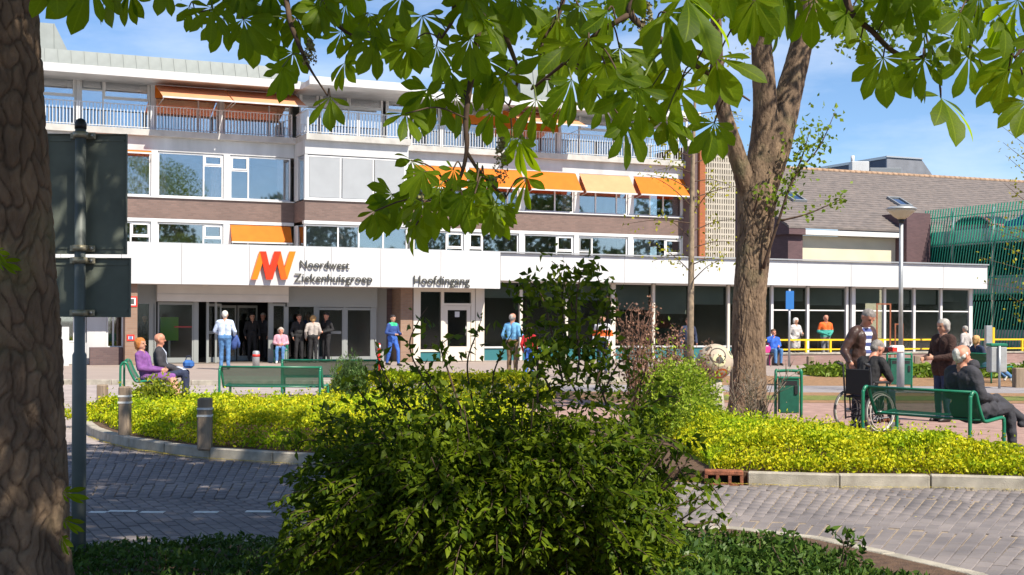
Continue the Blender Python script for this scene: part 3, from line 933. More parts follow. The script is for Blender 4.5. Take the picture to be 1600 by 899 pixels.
wallbox('inner_blind', M_awn, S3(700), S3(776), D3 - .1, D3 - .08, z_w3t - .9, z_w3t - .5)

def railing(a, b, d, z0, z1, post=True):
    mb = MB(M_wpaint)
    mb.box(a, b, d - .02, d + .02, z1 - .035, z1); mb.box(a, b, d - .015, d + .015, z0 + .06, z0 + .09)
    n = max(2, int((b - a) / .125))
    for i in range(n + 1):
        x = a + (b - a) * i / n
        mb.box(x - .014, x + .014, d - .013, d + .013, z0 + .092, z1 - .037)
    for x in (a, b): mb.box(x - .03, x + .03, d - .025, d + .025, z0, z1 + .004)
    return mb.build('railing', hosp)
for i in range(4):
    railing(S(p3L[i + 1] if i else -60, 180, DB - .1) + .04, S(p3L[i + 2], 180, DB - .1) - .04, DB - .1, z_slabt, z_rail)
railing(sJ0 + .1, (sJ0 + sB1) / 2 - .04, DBB - .12, z_slabt, z_rail); railing((sJ0 + sB1) / 2 + .04, sB1 - .05, DBB - .12, z_slabt, z_rail)
for i in range(6):
    railing(S(p3R[i], 180, DB - .1) + .04, S(p3R[i + 1], 180, DB - .1) - .04, DB - .1, z_slabt, z_rail)
sr = MB(M_wpaint)
sr.box(sJ0 + .04, sJ0 + .08, DBB - .1, DB - .1, z_rail - .035, z_rail); sr.box(sJ0 + .04, sJ0 + .08, DBB - .1, DB - .1, z_slabt + .06, z_slabt + .09)
for i in range(14): sr.box(sJ0 + .05, sJ0 + .07, DBB - .1 + i * .122, DBB - .08 + i * .122, z_slabt + .092, z_rail - .037)
sr.build('railing', hosp)

# rust-brown stair tower strip and perforated block wall at the right end of the block
tw = thing('stair_tower', 'narrow tower with rust brown pier and pale grid block wall', 'tower', matrix=FRAME.copy())
dT = DB - 0.6
a, b, c = S(1077, 300, dT), S(1096, 300, dT), S(1150, 300, dT)
zt1, zt2 = fs(1085, 228, dT)[1], fs(1120, 235, dT)[1]
MB(M_rustbrick).box(a + .35, b, dT - .35, dT + 3, 0, zt1).build('pier', tw)
MB(M_darkbrick).box(a, a + .345, dT - .2, dT + 3, 0, zt1 - .02).build('pier_side', tw)
M_block = mat('pale_block', (0.40, 0.365, 0.31), 0.8, var=0.1, scale=3)
mb = MB(M_block)
nx, nz = 15, 34
W_, H_ = c - b - .02, zt2
for i in range(nx + 1):
    x = b + .01 + W_ * i / nx; mb.box(x - .036, x + .036, dT + .1, dT + .35, 0, H_)
for k in range(nz + 1):
    zz = H_ * k / nz; mb.box(b + .01, c, dT + .104, dT + .346, zz - .036, zz + .036)
mb.build('grid_wall', tw)
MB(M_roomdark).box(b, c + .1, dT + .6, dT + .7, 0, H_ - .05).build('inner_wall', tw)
# ================================================================== ENTRANCE PAVILION (low white-fascia building in front)
M_fascia = mat('fascia_white', (0.58, 0.59, 0.61), 0.4, var=0.09, scale=1.8, detail=9, stretch=(1, 1, .15))
M_soffit = mat('soffit', (0.62, 0.60, 0.57), 0.7, var=0.05, scale=2)
M_cream = mat('cream_frame', (0.66, 0.61, 0.54), 0.5)
M_greydoor = mat('grey_door_frame', (0.27, 0.29, 0.29), 0.45)
M_brownbrick = brick_mat('brown_brick', (0.27, 0.17, 0.12), (0.32, 0.21, 0.15), (0.26, 0.21, 0.18))
M_teal = mat('teal_panel', (0.035, 0.16, 0.18), 0.35)
M_floor_in = mat('lobby_floor', (0.16, 0.14, 0.12), 0.5)
pav = thing('entrance_pavilion', 'low glazed entrance hall under a long white fascia', 'building', matrix=FRAME.copy())
zF = fs(700, 393, 0)[1]                     # top of the fascia
zL = fs(500, 447.5, -0.5)[1]                # underside, left
zRt = fs(1150, 445, 0)[1]                   # underside, right
sF0, sStep, sF1 = fs(30, 400, -.5)[0], fs(782, 420, -.5)[0], fs(1543, 430, 0)[0]
def pbox(name, m, s0, s1, d0, d1, z0, z1, parent=None):
    return MB(m).box(s0, s1, d0, d1, z0, z1).build(name, parent or pav)
# fascia panels
def panels(pxs, d, z0, z1, py):
    ss = [fs(p, py, d)[0] for p in pxs]
    for i in range(len(ss) - 1):
        MB(M_fascia).bbox(ss[i] + .005, ss[i + 1] - .005, d, d + .10, z0, z1 + .0, .006).build('fascia_panel', pav)
panels([30, 95, 190, 284, 390, 476, 517.5, 595, 689, 782], -.5, zL, zF, 410)
panels([782, 880, 976, 1072, 1168, 1246, 1330, 1404, 1474, 1543], 0.0, zRt, zF - .01, 425)
pbox('roof', M_soffit, sF0, sStep - .02, -.39, 9.0, zL + .06, zF - .06)
pbox('roof', M_soffit, sStep - .015, sF1 - .01, .11, 9.0, zRt + .08, zF - .07)
pbox('end_panel', M_fascia, sF1 - .1, sF1 - .005, .105, 6.0, zRt, zF - .01)
MB(M_alu).box(sF0, sF1, -.1, .0, zF + .002, zF + .05).build('roof_edge', pav)
# interior
pbox('floor', M_floor_in, sF0, sF1 - .2, .6, 9, 0.002, 0.02)
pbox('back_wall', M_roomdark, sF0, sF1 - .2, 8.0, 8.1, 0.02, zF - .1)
pbox('inner_wall', mat('hall_wall', (0.16, 0.145, 0.12), 0.9, var=.2, scale=.5), sStep + 2, sF1 - 3, 6.0, 6.1, 0.02, zRt - .05)
pbox('end_wall', M_glass_g, sF1 - .62, sF1 - .61, 0.9, 6, 0.05, zRt - .01)

# ---- glazed right part: posts, sills, panes, blinds
dG = 0.7
def Sg(px, d=dG): return fs(px, 500, d)[0]
z_sill_t, z_sill_b = fs(860, 541, dG)[1], fs(860, 564, dG)[1]
posts = [752, 813, 884, 957, 1020, 1079, 1137, 1205, 1261, 1322, 1332, 1381, 1427, 1469, 1515]
for i, p in enumerate(posts):
    w = .09 if p in (957, 752, 1332, 1515) else .055
    z0 = 0.0
    MB(M_cream if p < 1140 else M_frame).box(Sg(p) - w, Sg(p) + w, dG - .08, dG + .08, 0.02, zRt + .0).build('post', pav)
for i in range(len(posts) - 1):
    a, b = Sg(posts[i]) + .1, Sg(posts[i + 1]) - .1
    if b - a < .2: continue
    zb = z_sill_t if posts[i] < 1140 else 0.25
    MB(M_glass_g).box(a, b, dG - .005, dG + .005, zb, zRt - .06).build('pane', pav)
    if posts[i] < 1140:
        MB(M_wpaint).box(a, b, dG - .07, dG + .05, zb - .07, zb - .002).build('sill', pav)
        MB(M_teal).box(a, b, dG - .02, dG + .03, z_sill_b + .04, zb - .073).build('panel', pav)
        MB(M_wpaint).box(a, b, dG - .06, dG + .05, 0.02, z_sill_b + .038).build('plinth', pav)
    else:
        MB(M_frame).box(a, b, dG - .04, dG + .04, .15, .248).build('sill', pav)
        MB(M_frame).box(a, b, dG - .025, dG + .025, 1.95, 2.0).build('transom', pav)
        MB(M_brickband).box(a, b, dG - .02, dG + .05, 0.02, .147).build('plinth', pav)
    drop = {752: .55, 813: .5, 884: .6, 957: .95, 1020: 1.1, 1079: .72, 1137: .7, 1205: .55, 1261: .7, 1332: .6, 1381: .6, 1427: .62}.get(posts[i], .5)
    MB(M_rolldown).box(a + .02, b - .02, dG + .14, dG + .146, zRt - .07 - drop, zRt - .08).build('roller_blind', pav)
    MB(M_frame).box(a, b, dG - .05, dG + .05, zRt - .055, zRt + .05).build('head', pav)
# a few tables and counters dimly seen inside, so that the hall is not empty
M_counter = mat('counter', (0.45, 0.42, 0.38), 0.6)
for px, d, w in ((980, 3.2, 1.6), (1050, 4.0, 1.2), (1290, 3.0, 1.4), (1400, 3.4, 1.8), (1470, 3.0, 1.0), (850, 3.6, 1.5)):
    s_ = Sg(px, d)
    c = thing('cafe_table', 'pale table standing inside the glazed hall at photo column %d' % px, 'table', matrix=FRAME @ Matrix.Translation((s_, d, 0.02)))
    c['label'] = {980: 'pale table inside the hall, behind the wide window by the teal panel', 1050: 'pale table inside the hall behind the slender tree',
                  1290: 'pale table inside the hall behind the person in orange', 1400: 'long pale table inside the hall behind the street lamp',
                  1470: 'pale table inside the last window of the hall', 850: 'pale table inside the hall behind the man in light blue'}[px]
    c['group'] = 'tables inside the hall'
    MB(M_counter).bbox(-w / 2, w / 2, -.35, .35, .70, .74, .008).build('table_top', c)
    for x in (-w / 2 + .1, w / 2 - .1):
        for y in (-.28, .28): MB(M_alu).tube([(x, y, 0), (x, y, .70)], .02, 6).build('leg', c)

# ---- white framed side entrance (645..750)
d1 = 0.55
def Se(px): return fs(px, 500, d1)[0]
for a, b in ((645, 656), (688, 692.5), (735, 741), (742, 752)):
    MB(M_cream).box(Se(a), Se(b), d1 - .08, d1 + .12, 0.02, zL + .05).build('post', pav)
MB(M_cream).box(Se(656), Se(735), d1 - .07, d1 + .1, zL - .12, zL + .04).build('head', pav)
zdt = fs(715, 478, d1)[1]
MB(M_glass_g).box(Se(656), Se(688), d1, d1 + .01, .45, zL - .12).build('pane', pav)
MB(M_cream).box(Se(656), Se(688), d1 - .05, d1 + .06, .36, .447).build('sill', pav)
MB(M_teal).box(Se(656), Se(688), d1 - .01, d1 + .02, .03, .357).build('panel', pav)
MB(M_cream).box(Se(692.5), Se(735), d1 - .06, d1 + .08, zdt, zdt + .09).build('transom', pav)
MB(M_glass_g).box(Se(692.5), Se(735), d1, d1 + .01, zdt + .093, zL - .123).build('pane', pav)
dr = MB(M_cream)
a, b = Se(693), Se(734.5)
dr.box(a, a + .14, d1 - .05, d1 + .05, .03, zdt - .005); dr.box(b - .14, b, d1 - .05, d1 + .05, .03, zdt - .005)
dr.box(a + .143, b - .143, d1 - .047, d1 + .047, .03, .55); dr.box(a + .143, b - .143, d1 - .047, d1 + .047, zdt - .16, zdt - .008)
dr = dr.build('door', pav)
MB(M_glass_g).box(a + .143, b - .143, d1, d1 + .01, .553, zdt - .163).build('pane', dr)
MB(M_alu).tube([(b - .2, d1 - .1, .95), (b - .2, d1 - .1, 1.3)], .015, 6).build('handle', dr)
MB(M_wpaint).box((a + b) / 2 - .08, (a + b) / 2 + .1, d1 - .006, d1 - .002, 1.62, 1.82).build('notice', dr)

# ---- main entrance: recessed, grey framed glass screen with sliding doors
d2 = 1.1
def Sm(px): return fs(px, 520, d2)[0]
zh = fs(340, 472, d2)[1]; zh2 = fs(520, 480, d2)[1]
# left end: brick column and the small window behind the road sign
pbox('brick_column', M_brownbrick, fs(194, 500, 0)[0], fs(213, 500, 0)[0], -.25, .25, 0.0, zL + .05)
pbox('ceiling', M_soffit, Sm(170), Sm(640), -.38, d2 + .3, zL + .001, zL + .055)
MB(M_soffit).box(Sm(243), Sm(447), d2 - .35, d2 + .2, zh, zL - .002).build('door_header', pav)
MB(mat('header_line', (.5, .5, .5), .5)).box(Sm(243), Sm(447), d2 - .36, d2 - .352, zh + .24, zh + .262).build('header_line', pav)
MB(M_greydoor).box(Sm(447) + .005, Sm(588), d2 - .1, d2 + .15, zh2, zL - .002).build('door_header', pav)
MB(M_greydoor).box(Sm(213), Sm(243) - .005, d2 - .1, d2 + .15, fs(225, 475, d2)[1], zL - .002).build('door_header', pav)
for px, w in ((237, .10), (241, .05), (306, .08), (324, .04), (337, .03), (422, .07), (447, .07), (493, .08), (538, .06), (583, .10)):
    MB(M_greydoor).box(Sm(px) - w, Sm(px) + w, d2 - .06, d2 + .06, .02, (zh if px < 440 else zh2) - .003).build('post', pav)
def leafdoor(pxa, pxb, d, m, zt, bar=True):
    a, b = Sm(pxa), Sm(pxb)
    q = MB(m)
    q.box(a, a + .05, d - .03, d + .03, .03, zt); q.box(b - .05, b, d - .03, d + .03, .03, zt)
    q.box(a + .052, b - .052, d - .028, d + .028, .03, .2); q.box(a + .052, b - .052, d - .028, d + .028, zt - .09, zt)
    q = q.build('door', pav)
    MB(M_glass_g).box(a + .052, b - .052, d - .004, d + .004, .203, zt - .093).build('pane', q)
    if bar: MB(m).box(a + .075, b - .075, d - .02, d + .02, 1.0, 1.1).build('push_bar', q)
    return q
leafdoor(246, 302, d2 - .02, M_greydoor, zh - .02, False)
leafdoor(325, 348, d2 + .25, M_greydoor, zh - .06)
leafdoor(352, 384, d2 + 1.6, M_greydoor, zh - .1)
leafdoor(386, 418, d2 + 1.6, M_greydoor, zh - .1, False)
leafdoor(424.5, 445, d2 - .02, M_greydoor, zh - .03, False)
leafdoor(496, 536, d2 - .02, M_greydoor, zh2 - .02)
leafdoor(540.5, 580, d2 - .02, M_greydoor, zh2 - .02, False)
MB(M_glass_g).box(Sm(450), Sm(490), d2 - .004, d2 + .004, .2, zh2).build('pane', pav)
MB(M_glass_g).box(Sm(214), Sm(236), d2 - .004, d2 + .004, .1, zh).build('pane', pav)
# red stripe on the glass
MB(mat('red_stripe', (.35, .03, .03), .5)).box(Sm(272), Sm(301), d2 - .026, d2 - .022, 1.22, 1.26).build('glass_stripe', pav)
# recess between the doors and the side entrance
pbox('recess_wall', mat('recess_grey', (.33, .34, .33), .7), Sm(588), Sm(608), d2 + .3, d2 + .4, .02, zL - .01)
pbox('recess_wall', M_darkbrick, Sm(608), fs(626, 500, .5)[0], d2 + .35, d2 + .45, .02, zL - .01)
pbox('brick_pier', M_brownbrick, fs(626, 500, .45)[0], fs(645, 500, .45)[0] - .01, .45, 1.5, 0.0, zL + .03)
# white rendered piece at the far left with window and low brick wall
pbox('side_wall', M_wpaint, fs(0, 500, .8)[0], fs(88, 500, .8)[0], .8, 1.0, 0, zL)
pbox('side_wall', M_wpaint, fs(136, 500, .8)[0], fs(166, 500, .8)[0], .8, 1.0, 0, zL)
pbox('window_breast', M_wpaint, fs(88, 500, .8)[0] + .005, fs(136, 500, .8)[0] - .005, .82, .98, 0, .72)
window(fs(88, 500, .8)[0] + .01, fs(134, 500, .8)[0], .73, zL - .2, .86, divs=(.6,), parent=pav)
window(fs(166, 500, .8)[0] + .01, fs(193, 500, .8)[0], .55, zL - .2, .86, divs=(.4,), parent=pav)
pbox('low_brick_wall', M_darkbrick, fs(141, 500, .2)[0], fs(192, 500, .2)[0], .2, .5, 0, fs(160, 543, .2)[1])
MB(M_wpaint).box(fs(95, 520, -.2)[0], fs(108, 520, -.2)[0], -.2, .1, 0, fs(100, 511, -.2)[1]).build('meter_box', pav)
# ceiling spots
M_spot = mat('spot', (0.7, 0.65, 0.55), 0.4)
for px in (320, 470, 555, 600):
    MB(M_spot).lathe([(.09, 0), (.09, -.02)], 12, c=(fs(px, 450, .2)[0], .2, zL + .0)).build('ceiling_spot', pav)

# ---- lettering on the fascia
def text_mesh(txt, m, s0, s1, zb, zcap, ext=0.02):
    cu = bpy.data.curves.new('lettering', 'FONT'); cu.body = txt; cu.size = 1.0; cu.extrude = 0.5; cu.resolution_u = 4; cu.offset = 0.0
    ob = bpy.data.objects.new('lettering', cu); COL.objects.link(ob)
    dg = bpy.context.evaluated_depsgraph_get(); dg.update()
    me = bpy.data.meshes.new_from_object(ob.evaluated_get(dg))
    bpy.data.objects.remove(ob)
    co = np.empty(len(me.vertices) * 3); me.vertices.foreach_get('co', co); co = co.reshape(-1, 3)
    w0, w1 = co[:, 0].min(), co[:, 0].max(); cap = 0.70
    V = np.empty_like(co)
    V[:, 0] = s0 + (co[:, 0] - w0) / (w1 - w0) * (s1 - s0)
    V[:, 1] = -co[:, 2] * ext * 2
    V[:, 2] = zb + co[:, 1] / cap * (zcap - zb)
    me.vertices.foreach_set('co', V.ravel()); me.materials.clear(); me.materials.append(m); me.update()
    return me
M_letter = mat('letter_dark', (0.055, 0.055, 0.045), 0.5)
M_or = mat('logo_orange', (0.95, 0.20, 0.005), 0.4); M_or2 = mat('logo_red', (0.90, 0.035, 0.005), 0.4); M_or3 = mat('logo_mid', (0.93, 0.11, 0.005), 0.4)
dS = -0.5
lg = thing('logo_sign', 'orange and red zigzag emblem mounted on the white fascia', 'sign', matrix=FRAME.copy())
def LP(cx, cy_): return fs(180 + cx / 3.747, 360 + cy_ / 3.747, dS - .12)
def stroke(x0, x1, m, yb=288, yt=124, w=36, dd=0.0):
    """a slanted bar from bottom x0 to top x1"""
    p = [LP(x0, yb), LP(x0 + w, yb), LP(x1 + w, yt), LP(x1, yt)]
    MB(m).prism(p, 'y', dS - .17 + dd, dS - .06).build('emblem_stroke', lg)
stroke(795, 845, M_or, dd=.008); stroke(884, 846, M_or2); stroke(884, 932, M_or2, dd=.004); stroke(970, 932, M_or3, dd=.010); stroke(970, 1020, M_or, dd=.013)
st = MB(M_alu)
for x in (830, 905, 990): 
    s_, z_ = LP(x, 200); st.tube([(s_, dS - .07, z_), (s_, dS - .001, z_)], .02, 6)
st.build('standoff', lg)
def sign_text(name, label, lines):
    o = thing(name, label, 'sign', matrix=FRAME.copy())
    for txt, pxa, pxb, pyb, pyc in lines:
        s0, zb = fs(pxa, pyb, dS - .06); s1, _ = fs(pxb, pyb, dS - .06); _, zc = fs(pxa, pyc, dS - .06)
        link('lettering', text_mesh(txt, M_letter, s0, s1, zb, zc), o, loc=(0, dS - .06, 0))
        MB(M_alu).tube([(s0 + .2, dS - .045, zb + .05), (s0 + .2, dS - .001, zb + .05)], .012, 6).build('standoff', o)
    return o
sign_text('lettering_sign', 'dark raised two-line lettering beside the emblem', [('Noordwest', 469, 546, 419.5, 406.5), ('Ziekenhuisgroep', 460, 581.5, 440.3, 427.3)])
sign_text('entrance_sign', 'dark raised lettering for the main entrance above the cream door', [('Hoofdingang', 646.5, 734, 444.5, 430.5)])

# small red-edged signs on the brick column
def plate(name, label, px, py, w, h, d, rim, face, glyph=None):
    s_, z_ = fs(px, py, d)
    o = thing(name, label, 'sign', matrix=FRAME @ Matrix.Translation((s_, d, z_)))
    MB(rim).box(-w / 2, w / 2, -.02, 0, -h / 2, h / 2).build('rim', o)
    MB(face).box(-w / 2 + .05, w / 2 - .05, -.026, -.021, -h / 2 + .05, h / 2 - .05).build('face', o)
    if glyph: MB(glyph).box(-.05, .05, -.031, -.027, -h / 4, h / 4).build('symbol', o)
    return o
M_red = mat('sign_red', (0.62, 0.03, 0.02), 0.5)
M_signw = mat('sign_white', (0.75, 0.75, 0.75), 0.5)
plate('wall_sign', 'red framed white sign high on the brown brick column', 207, 471.5, .30, .34, -.252, M_red, M_signw, mat('sym_dark', (.08, .08, .08), .5))
plate('wall_sign', 'small red framed white sign low on the brown brick column', 204, 528, .24, .20, -.252, M_red, M_signw, mat('sym_blue', (.1, .2, .4), .5))
# lime-green panel standing inside the glass behind the bald man
s_, z_ = fs(265, 526, d2 + .4)
lp_ = thing('display_panel', 'lime green panel standing behind the glass near the bald man', 'panel', matrix=FRAME @ Matrix.Translation((s_, d2 + .45, 0.02)))
MB(mat('lime', (0.25, 0.62, 0.02), .5)).bbox(-.30, .30, -.03, .03, .75, 1.55, .01).build('board', lp_)
MB(M_alu).box(-.25, .25, -.2, .2, 0, .03).build('base', lp_)
MB(M_alu).box(-.03, .03, -.02, .02, .03, .75).build('stand', lp_)

# ================================================================== LOW WALL WITH YELLOW RAIL
M_yellow = mat('yellow_paint', (0.80, 0.52, 0.02), 0.45, var=.06, scale=3)
p0, p1 = to_frame(G(1185, 569)), to_frame(G(1440, 571))
DW = (p0.y + p1.y) / 2
sw0, sw1 = fs(1184, 569, DW)[0], fs(1680, 569, DW)[0]
zw = fs(1300, 551, DW)[1]; zr_t = fs(1300, 530, DW)[1]; zr_b = fs(1300, 545, DW)[1]
M_lowbrick = brick_mat('low_wall_brick', (0.27, 0.17, 0.155), (0.33, 0.215, 0.20), (0.28, 0.22, 0.2))
lw = thing('low_wall', 'low purple brown brick wall in front of the glazed hall', 'wall', matrix=FRAME.copy())
MB(M_lowbrick).box(sw0, sw1, DW, DW + .22, 0.002, zw - .06).build('brickwork', lw)
MB(M_concrete).box(sw0 - .02, sw1, DW - .03, DW + .25, zw - .058, zw).build('coping', lw)
yr = thing('yellow_railing', 'bright yellow two-bar railing along the top of the low wall', 'railing', matrix=FRAME.copy())
mb = MB(M_yellow)
segs = [(1185, 1262), (1268, 1300), (1305, 1462), (1466, 1530), (1535, 1680)]
for a, b in ((1185, 1440), (1443, 1464), (1530, 1680)):
    x0, x1 = fs(a, 540, DW)[0], fs(b, 540, DW)[0]
    MB(M_yellow).box(x0, x1, DW + .07, DW + .13, zr_t - .06, zr_t).build('bar', yr)
    MB(M_yellow).box(x0, x1, DW + .075, DW + .125, zr_b - .05, zr_b).build('bar', yr)
for px in (1186, 1262, 1300, 1382, 1464, 1531, 1600):
    x = fs(px, 540, DW)[0]
    MB(M_yellow).box(x - .035, x + .035, DW + .065, DW + .135, zw + .001, zr_t + .003).build('upright', yr)

# ================================================================== BUILDINGS BEHIND, RIGHT
M_tile = mat('brown_roof_tiles', (0.195, 0.165, 0.155), 0.85, scale=2.4, col2=(0.125, 0.110, 0.108), detail=10, bump=0.6, bscale=9, stretch=(1, 1, 3))
M_render = mat('cream_render', (0.62, 0.57, 0.44), 0.85, var=.06, scale=1, detail=7)
M_plum = brick_mat('plum_brick', (0.105, 0.06, 0.07), (0.13, 0.075, 0.085), (0.10, 0.075, 0.08))
M_white_trim = mat('gutter_white', (0.7, 0.7, 0.7), .5)
dC = 13.0
ch = thing('tile_roof_house', 'cream walled building with a wide brown tiled roof and skylights', 'building', matrix=FRAME.copy())
cs = lambda px, py=380, d=dC: fs(px, py, d)[0]
cz = lambda px, py, d=dC: fs(px, py, d)[1]
sA, sE = cs(1249), cs(1399)
z_e = cz(1320, 361)
MB(M_render).box(sA, sE, dC, dC + .4, 0, z_e - .32).build('wall', ch)
MB(M_white_trim).box(cs(1240), cs(1401), dC - .55, dC + .1, z_e - .30, z_e - .04).build('gutter', ch)
MB(M_plum).box(cs(1226), sA - .01, dC - .3, dC + 9, 0, z_e - .31).build('gable_wall', ch)
MB(M_plum).box(sE + .01, cs(1436), dC - .9, dC + 5, 0, cz(1420, 335)).build('pier', ch)
dRg = dC + 7.5
z_rg = fs(1400, 277, dRg)[1]
e0, e1 = cs(1222, 358), cs(1800)
sRl, sRr = e0, e1
ov = .6
rf = MB(M_tile)
th_ = .12
rf.hexa([(e0, dC - ov, z_e), (e1, dC - ov, z_e), (e1, dRg, z_rg), (sRl, dRg, z_rg), (e0, dC - ov, z_e + th_), (e1, dC - ov, z_e + th_), (e1, dRg, z_rg + th_), (sRl, dRg, z_rg + th_)])
rf = rf.build('roof', ch)
# tile courses as real steps
nco = 26
for k in range(nco):
    f = (k + .5) / nco
    a = e0 + (sRl - e0) * f; dd = dC - ov + (dRg - dC + ov) * f; zz = z_e + th_ + (z_rg - z_e) * f
    f2 = (k + 1.45) / nco
    a2 = e0 + (sRl - e0) * f2; dd2 = dC - ov + (dRg - dC + ov) * f2; zz2 = z_e + th_ + (z_rg - z_e) * f2
    MB(M_tile).hexa([(a, dd, zz - .01), (e1, dd, zz - .01), (e1, dd2, zz2 - .03), (a2, dd2, zz2 - .03), (a, dd, zz + .045), (e1, dd, zz + .045), (e1, dd2, zz2 + .004), (a2, dd2, zz2 + .004)]).build('tile_course', rf)
rt = MB(mat('ridge_tile', (0.36, 0.24, 0.16), .85, var=.2, scale=4))
n = int((sRr - sRl) / .4)
for i in range(n): rt.tube([(sRl + i * .4 + .01, dRg, z_rg + th_ + .03), (sRl + i * .4 + .39, dRg, z_rg + th_ + .03)], [.13, .115], 8)
rt.build('ridge', rf)
# verge board + gable triangle on the left
MB(M_plum).prism([(dC - .2, z_e - .3), (dRg, z_rg - .1), (dRg + 7, z_e - .3)], 'x', e0 + .02, e0 + .12).build('gable', ch)
MB(M_plum).prism([(dC - .58, z_e - .31), (dC - .58, z_e - .02), (dRg, z_rg - .04), (dRg, z_e - .31)], 'x', e0 + .03, sA - .02).build('gable_end', ch)
def skylight(px, py):
    f = 0.5
    # find the point on the sloping roof under this photo point
    lo, hi = 0.0, 1.0
    for _ in range(40):
        m_ = (lo + hi) / 2; dd = dC - ov + (dRg - dC + ov) * m_; zz = z_e + (z_rg - z_e) * m_ + th_
        if fs(px, py, dd)[1] > zz: lo = m_
        else: hi = m_
    dd = dC - ov + (dRg - dC + ov) * lo; s_, zz = fs(px, py, dd)
    sl = math.atan2(z_rg - z_e, dRg - dC + ov)
    o = MB(M_greyframe)
    o.box(-.45, .45, -.65, -.55, 0.03, .16); o.box(-.45, .45, .55, .65, 0.03, .16); o.box(-.45, -.36, -.548, .548, .03, .16); o.box(.36, .45, -.548, .548, .03, .16)
    o = o.build('skylight', rf, loc=(s_, dd, zz), rot=(sl, 0, 0))
    MB(glass_mat('skylight_glass_%d' % px, (.3, .4, .5), .7)).box(-.36, .36, -.55, .55, .09, .10).build('pane', o)
skylight(1240, 310); skylight(1405, 318)
# grey plant box behind the ridge
gb = thing('roof_plant_box', 'dark blue grey sheet metal box rising behind the tiled roof ridge', 'plant room', matrix=FRAME.copy())
dP = 26.0
a0, zt_ = fs(1386, 246, dP); a1, _ = fs(1440, 246, dP); a2, _ = fs(1478, 280, dP); zb_ = fs(1400, 300, dP)[1]
M_lead = mat('lead_sheet', (0.20, 0.21, 0.24), .55, var=.15, scale=1.2, metal=.1)
M_slate = mat('slate_side', (0.06, 0.085, 0.14), .6, var=.1, scale=2)
mb = MB(M_lead); mb.hexa([(a0, dP, zb_), (a2, dP, zb_), (a2, dP + 9, zb_), (a0 + .01, dP + 9, zb_), (a0, dP, zt_), (a1, dP, zt_), (a1, dP + 9, zt_), (a0 + .01, dP + 9, zt_)])
mb.build('body', gb)
MB(M_slate).box(a0 - .06, a0 - .005, dP + .02, dP + 22, zb_, zt_ - .1).build('side_cladding', gb)
MB(M_alu).box(a0 - .1, a1 + .05, dP - .08, dP + .0, zt_, zt_ + .1).build('edge_trim', gb)
MB(M_alu).box(a0 - .12, a0 - .05, dP, dP + 22, zt_ - .09, zt_ + .08).build('edge_trim', gb)
ct = at(1342, 262, 85.0)
vt = thing('roof_vent', 'pale rooftop vent unit beside the dark blue grey box', 'vent', loc=(ct.x, ct.y, 0))
lz = z_rg - .5
MB(M_wpaint).bbox(-.55, .55, -.4, .4, lz, ct.z + .35, .03).build('housing', vt)
MB(M_wpaint).tube([(-.4, 0, ct.z + .3), (-.4, 0, ct.z + .75)], .12, 8).build('flue', vt)
MB(M_greyframe).bbox(.6, 2.6, -.4, .4, lz, ct.z - .05, .03).build('duct', vt)

# ================================================================== PARKING DECK WITH GREEN SLATS (its front runs at right angles to the hospital's)
M_gslat = mat('green_slat', (0.03, 0.36, 0.24), .45)
M_deckconc = mat('deck_concrete', (0.50, 0.49, 0.53), .8, var=.1, scale=1.5)
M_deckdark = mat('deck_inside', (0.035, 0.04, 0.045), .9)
pk = thing('parking_deck', 'open multi-level parking deck screened with slanted green slats', 'parking deck', matrix=FRAME.copy())
sG = 30.0
def pg(px, py):
    a, b = ray(px, py); t_ = (sG + Y0A * ST) / (a * CT + ST)
    return t_ * (CT - a * ST) - Y0A * CT, HC + b * t_
levels = []
for top, bot in ((362, 386), (436, 464), (519, 545)):
    levels.append((pg(1520, top - 4)[1], pg(1520, bot - 4)[1]))
dk0, dk1 = -4.0, pg(1428, 400)[0]
for zt_, zb_ in levels:
    MB(M_deckconc).box(sG + .15, sG + .35, dk0, dk1, zb_, zt_).build('parapet', pk)
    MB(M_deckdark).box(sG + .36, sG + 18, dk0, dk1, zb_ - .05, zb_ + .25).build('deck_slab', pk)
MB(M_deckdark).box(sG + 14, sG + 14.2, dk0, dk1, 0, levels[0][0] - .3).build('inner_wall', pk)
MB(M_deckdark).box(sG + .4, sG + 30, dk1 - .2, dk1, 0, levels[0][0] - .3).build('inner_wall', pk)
for i in range(7):
    y = dk0 + (dk1 - dk0) * i / 6
    MB(M_alu).box(sG + .04, sG + .14, y - .06, y + .06, 0, levels[0][0] + 1.05).build('post', pk)
ztop = pg(1520, 322)[1]
n = 0
y = dk0
sl_me = None
while y < dk1:
    for z0, z1 in ((2.62, ztop), (0.12, 2.56)):
        tl = (z1 - z0) * .20
        MB(M_gslat).hexa([(sG - .05, y, z0), (sG - .01, y, z0), (sG - .01, y + .05, z0), (sG - .05, y + .05, z0),
                          (sG - .05, y - tl, z1), (sG - .01, y - tl, z1), (sG - .01, y + .05 - tl, z1), (sG - .05, y + .05 - tl, z1)]).build('slat', pk)
        n += 1
    y += .20
for zz in (levels[0][0] + .75, levels[0][1] + .1, levels[1][0] - .1, levels[1][1], .15):
    MB(M_gslat).box(sG + .025, sG + .06, dk0, dk1, zz - .025, zz + .025).build('slat_rail', pk)

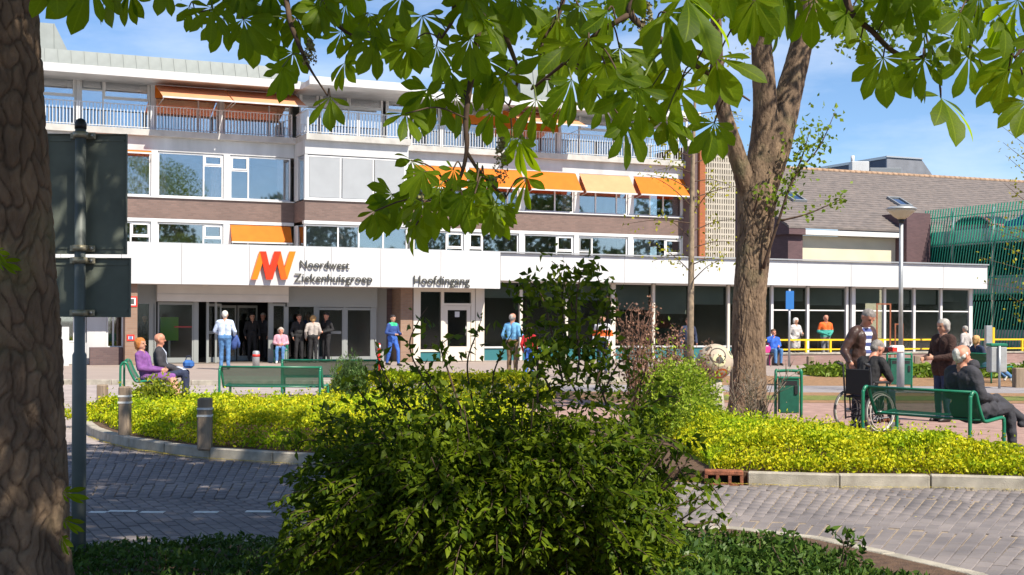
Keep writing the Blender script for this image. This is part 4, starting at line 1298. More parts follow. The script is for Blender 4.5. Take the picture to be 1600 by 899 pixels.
# a blue car on the top deck
def car(name, label, m, body_m, mtx):
    c = thing(name, label, 'car', matrix=mtx)
    prof = [(-2.05, .35), (-2.1, .62), (-1.95, .88), (-1.45, .95), (-.75, 1.38), (-.3, 1.46), (.75, 1.44), (1.45, 1.05), (1.95, .95), (2.08, .7), (2.05, .35)]
    mb = MB(body_m); W = .86
    n = len(prof); vs = []
    for w_, k in ((-W, 1), (-W + .06, 1), (W - .06, 1), (W, 1)):
        for x, z in prof:
            tz = max(0, z - .92); vs.append((x, w_ * (1 - .22 * tz / .5), z - (.03 if abs(w_) == W else 0)))
    fc = [tuple(range(n)), tuple(range(4 * n - 1, 3 * n - 1, -1))]
    for j in range(3):
        for i in range(n): fc.append((j * n + i, j * n + (i + 1) % n, (j + 1) * n + (i + 1) % n, (j + 1) * n + i))
    mb.add(vs, fc); b_ = mb.build('body', c)
    gm = mat('car_glass', (0.02, 0.025, 0.03), .08)
    for sd in (-1, 1):
        yy = sd * .80
        MB(gm).prism([(-1.28, .98), (-.68, 1.33), (-.02, 1.37), (-.02, .98)], 'y', yy - .02, yy + .02).build('side_window', c)
        MB(gm).prism([(.04, .98), (.04, 1.37), (.7, 1.35), (1.25, 1.04)], 'y', yy - .02, yy + .02).build('side_window', c)
        for x in (-1.3, 1.3):
            w_ = MB(mat('tyre', (.02, .02, .02), .8)).lathe([(.2, -.1), (.31, -.1), (.33, -.06), (.33, .06), (.31, .1), (.2, .1)], 20, c=(0, 0, 0), axis='y').build('wheel', c, loc=(x, sd * .78, .33))
            MB(M_alu).lathe([(.02, -.11), (.2, -.10), (.2, .10), (.02, .11)], 14, axis='y').build('rim', w_)
        MB(mat('tail_red', (.5, .01, .02), .3)).bbox(2.0, 2.09, sd * .62 - .1, sd * .62 + .1, .72, .9, .01).build('tail_light', c)
    MB(gm).hexa([(-1.42, -.66, .97), (-.78, -.58, 1.36), (-.78, .58, 1.36), (-1.42, .66, .97), (-1.44, -.66, 1.0), (-.80, -.58, 1.39), (-.80, .58, 1.39), (-1.44, .66, 1.0)]).build('windscreen', c)
    MB(gm).hexa([(1.43, -.62, 1.07), (.8, -.56, 1.42), (.8, .56, 1.42), (1.43, .62, 1.07), (1.45, -.62, 1.10), (.82, -.56, 1.45), (.82, .56, 1.45), (1.45, .62, 1.10)]).build('rear_window', c)
    return c
M_carblue = mat('car_blue', (0.02, 0.07, 0.28), .25, coat=.5)
zd = levels[0][1] + .25
dcar = pg(1565, 340)[0]
car('parked_car', 'dark blue car parked on the top level of the deck', None, M_carblue, FRAME @ Matrix.Translation((sG + 2.6, dcar - .6, zd)) @ Matrix.Rotation(R(100), 4, 'Z'))
car('parked_car', 'dull red car partly hidden behind green slats on the top deck', None, mat('car_dull_red', (.30, .12, .12), .25, coat=.5), FRAME @ Matrix.Translation((sG + 2.8, dcar + 4.4, zd)) @ Matrix.Rotation(R(95), 4, 'Z'))
# ================================================================== TREES AND PLANTS
def bark_mat(name, c1, c2, sc=9):
    m = mat(name, c1, 0.95, scale=sc, col2=c2, bump=0.9, bscale=40, detail=10, stretch=(1, 1, 0.45))
    n, l = m.node_tree.nodes, m.node_tree.links; p = n['Principled BSDF']
    src = p.inputs['Base Color'].links[0].from_socket
    a = n.new('ShaderNodeAttribute'); a.attribute_name = 'plate'      # fissured bark: cracks darker than the plates, with crevice shade painted into the colour
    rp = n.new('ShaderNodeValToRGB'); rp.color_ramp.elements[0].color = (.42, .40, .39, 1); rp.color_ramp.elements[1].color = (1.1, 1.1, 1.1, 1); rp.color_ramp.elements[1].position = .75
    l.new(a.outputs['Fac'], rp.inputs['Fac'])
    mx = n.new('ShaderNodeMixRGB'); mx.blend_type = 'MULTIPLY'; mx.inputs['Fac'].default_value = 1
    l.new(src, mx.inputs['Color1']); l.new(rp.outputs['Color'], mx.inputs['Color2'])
    # moss and lichen patches
    tc = n.new('ShaderNodeTexCoord'); nz = n.new('ShaderNodeTexNoise'); nz.inputs['Scale'].default_value = 2.3; nz.inputs['Detail'].default_value = 9
    l.new(tc.outputs['Object'], nz.inputs['Vector']); r3 = n.new('ShaderNodeValToRGB'); r3.color_ramp.elements[0].position = .56; r3.color_ramp.elements[1].position = .72; r3.color_ramp.elements[1].color = (.5, .5, .5, 1)
    l.new(nz.outputs['Fac'], r3.inputs['Fac']); m2 = n.new('ShaderNodeMixRGB'); m2.inputs['Color2'].default_value = (.15, .15, .075, 1)
    l.new(r3.outputs['Color'], m2.inputs['Fac']); l.new(mx.outputs['Color'], m2.inputs['Color1']); l.new(m2.outputs['Color'], p.inputs['Base Color'])
    return m
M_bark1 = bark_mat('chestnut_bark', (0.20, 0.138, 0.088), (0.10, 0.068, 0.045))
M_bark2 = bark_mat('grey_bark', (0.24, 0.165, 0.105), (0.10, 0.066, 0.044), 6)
M_twig = mat('twig_bark', (0.075, 0.045, 0.03), .9, var=.3, scale=20)
M_twig_red = mat('dry_twig', (0.22, 0.115, 0.08), .9, var=.3, scale=20)

def trunk_mesh(name, path, radii, m, nseg=120, nlen=300, cell=(7, 2.2), depth=0.02, wob=0.03, seed=3):
    """trunk with raised bark plates between cracks: real relief"""
    r = np.random.default_rng(seed)
    P = np.array([tuple(p) for p in path]); L = np.concatenate([[0], np.cumsum(np.linalg.norm(np.diff(P, axis=0), axis=1))])
    s = np.linspace(0, L[-1], nlen)
    C = np.stack([np.interp(s, L, P[:, k]) for k in range(3)], 1)
    rad = np.interp(s, L, radii)
    # smooth centre line
    for _ in range(8):
        C[1:-1] = (C[:-2] + 2 * C[1:-1] + C[2:]) / 4; rad[1:-1] = (rad[:-2] + 2 * rad[1:-1] + rad[2:]) / 4
    T = unit(np.gradient(C, axis=0))
    A = unit(np.cross(T, np.array([0.0, 1.0, 0.0]))); B = np.cross(T, A)
    th = np.linspace(0, 2 * np.pi, nseg, endpoint=False)
    tt, ss = np.meshgrid(th, s)
    # stretched cells on the bark: u around (in cells), v along
    rm = float(np.mean(rad)); nu = max(4, int(2 * np.pi * rm * cell[0])); nv = max(4, int(L[-1] * cell[1]))
    u = tt / (2 * np.pi) * nu; v = ss / L[-1] * nv
    u = u + .22 * np.sin(v * 1.1) + .18 * np.sin(v * 2.7 + 2) + .12 * np.sin(v * 5.3 + u * 1.3); v = v + .45 * np.sin(u * 1.4 + v * .6) + .25 * np.sin(u * 3.1)
    iu, iv = np.floor(u).astype(int), np.floor(v).astype(int)
    f1 = np.full(u.shape, 9.0); f2 = np.full(u.shape, 9.0)
    jx = r.uniform(0.05, .95, (nu, nv + 4)); jy = r.uniform(.05, .95, (nu, nv + 4)); jh = r.uniform(-.5, .5, (nu, nv + 4)); hh = np.zeros(u.shape)
    for du in (-1, 0, 1):
        for dv in (-1, 0, 1):
            ci, cj = (iu + du) % nu, np.clip(iv + dv, 0, nv + 2)
            d = np.hypot(iu + du + jx[ci, cj] - u, iv + dv + jy[ci, cj] - v)
            hh = np.where(d < f1, jh[ci, cj], hh)
            f2 = np.where(d < f1, f1, np.minimum(f2, d)); f1 = np.minimum(f1, d)
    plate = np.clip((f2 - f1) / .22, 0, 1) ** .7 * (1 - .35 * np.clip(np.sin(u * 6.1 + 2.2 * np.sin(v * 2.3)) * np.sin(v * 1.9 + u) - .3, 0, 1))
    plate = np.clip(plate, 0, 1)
    # a second, finer set of cracks breaks the plates up
    u2, v2 = u * 2.3 + .3 * np.sin(v * 3.3), v * 1.7 + .3 * np.sin(u * 2.9)
    n2u, n2v = int(nu * 2.3) + 1, int(nv * 1.7) + 3
    a1 = np.full(u.shape, 9.0); a2 = np.full(u.shape, 9.0); kx, ky = r.uniform(0, 1, (n2u, n2v)), r.uniform(0, 1, (n2u, n2v)); bu, bv = np.floor(u2).astype(int), np.floor(v2).astype(int)
    for du in (-1, 0, 1):
        for dv in (-1, 0, 1):
            ci, cj = (bu + du) % n2u, np.clip(bv + dv, 0, n2v - 1)
            d = np.hypot(bu + du + kx[ci, cj] - u2, bv + dv + ky[ci, cj] - v2)
            a2 = np.where(d < a1, a1, np.minimum(a2, d)); a1 = np.minimum(a1, d)
    fine = np.clip((a2 - a1) / .25, 0, 1)
    brk = np.clip(.5 + .9 * np.sin(u * .9 + 1.7 * np.sin(v * .7)) * np.sin(v * 1.1 + u * .6), 0, 1)      # only here and there
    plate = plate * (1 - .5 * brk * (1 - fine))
    rel = depth * (plate - .6) + depth * .5 * hh + depth * .35 * np.sin(u * 9 + v * 5) * np.sin(v * 13) * .5
    wobb = wob * (np.sin(tt * 2 + ss * 1.3) * .6 + np.sin(tt * 3 - ss * 2.1) * .4)
    rr = rad[:, None] * (1 + wobb) + rel
    V = C[:, None, :] + (A[:, None, :] * np.cos(tt)[..., None] + B[:, None, :] * np.sin(tt)[..., None]) * rr[..., None]
    idx = np.arange(nlen * nseg).reshape(nlen, nseg)
    Q = np.stack([idx[:-1], np.roll(idx, -1, 1)[:-1], np.roll(idx, -1, 1)[1:], idx[1:]], -1).reshape(-1, 4)
    me = fast_mesh(name, V.reshape(-1, 3), Q, m, smooth=True)
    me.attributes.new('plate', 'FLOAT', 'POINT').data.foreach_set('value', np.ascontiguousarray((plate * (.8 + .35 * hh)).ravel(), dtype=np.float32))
    return me

# ---- palmate horse-chestnut leaf: several obovate leaflets hanging from one hub
M_chest = leaf_mat('chestnut_leaf', (0.036, 0.080, 0.003), (0.115, 0.185, 0.005), trans=0.60, tcol=(0.36, 0.52, 0.007), rough=.5, spec=.2, veins=True)
M_chest_c = leaf_mat('chestnut_crown_leaf', (0.045, 0.090, 0.004), (0.095, 0.165, 0.007), trans=0.5, tcol=(0.30, 0.46, 0.010), spec=.15)
def palmate(seed, nl=7, spread=78, L=1.0, coarse=False):
    r = random.Random(seed)
    vs, fc, att = [], [], []
    for i in range(nl):
        f = (i / (nl - 1)) * 2 - 1
        ang = R(spread) * f + R(r.uniform(-5, 5))
        ln = L * (1 - .42 * abs(f) ** 1.6) * r.uniform(.92, 1.08)
        w = ln * .158 * r.uniform(.85, 1.15)
        droop = r.uniform(.05, .28) * (1 + .6 * abs(f)); cup = r.uniform(.10, .35); tilt = r.uniform(-.35, .35) + .3 * f
        prof = [(0.0, .02), (.12, .10), (.22, .27), (.32, .46), (.42, .63), (.52, .80), (.61, .95), (.69, 1.0), (.77, .97), (.84, .84), (.90, .60), (.95, .30), (1.0, .02)]
        prof = [(t_, q * r.uniform(.93, 1.07)) for t_, q in prof]
        if coarse: prof = [(0, .05), (.35, .5), (.68, 1.0), (1.0, .05)]
        o = len(vs)
        dx, dz = math.sin(ang), -math.cos(ang)
        for t_, q in prof:
            x, z = dx * ln * t_, dz * ln * t_
            y = -droop * ln * math.sin(t_ * 1.6) * .5 + droop * ln * t_ * t_ * .8
            for sd in ((-1, 1) if coarse else (-1, 0, 1)):
                px_, pz_ = -dz * w * q * sd, dx * w * q * sd
                yy = y - abs(sd) * cup * w * q + sd * tilt * w * q
                vs.append((x + px_, yy, z + pz_)); att.append((sd, t_))
        for k in range(len(prof) - 1):
            if coarse:
                a = o + k * 2; fc.append((a, a + 1, a + 3, a + 2)); continue
            for c in (0, 1):
                a = o + k * 3 + c
                fc.append((a, a + 1, a + 4, a + 3))
    return vs, fc, att
pal, palc = [], []
for sd, nl, sp in ((1, 7, 80), (2, 7, 92), (3, 5, 62), (4, 7, 70), (5, 6, 85), (6, 5, 74), (7, 7, 100)):
    pal.append(palmate(sd, nl, sp)); palc.append(palmate(sd, nl, sp, coarse=True))
def leaf_object_mesh(k):
    v_, f_, t_ = pal[k]
    me = bpy.data.meshes.new('leaf'); me.from_pydata(v_, [], f_); me.materials.append(M_chest)
    me.polygons.foreach_set('use_smooth', [True] * len(f_))
    for nm, c in (('lu', 0), ('lt', 1)): me.attributes.new(nm, 'FLOAT', 'POINT').data.foreach_set('value', [float(q[c]) for q in t_])
    me.update()
    return me
pal_me = [leaf_object_mesh(k) for k in range(len(pal))]

TX, TY = -2.36, 6.15
chest = thing('chestnut_tree', 'dark rough-barked chestnut tree with big hand-shaped leaves overhanging everything', 'tree', (0, 0, 0))
tp = [(TX + .03, TY, -.1), (TX + .0, TY, .5), (TX - .03, TY, 1.6), (TX - .10, TY, 3.0), (TX - .05, TY, 4.4), (TX + .1, TY - .1, 5.4), (TX + .15, TY - .2, 6.5)]
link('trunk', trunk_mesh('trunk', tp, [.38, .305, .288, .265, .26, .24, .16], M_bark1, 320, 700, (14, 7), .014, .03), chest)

def P3(px, py, Y): return at(px, py, Y)
branches = [   # photo point and distance of each node, thick end first
    [(-60, -560, 6.0, .10), (150, -420, 5.8, .08), (330, -200, 5.6, .05), (430, -60, 5.4, .020), (447, 0, 5.3, .012), (455, 40, 5.2, .010), (475, 88, 5.2, .008), (487, 112, 5.2, .005), (512, 150, 5.2, .003)],
    [(330, -200, 5.6, .04), (470, -60, 5.5, .014), (508, 8, 5.5, .010), (530, 42, 5.5, .008), (562, 62, 5.5, .005)],
    [(-40, -600, 6.0, .13), (300, -420, 5.4, .10), (620, -230, 4.9, .05), (740, -60, 4.7, .018), (757, 0, 4.7, .013), (746, 60, 4.7, .012), (737, 120, 4.7, .011), (728, 185, 4.7, .010), (729, 238, 4.7, .008), (716, 285, 4.7, .006), (690, 320, 4.7, .004)],
    [(729, 238, 4.7, .007), (752, 272, 4.7, .006), (790, 310, 4.7, .004)],
    [(740, -60, 4.7, .016), (712, 0, 4.6, .010), (708, 30, 4.6, .007), (690, 60, 4.6, .004)],
    [(620, -230, 4.9, .04), (770, -60, 5.0, .014), (780, 5, 5.0, .012), (790, 55, 5.0, .010), (806, 100, 5.0, .008), (808, 130, 5.0, .006), (795, 165, 5.0, .004)],
    [(300, -420, 5.4, .09), (800, -330, 4.6, .07), (1010, -120, 4.2, .03), (1000, -20, 4.2, .016), (985, 22, 4.2, .012), (1030, 60, 4.2, .010), (1075, 95, 4.2, .008), (1130, 130, 4.2, .006), (1172, 158, 4.2, .003)],
    [(985, 22, 4.2, .010), (930, 55, 4.2, .008), (880, 100, 4.3, .006), (830, 140, 4.4, .004)],
    [(800, -330, 4.6, .06), (1180, -240, 4.2, .05), (1300, -60, 4.5, .018), (1330, 18, 4.5, .011), (1362, 48, 4.5, .010), (1395, 80, 4.5, .009), (1430, 92, 4.5, .008), (1462, 86, 4.5, .006), (1470, 150, 4.5, .003)],
    [(1180, -240, 4.2, .05), (1480, -160, 4.0, .03), (1600, -40, 3.9, .014), (1640, 40, 3.9, .010), (1600, 75, 3.9, .006), (1585, 90, 3.9, .004)],
    [(1480, -160, 4.0, .02), (1500, -30, 4.2, .012), (1525, 20, 4.2, .008), (1515, 80, 4.2, .005)],
    [(800, -330, 4.6, .05), (860, -80, 4.9, .014), (880, 0, 4.9, .009), (850, 60, 4.9, .006), (845, 86, 4.9, .004)],
    [(330, -200, 5.6, .03), (260, -80, 5.0, .010), (230, -30, 4.6, .006), (200, -25, 4.4, .004)],
    [(430, -60, 5.4, .014), (390, -20, 5.4, .008), (350, 10, 5.4, .005), (305, 20, 5.4, .003)],
]
nodes = []
for b in branches:
    pts = smooth_path([P3(x, y, Y) for x, y, Y, _ in b], 5)
    rr = np.interp(np.linspace(0, len(b) - 1, len(pts)), range(len(b)), [q[3] for q in b])
    MB(M_twig).tube(pts, list(rr), 7).build('branch', chest)
    nodes += [p for p, q in zip(pts, rr) if q < .016]

# leaves: photo position of the hub, leaflet length in photo px
hubs = [(90, -45, 95), (140, -30, 95), (178, -25, 80), (205, -15, 60), (250, -28, 55),
        (296, 10, 45), (330, 12, 60), (350, 30, 62), (380, 30, 70), (402, 44, 70), (412, 10, 60), (360, -8, 50),
        (430, 22, 66), (452, 20, 60), (458, 82, 55), (441, 105, 58), (516, 152, 62), (539, 98, 52), (534, 50, 42), (560, 60, 60),
        (470, 40, 50), (500, 10, 60), (540, 8, 60), (575, 20, 70), (603, 22, 70), (587, 60, 66), (620, 64, 70), (660, 25, 70), (640, 70, 66), (682, 72, 64), (700, 106, 60), (668, 140, 70),
        (634, 178, 60), (682, 152, 72), (712, 152, 66), (760, 94, 78), (735, 60, 70), (772, 172, 64), (813, 216, 66), (838, 156, 70), (850, 84, 74), (790, 118, 70), (740, 120, 70),
        (613, 304, 70), (586, 330, 52), (647, 298, 62), (662, 316, 66), (650, 352, 56), (713, 312, 60), (690, 318, 60), (722, 305, 66), (764, 292, 66), (784, 318, 62), (824, 278, 62), (800, 214, 60), (745, 285, 55), (610, 318, 66),
        (809, 4, 70), (950, 16, 74), (968, 75, 100), (1058, 72, 120), (1071, -5, 130), (974, 192, 84), (1038, 186, 76), (1116, 192, 70), (1118, 90, 104), (893, 124, 80), (937, 154, 62), (968, 118, 70), (999, 138, 92), (920, 60, 80),
        (905, 10, 80), (870, 30, 80), (1040, 20, 110), (880, 160, 60), (1000, 170, 70), (1060, 140, 80), (945, 100, 84), (890, 70, 80),
        (1207, 12, 92), (1180, 0, 80), (1272, -2, 78), (1240, -15, 70), (1322, 22, 66), (1300, 5, 70), (1380, 90, 84), (1345, 60, 60), (1418, 100, 72), (1442, 92, 64), (1470, 153, 100), (1514, 86, 70), (1588, 78, 90), (1606, 160, 76), (1562, 25, 90), (1500, 20, 70), (1442, 44, 64), (1541, 124, 60), (1576, 110, 84),
        (1395, 20, 60), (1420, 0, 64), (1470, 0, 70), (1530, -10, 84), (1590, 0, 90), (1350, 5, 60), (1490, 60, 60), (1455, 70, 56), (1620, 60, 90)]
def fill(n, x0, x1, y0, y1, sz):
    for _ in range(n): hubs.append((random.uniform(x0, x1), random.uniform(y0, y1), random.uniform(*sz)))
fill(9, 560, 830, -40, 40, (55, 75)); fill(5, 820, 1150, -50, 40, (70, 95))
fill(10, 1100, 1620, -70, -15, (70, 100)); fill(8, 300, 560, -50, 5, (50, 72)); fill(10, 640, 800, 250, 330, (40, 62))
nod = np.array([tuple(p) for p in nodes])
for i, (x, y, sz) in enumerate(hubs):
    # distance: that of the nearest twig on the picture side
    base = at(x, y, 4.7)
    d2_ = np.array([(n_[0] / n_[1] - base.x / 4.7) ** 2 + ((n_[2] - HC) / n_[1] - (base.z - HC) / 4.7) ** 2 for n_ in nod])
    j = int(np.argmin(d2_)); Y = nod[j][1] + random.uniform(-.35, .35)
    hub = at(x, y, Y); s_ = sz * Y / F * .96
    o = link('leaf', pal_me[i % len(pal_me)], chest, loc=hub)
    o.scale = (s_ * random.choice((-1, 1)), s_, s_)
    dx_ = x - (800 + F * nod[j][0] / nod[j][1])
    o.rotation_euler = (R(random.uniform(-38, 22)), R(random.uniform(-24, 24) - max(-26, min(26, dx_ * .5))), R(random.uniform(-55, 55)))
    tgt = Vector(nod[j])
    if (tgt - hub).length > .45: tgt = hub + Vector((random.uniform(-.06, .06), .05, .22))
    mid = (hub + tgt) / 2 + Vector((0, 0, .03))
    MB(M_twig if i % 3 else mat('petiole', (.10, .13, .03), .6)).tube(smooth_path([tgt, mid, hub], 3), [.0028] * 7, 5).build('petiole', o)
    c_ = o.children[0]; c_.matrix_parent_inverse = (Matrix.LocRotScale(o.location, o.rotation_euler, o.scale)).inverted()
# faded flower panicles
M_pan = leaf_mat('flower_panicle', (0.16, 0.13, 0.05), (0.42, 0.40, 0.22), trans=.25)
for x, y, Y, h in ((484, 80, 5.2, .10), (782, 250, 4.7, .16), (1010, 28, 4.2, .10), (868, 55, 4.9, .12), (660, 288, 4.7, .10), (703, 300, 4.7, .09)):
    c = at(x, y, Y); n = 220
    tt = rng.uniform(0, 1, n); a = rng.uniform(0, 6.28, n); q = (.012 + .022 * (1 - tt)) * rng.uniform(.3, 1, n)
    C = np.stack([c.x + q * np.cos(a), c.y + q * np.sin(a), c.z - h * .5 + h * tt], 1)
    leaf_cloud('flower_panicle', C, .012, M_pan, chest, width=.8)

# the crown above the picture: it shades the verge and the lay-by
def crown_mesh(name, P, L, m, keep=lambda P: np.ones(len(P), bool)):
    P = P[keep(P)]
    V, Q, off = [], [], 0
    for k in range(len(pal)):
        idx = np.arange(k, len(P), len(pal)); n = len(idx)
        if n == 0: continue
        v_ = np.array(palc[k][0])[:, :]; f_ = np.array(palc[k][1])
        a = rng.uniform(0, 6.28, n); e = rng.uniform(-.9, .5, n); s_ = L * rng.uniform(.7, 1.3, n)
        ca, sa, ce, se = np.cos(a), np.sin(a), np.cos(e), np.sin(e)
        x, y, z = v_[:, 0][None], v_[:, 1][None], v_[:, 2][None]
        y2 = ce[:, None] * y - se[:, None] * z; z2 = se[:, None] * y + ce[:, None] * z
        X = ca[:, None] * x - sa[:, None] * y2; Y = sa[:, None] * x + ca[:, None] * y2
        W = np.stack([X, Y, z2], -1) * s_[:, None, None] + P[idx][:, None, :]
        V.append(W.reshape(-1, 3)); Q.append((f_[None] + len(v_) * np.arange(n)[:, None, None] + off).reshape(-1, 4)); off += n * len(v_)
    return fast_mesh(name, np.concatenate(V), np.concatenate(Q), m, smooth=True)
n = 24000
P = rng.normal(size=(n, 3)); P = unit(P) * rng.uniform(.25, 1, (n, 1)) ** .5
P = P * np.array([6.2, 7.2, 3.1]) + np.array([-1.2, 5.6, 7.6])
P[:, :2] += .7 * np.stack([lumps(P[:, 0] * 1.0, P[:, 2], 1.2, 1), lumps(P[:, 1], P[:, 2], 1.2, 2)], 1)
low = HC + .275 * P[:, 1] + .62
P = P[(P[:, 2] > np.maximum(low, 4.0))]
gapn = lumps(P[:, 0] - .66 * P[:, 2] * 0, P[:, 1], 1.9, 4)
P = P[gapn > -.75]
P = P[(P[:, 0] < 4.6 - .25 * (P[:, 1] - 3))]
thin = (P[:, 0] > 1.7) & (P[:, 1] < 4.6)          # leaves taken out here so sun reaches the hanging leaves and bush
P = P[~thin | (rng.uniform(size=len(P)) < np.where(P[:, 1] < 3.2, .10, .32))]
tag(link('crown', crown_mesh('crown', P, .24, M_chest_c), chest), kind='stuff')
for k in range(9):       # limbs inside the crown
    a = k * .7 + .3; e = Vector((TX + 4.2 * math.cos(a), TY + 3.6 * math.sin(a), 6.0 + 1.6 * (k % 3)))
    e.z = max(e.z, HC + .30 * e.y + .5)
    MB(M_bark1).tube(smooth_path([(TX + .1, TY - .1, 4.6 + .2 * (k % 3)), ((TX + e.x) / 2, (TY + e.y) / 2, max(5.6, e.z - .5)), e], 5), list(np.linspace(.12, .02, 11)), 8).build('branch', chest)
# suckers on the trunk
for (x, y, Y, sz, ry) in ((-4, 392, 5.82, 40, -95), (0, 408, 5.82, 44, -110), (98, 770, 5.85, 46, -120), (100, 812, 5.85, 40, -100), (97, 838, 5.85, 38, -80)):
    o = link('leaf', pal_me[2], chest, loc=at(x, y, Y)); s_ = sz * Y / F; o.scale = (s_ * .55, s_, s_); o.rotation_euler = (R(-20), R(ry + 40), R(random.uniform(-20, 20)))

# ---- tree in the island
M_lime = leaf_mat('fresh_leaf', (0.10, 0.19, 0.012), (0.26, 0.36, 0.03), trans=.45)
M_lime2 = leaf_mat('fresh_yellow_leaf', (0.22, 0.26, 0.015), (0.48, 0.44, 0.03), trans=.45)
B2 = G(1166, 652)
t2 = thing('island_tree', 'stout grey-barked forked tree in the middle of the planted island', 'tree', (0, 0, 0))
Yt = B2.y
tp2 = [at(1166, 665, Yt), at(1168, 630, Yt), at(1169, 560, Yt), at(1171, 470, Yt), at(1178, 380, Yt), at(1182, 310, Yt), at(1184, 270, Yt)]
px_m = Yt / F
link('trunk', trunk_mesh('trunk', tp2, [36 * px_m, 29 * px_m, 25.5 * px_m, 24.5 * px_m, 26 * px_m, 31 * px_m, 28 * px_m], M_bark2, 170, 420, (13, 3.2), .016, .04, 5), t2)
def limb(pts, r0, parent, m=M_bark2, seed=1, rel=.010):
    P_ = smooth_path([at(x, y, Y) for x, y, Y, _ in pts], 4); rr = np.interp(np.linspace(0, len(pts) - 1, len(P_)), range(len(pts)), [q[3] for q in pts])
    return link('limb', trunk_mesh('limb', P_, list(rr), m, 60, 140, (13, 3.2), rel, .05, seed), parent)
limb([(1184, 300, Yt, .30), (1194, 230, Yt, .24), (1196, 170, Yt - .1, .19), (1192, 100, Yt - .2, .17), (1186, 20, Yt - .3, .15), (1178, -80, Yt - .4, .11)], 0, t2, seed=11)
limb([(1186, 300, Yt, .28), (1212, 225, Yt, .25), (1232, 150, Yt + .1, .21), (1250, 80, Yt + .2, .18), (1262, 10, Yt + .3, .16), (1275, -90, Yt + .4, .12)], 0, t2, seed=12)
limb([(1176, 320, Yt, .20), (1160, 270, Yt - .2, .15), (1143, 215, Yt - .4, .125), (1128, 160, Yt - .5, .11), (1120, 90, Yt - .6, .10), (1118, 0, Yt - .7, .08)], 0, t2, seed=13)
limb([(1178, -80, Yt - .4, .12), (1080, -200, Yt - 1, .07), (980, -260, Yt - 1.4, .03)], 0, t2, seed=14)
limb([(1275, -90, Yt + .4, .12), (1340, -120, Yt + .6, .07), (1420, -100, Yt + .8, .03)], 0, t2, seed=15)
limb([(1340, -120, Yt + .6, .06), (1390, -10, Yt + .7, .03), (1420, 50, Yt + .7, .012)], 0, t2, seed=16)
# water shoots with bright leaves
def shoot(pts, n, spread, size, m, parent, r0=.02):
    P_ = smooth_path([at(x, y, Y) for x, y, Y in pts], 5)
    MB(M_twig).tube(P_, list(np.linspace(r0, .004, len(P_))), 6).build('shoot', parent)
    A_ = np.array([tuple(p) for p in P_]); k = rng.integers(len(A_) // 3, len(A_), n)
    return leaf_cloud('foliage', A_[k] + rng.normal(0, spread, (n, 3)), size, m, parent, width=.65)
shoot([(1192, 420, Yt - .3), (1215, 350, Yt - .5), (1240, 280, Yt - .6), (1280, 230, Yt - .6), (1305, 175, Yt - .6)], 150, .13, .085, M_lime, t2, .03)
shoot([(1240, 280, Yt - .6), (1255, 240, Yt - .5), (1265, 205, Yt - .5)], 150, .17, .085, M_lime, t2)
shoot([(1200, 360, Yt - .4), (1215, 310, Yt - .5), (1225, 300, Yt - .5)], 60, .12, .085, M_lime, t2)
shoot([(1220, 345, Yt - .5), (1260, 335, Yt - .6), (1300, 318, Yt - .6), (1320, 308, Yt - .6)], 60, .08, .08, M_lime, t2)
shoot([(1178, 330, Yt - .4), (1186, 305, Yt - .6), (1192, 292, Yt - .6)], 30, .08, .08, M_lime, t2)
# its crown, mostly above the picture
n = 16000
P = unit(rng.normal(size=(n, 3))) * rng.uniform(.3, 1, (n, 1)) ** .6 * np.array([4.6, 4.2, 2.6]) + np.array([B2.x + .2, Yt, 9.6])
P = P[lumps(P[:, 0], P[:, 1] + P[:, 2], 1.3, 9) > -.15]
P = P[P[:, 2] > HC + .245 * P[:, 1]]
tag(leaf_cloud('crown', P, .13, M_lime, t2, width=.6), kind='stuff')
for cx, cy_, n_, w_ in ((1330, 40, 150, .35), (1400, 40, 200, .45), (1450, 10, 160, .4), (1540, 30, 120, .4), (1350, 75, 60, .22), (870, 25, 200, .5), (960, 10, 160, .4), (1170, 10, 90, .3)):
    c = at(cx, cy_, Yt + .5)
    leaf_cloud('foliage', np.array(c) + rng.normal(0, 1, (n_, 3)) * np.array([w_, w_, w_ * .5]), .12, M_lime, t2, width=.6)

# ---- slender young tree
Ys = 33.0
st_ = thing('slender_tree', 'thin young tree with sparse yellow green leaves before the white fascia', 'tree', (0, 0, 0))
trk = [(1079, 596, .085), (1079, 500, .08), (1080, 420, .075), (1081, 330, .065), (1083, 240, .05), (1086, 150, .03), (1090, 80, .012)]
MB(mat('young_bark', (.26, .20, .14), .9, var=.3, scale=10)).tube([at(x, y, Ys) for x, y, _ in trk], [q for *_, q in trk], 10).build('trunk', st_)
brs = []
for k in range(26):
    y0 = 440 - 13.0 * k; sd = -1 if k % 2 else 1
    ln = random.uniform(50, 125) * (1 - .25 * (k / 26)) * (.75 if k < 3 else 1)
    x1 = 1080 + sd * ln; y1 = y0 - random.uniform(-8, 60)
    pp = smooth_path([at(1081, y0, Ys), at(1081 + sd * ln * .5, (y0 + y1) / 2 - 6, Ys + random.uniform(-.5, .5)), at(x1, y1, Ys + random.uniform(-1, 1))], 6)
    MB(M_twig).tube(pp, list(np.linspace(.016, .004, len(pp))), 5).build('branch', st_); brs += pp[3:]
A_ = np.array([tuple(p) for p in brs]); k = rng.integers(0, len(A_), 620)
leaf_cloud('foliage', A_[k] + rng.normal(0, .13, (620, 3)), .10, M_lime2, st_, width=.55, droop=.4)

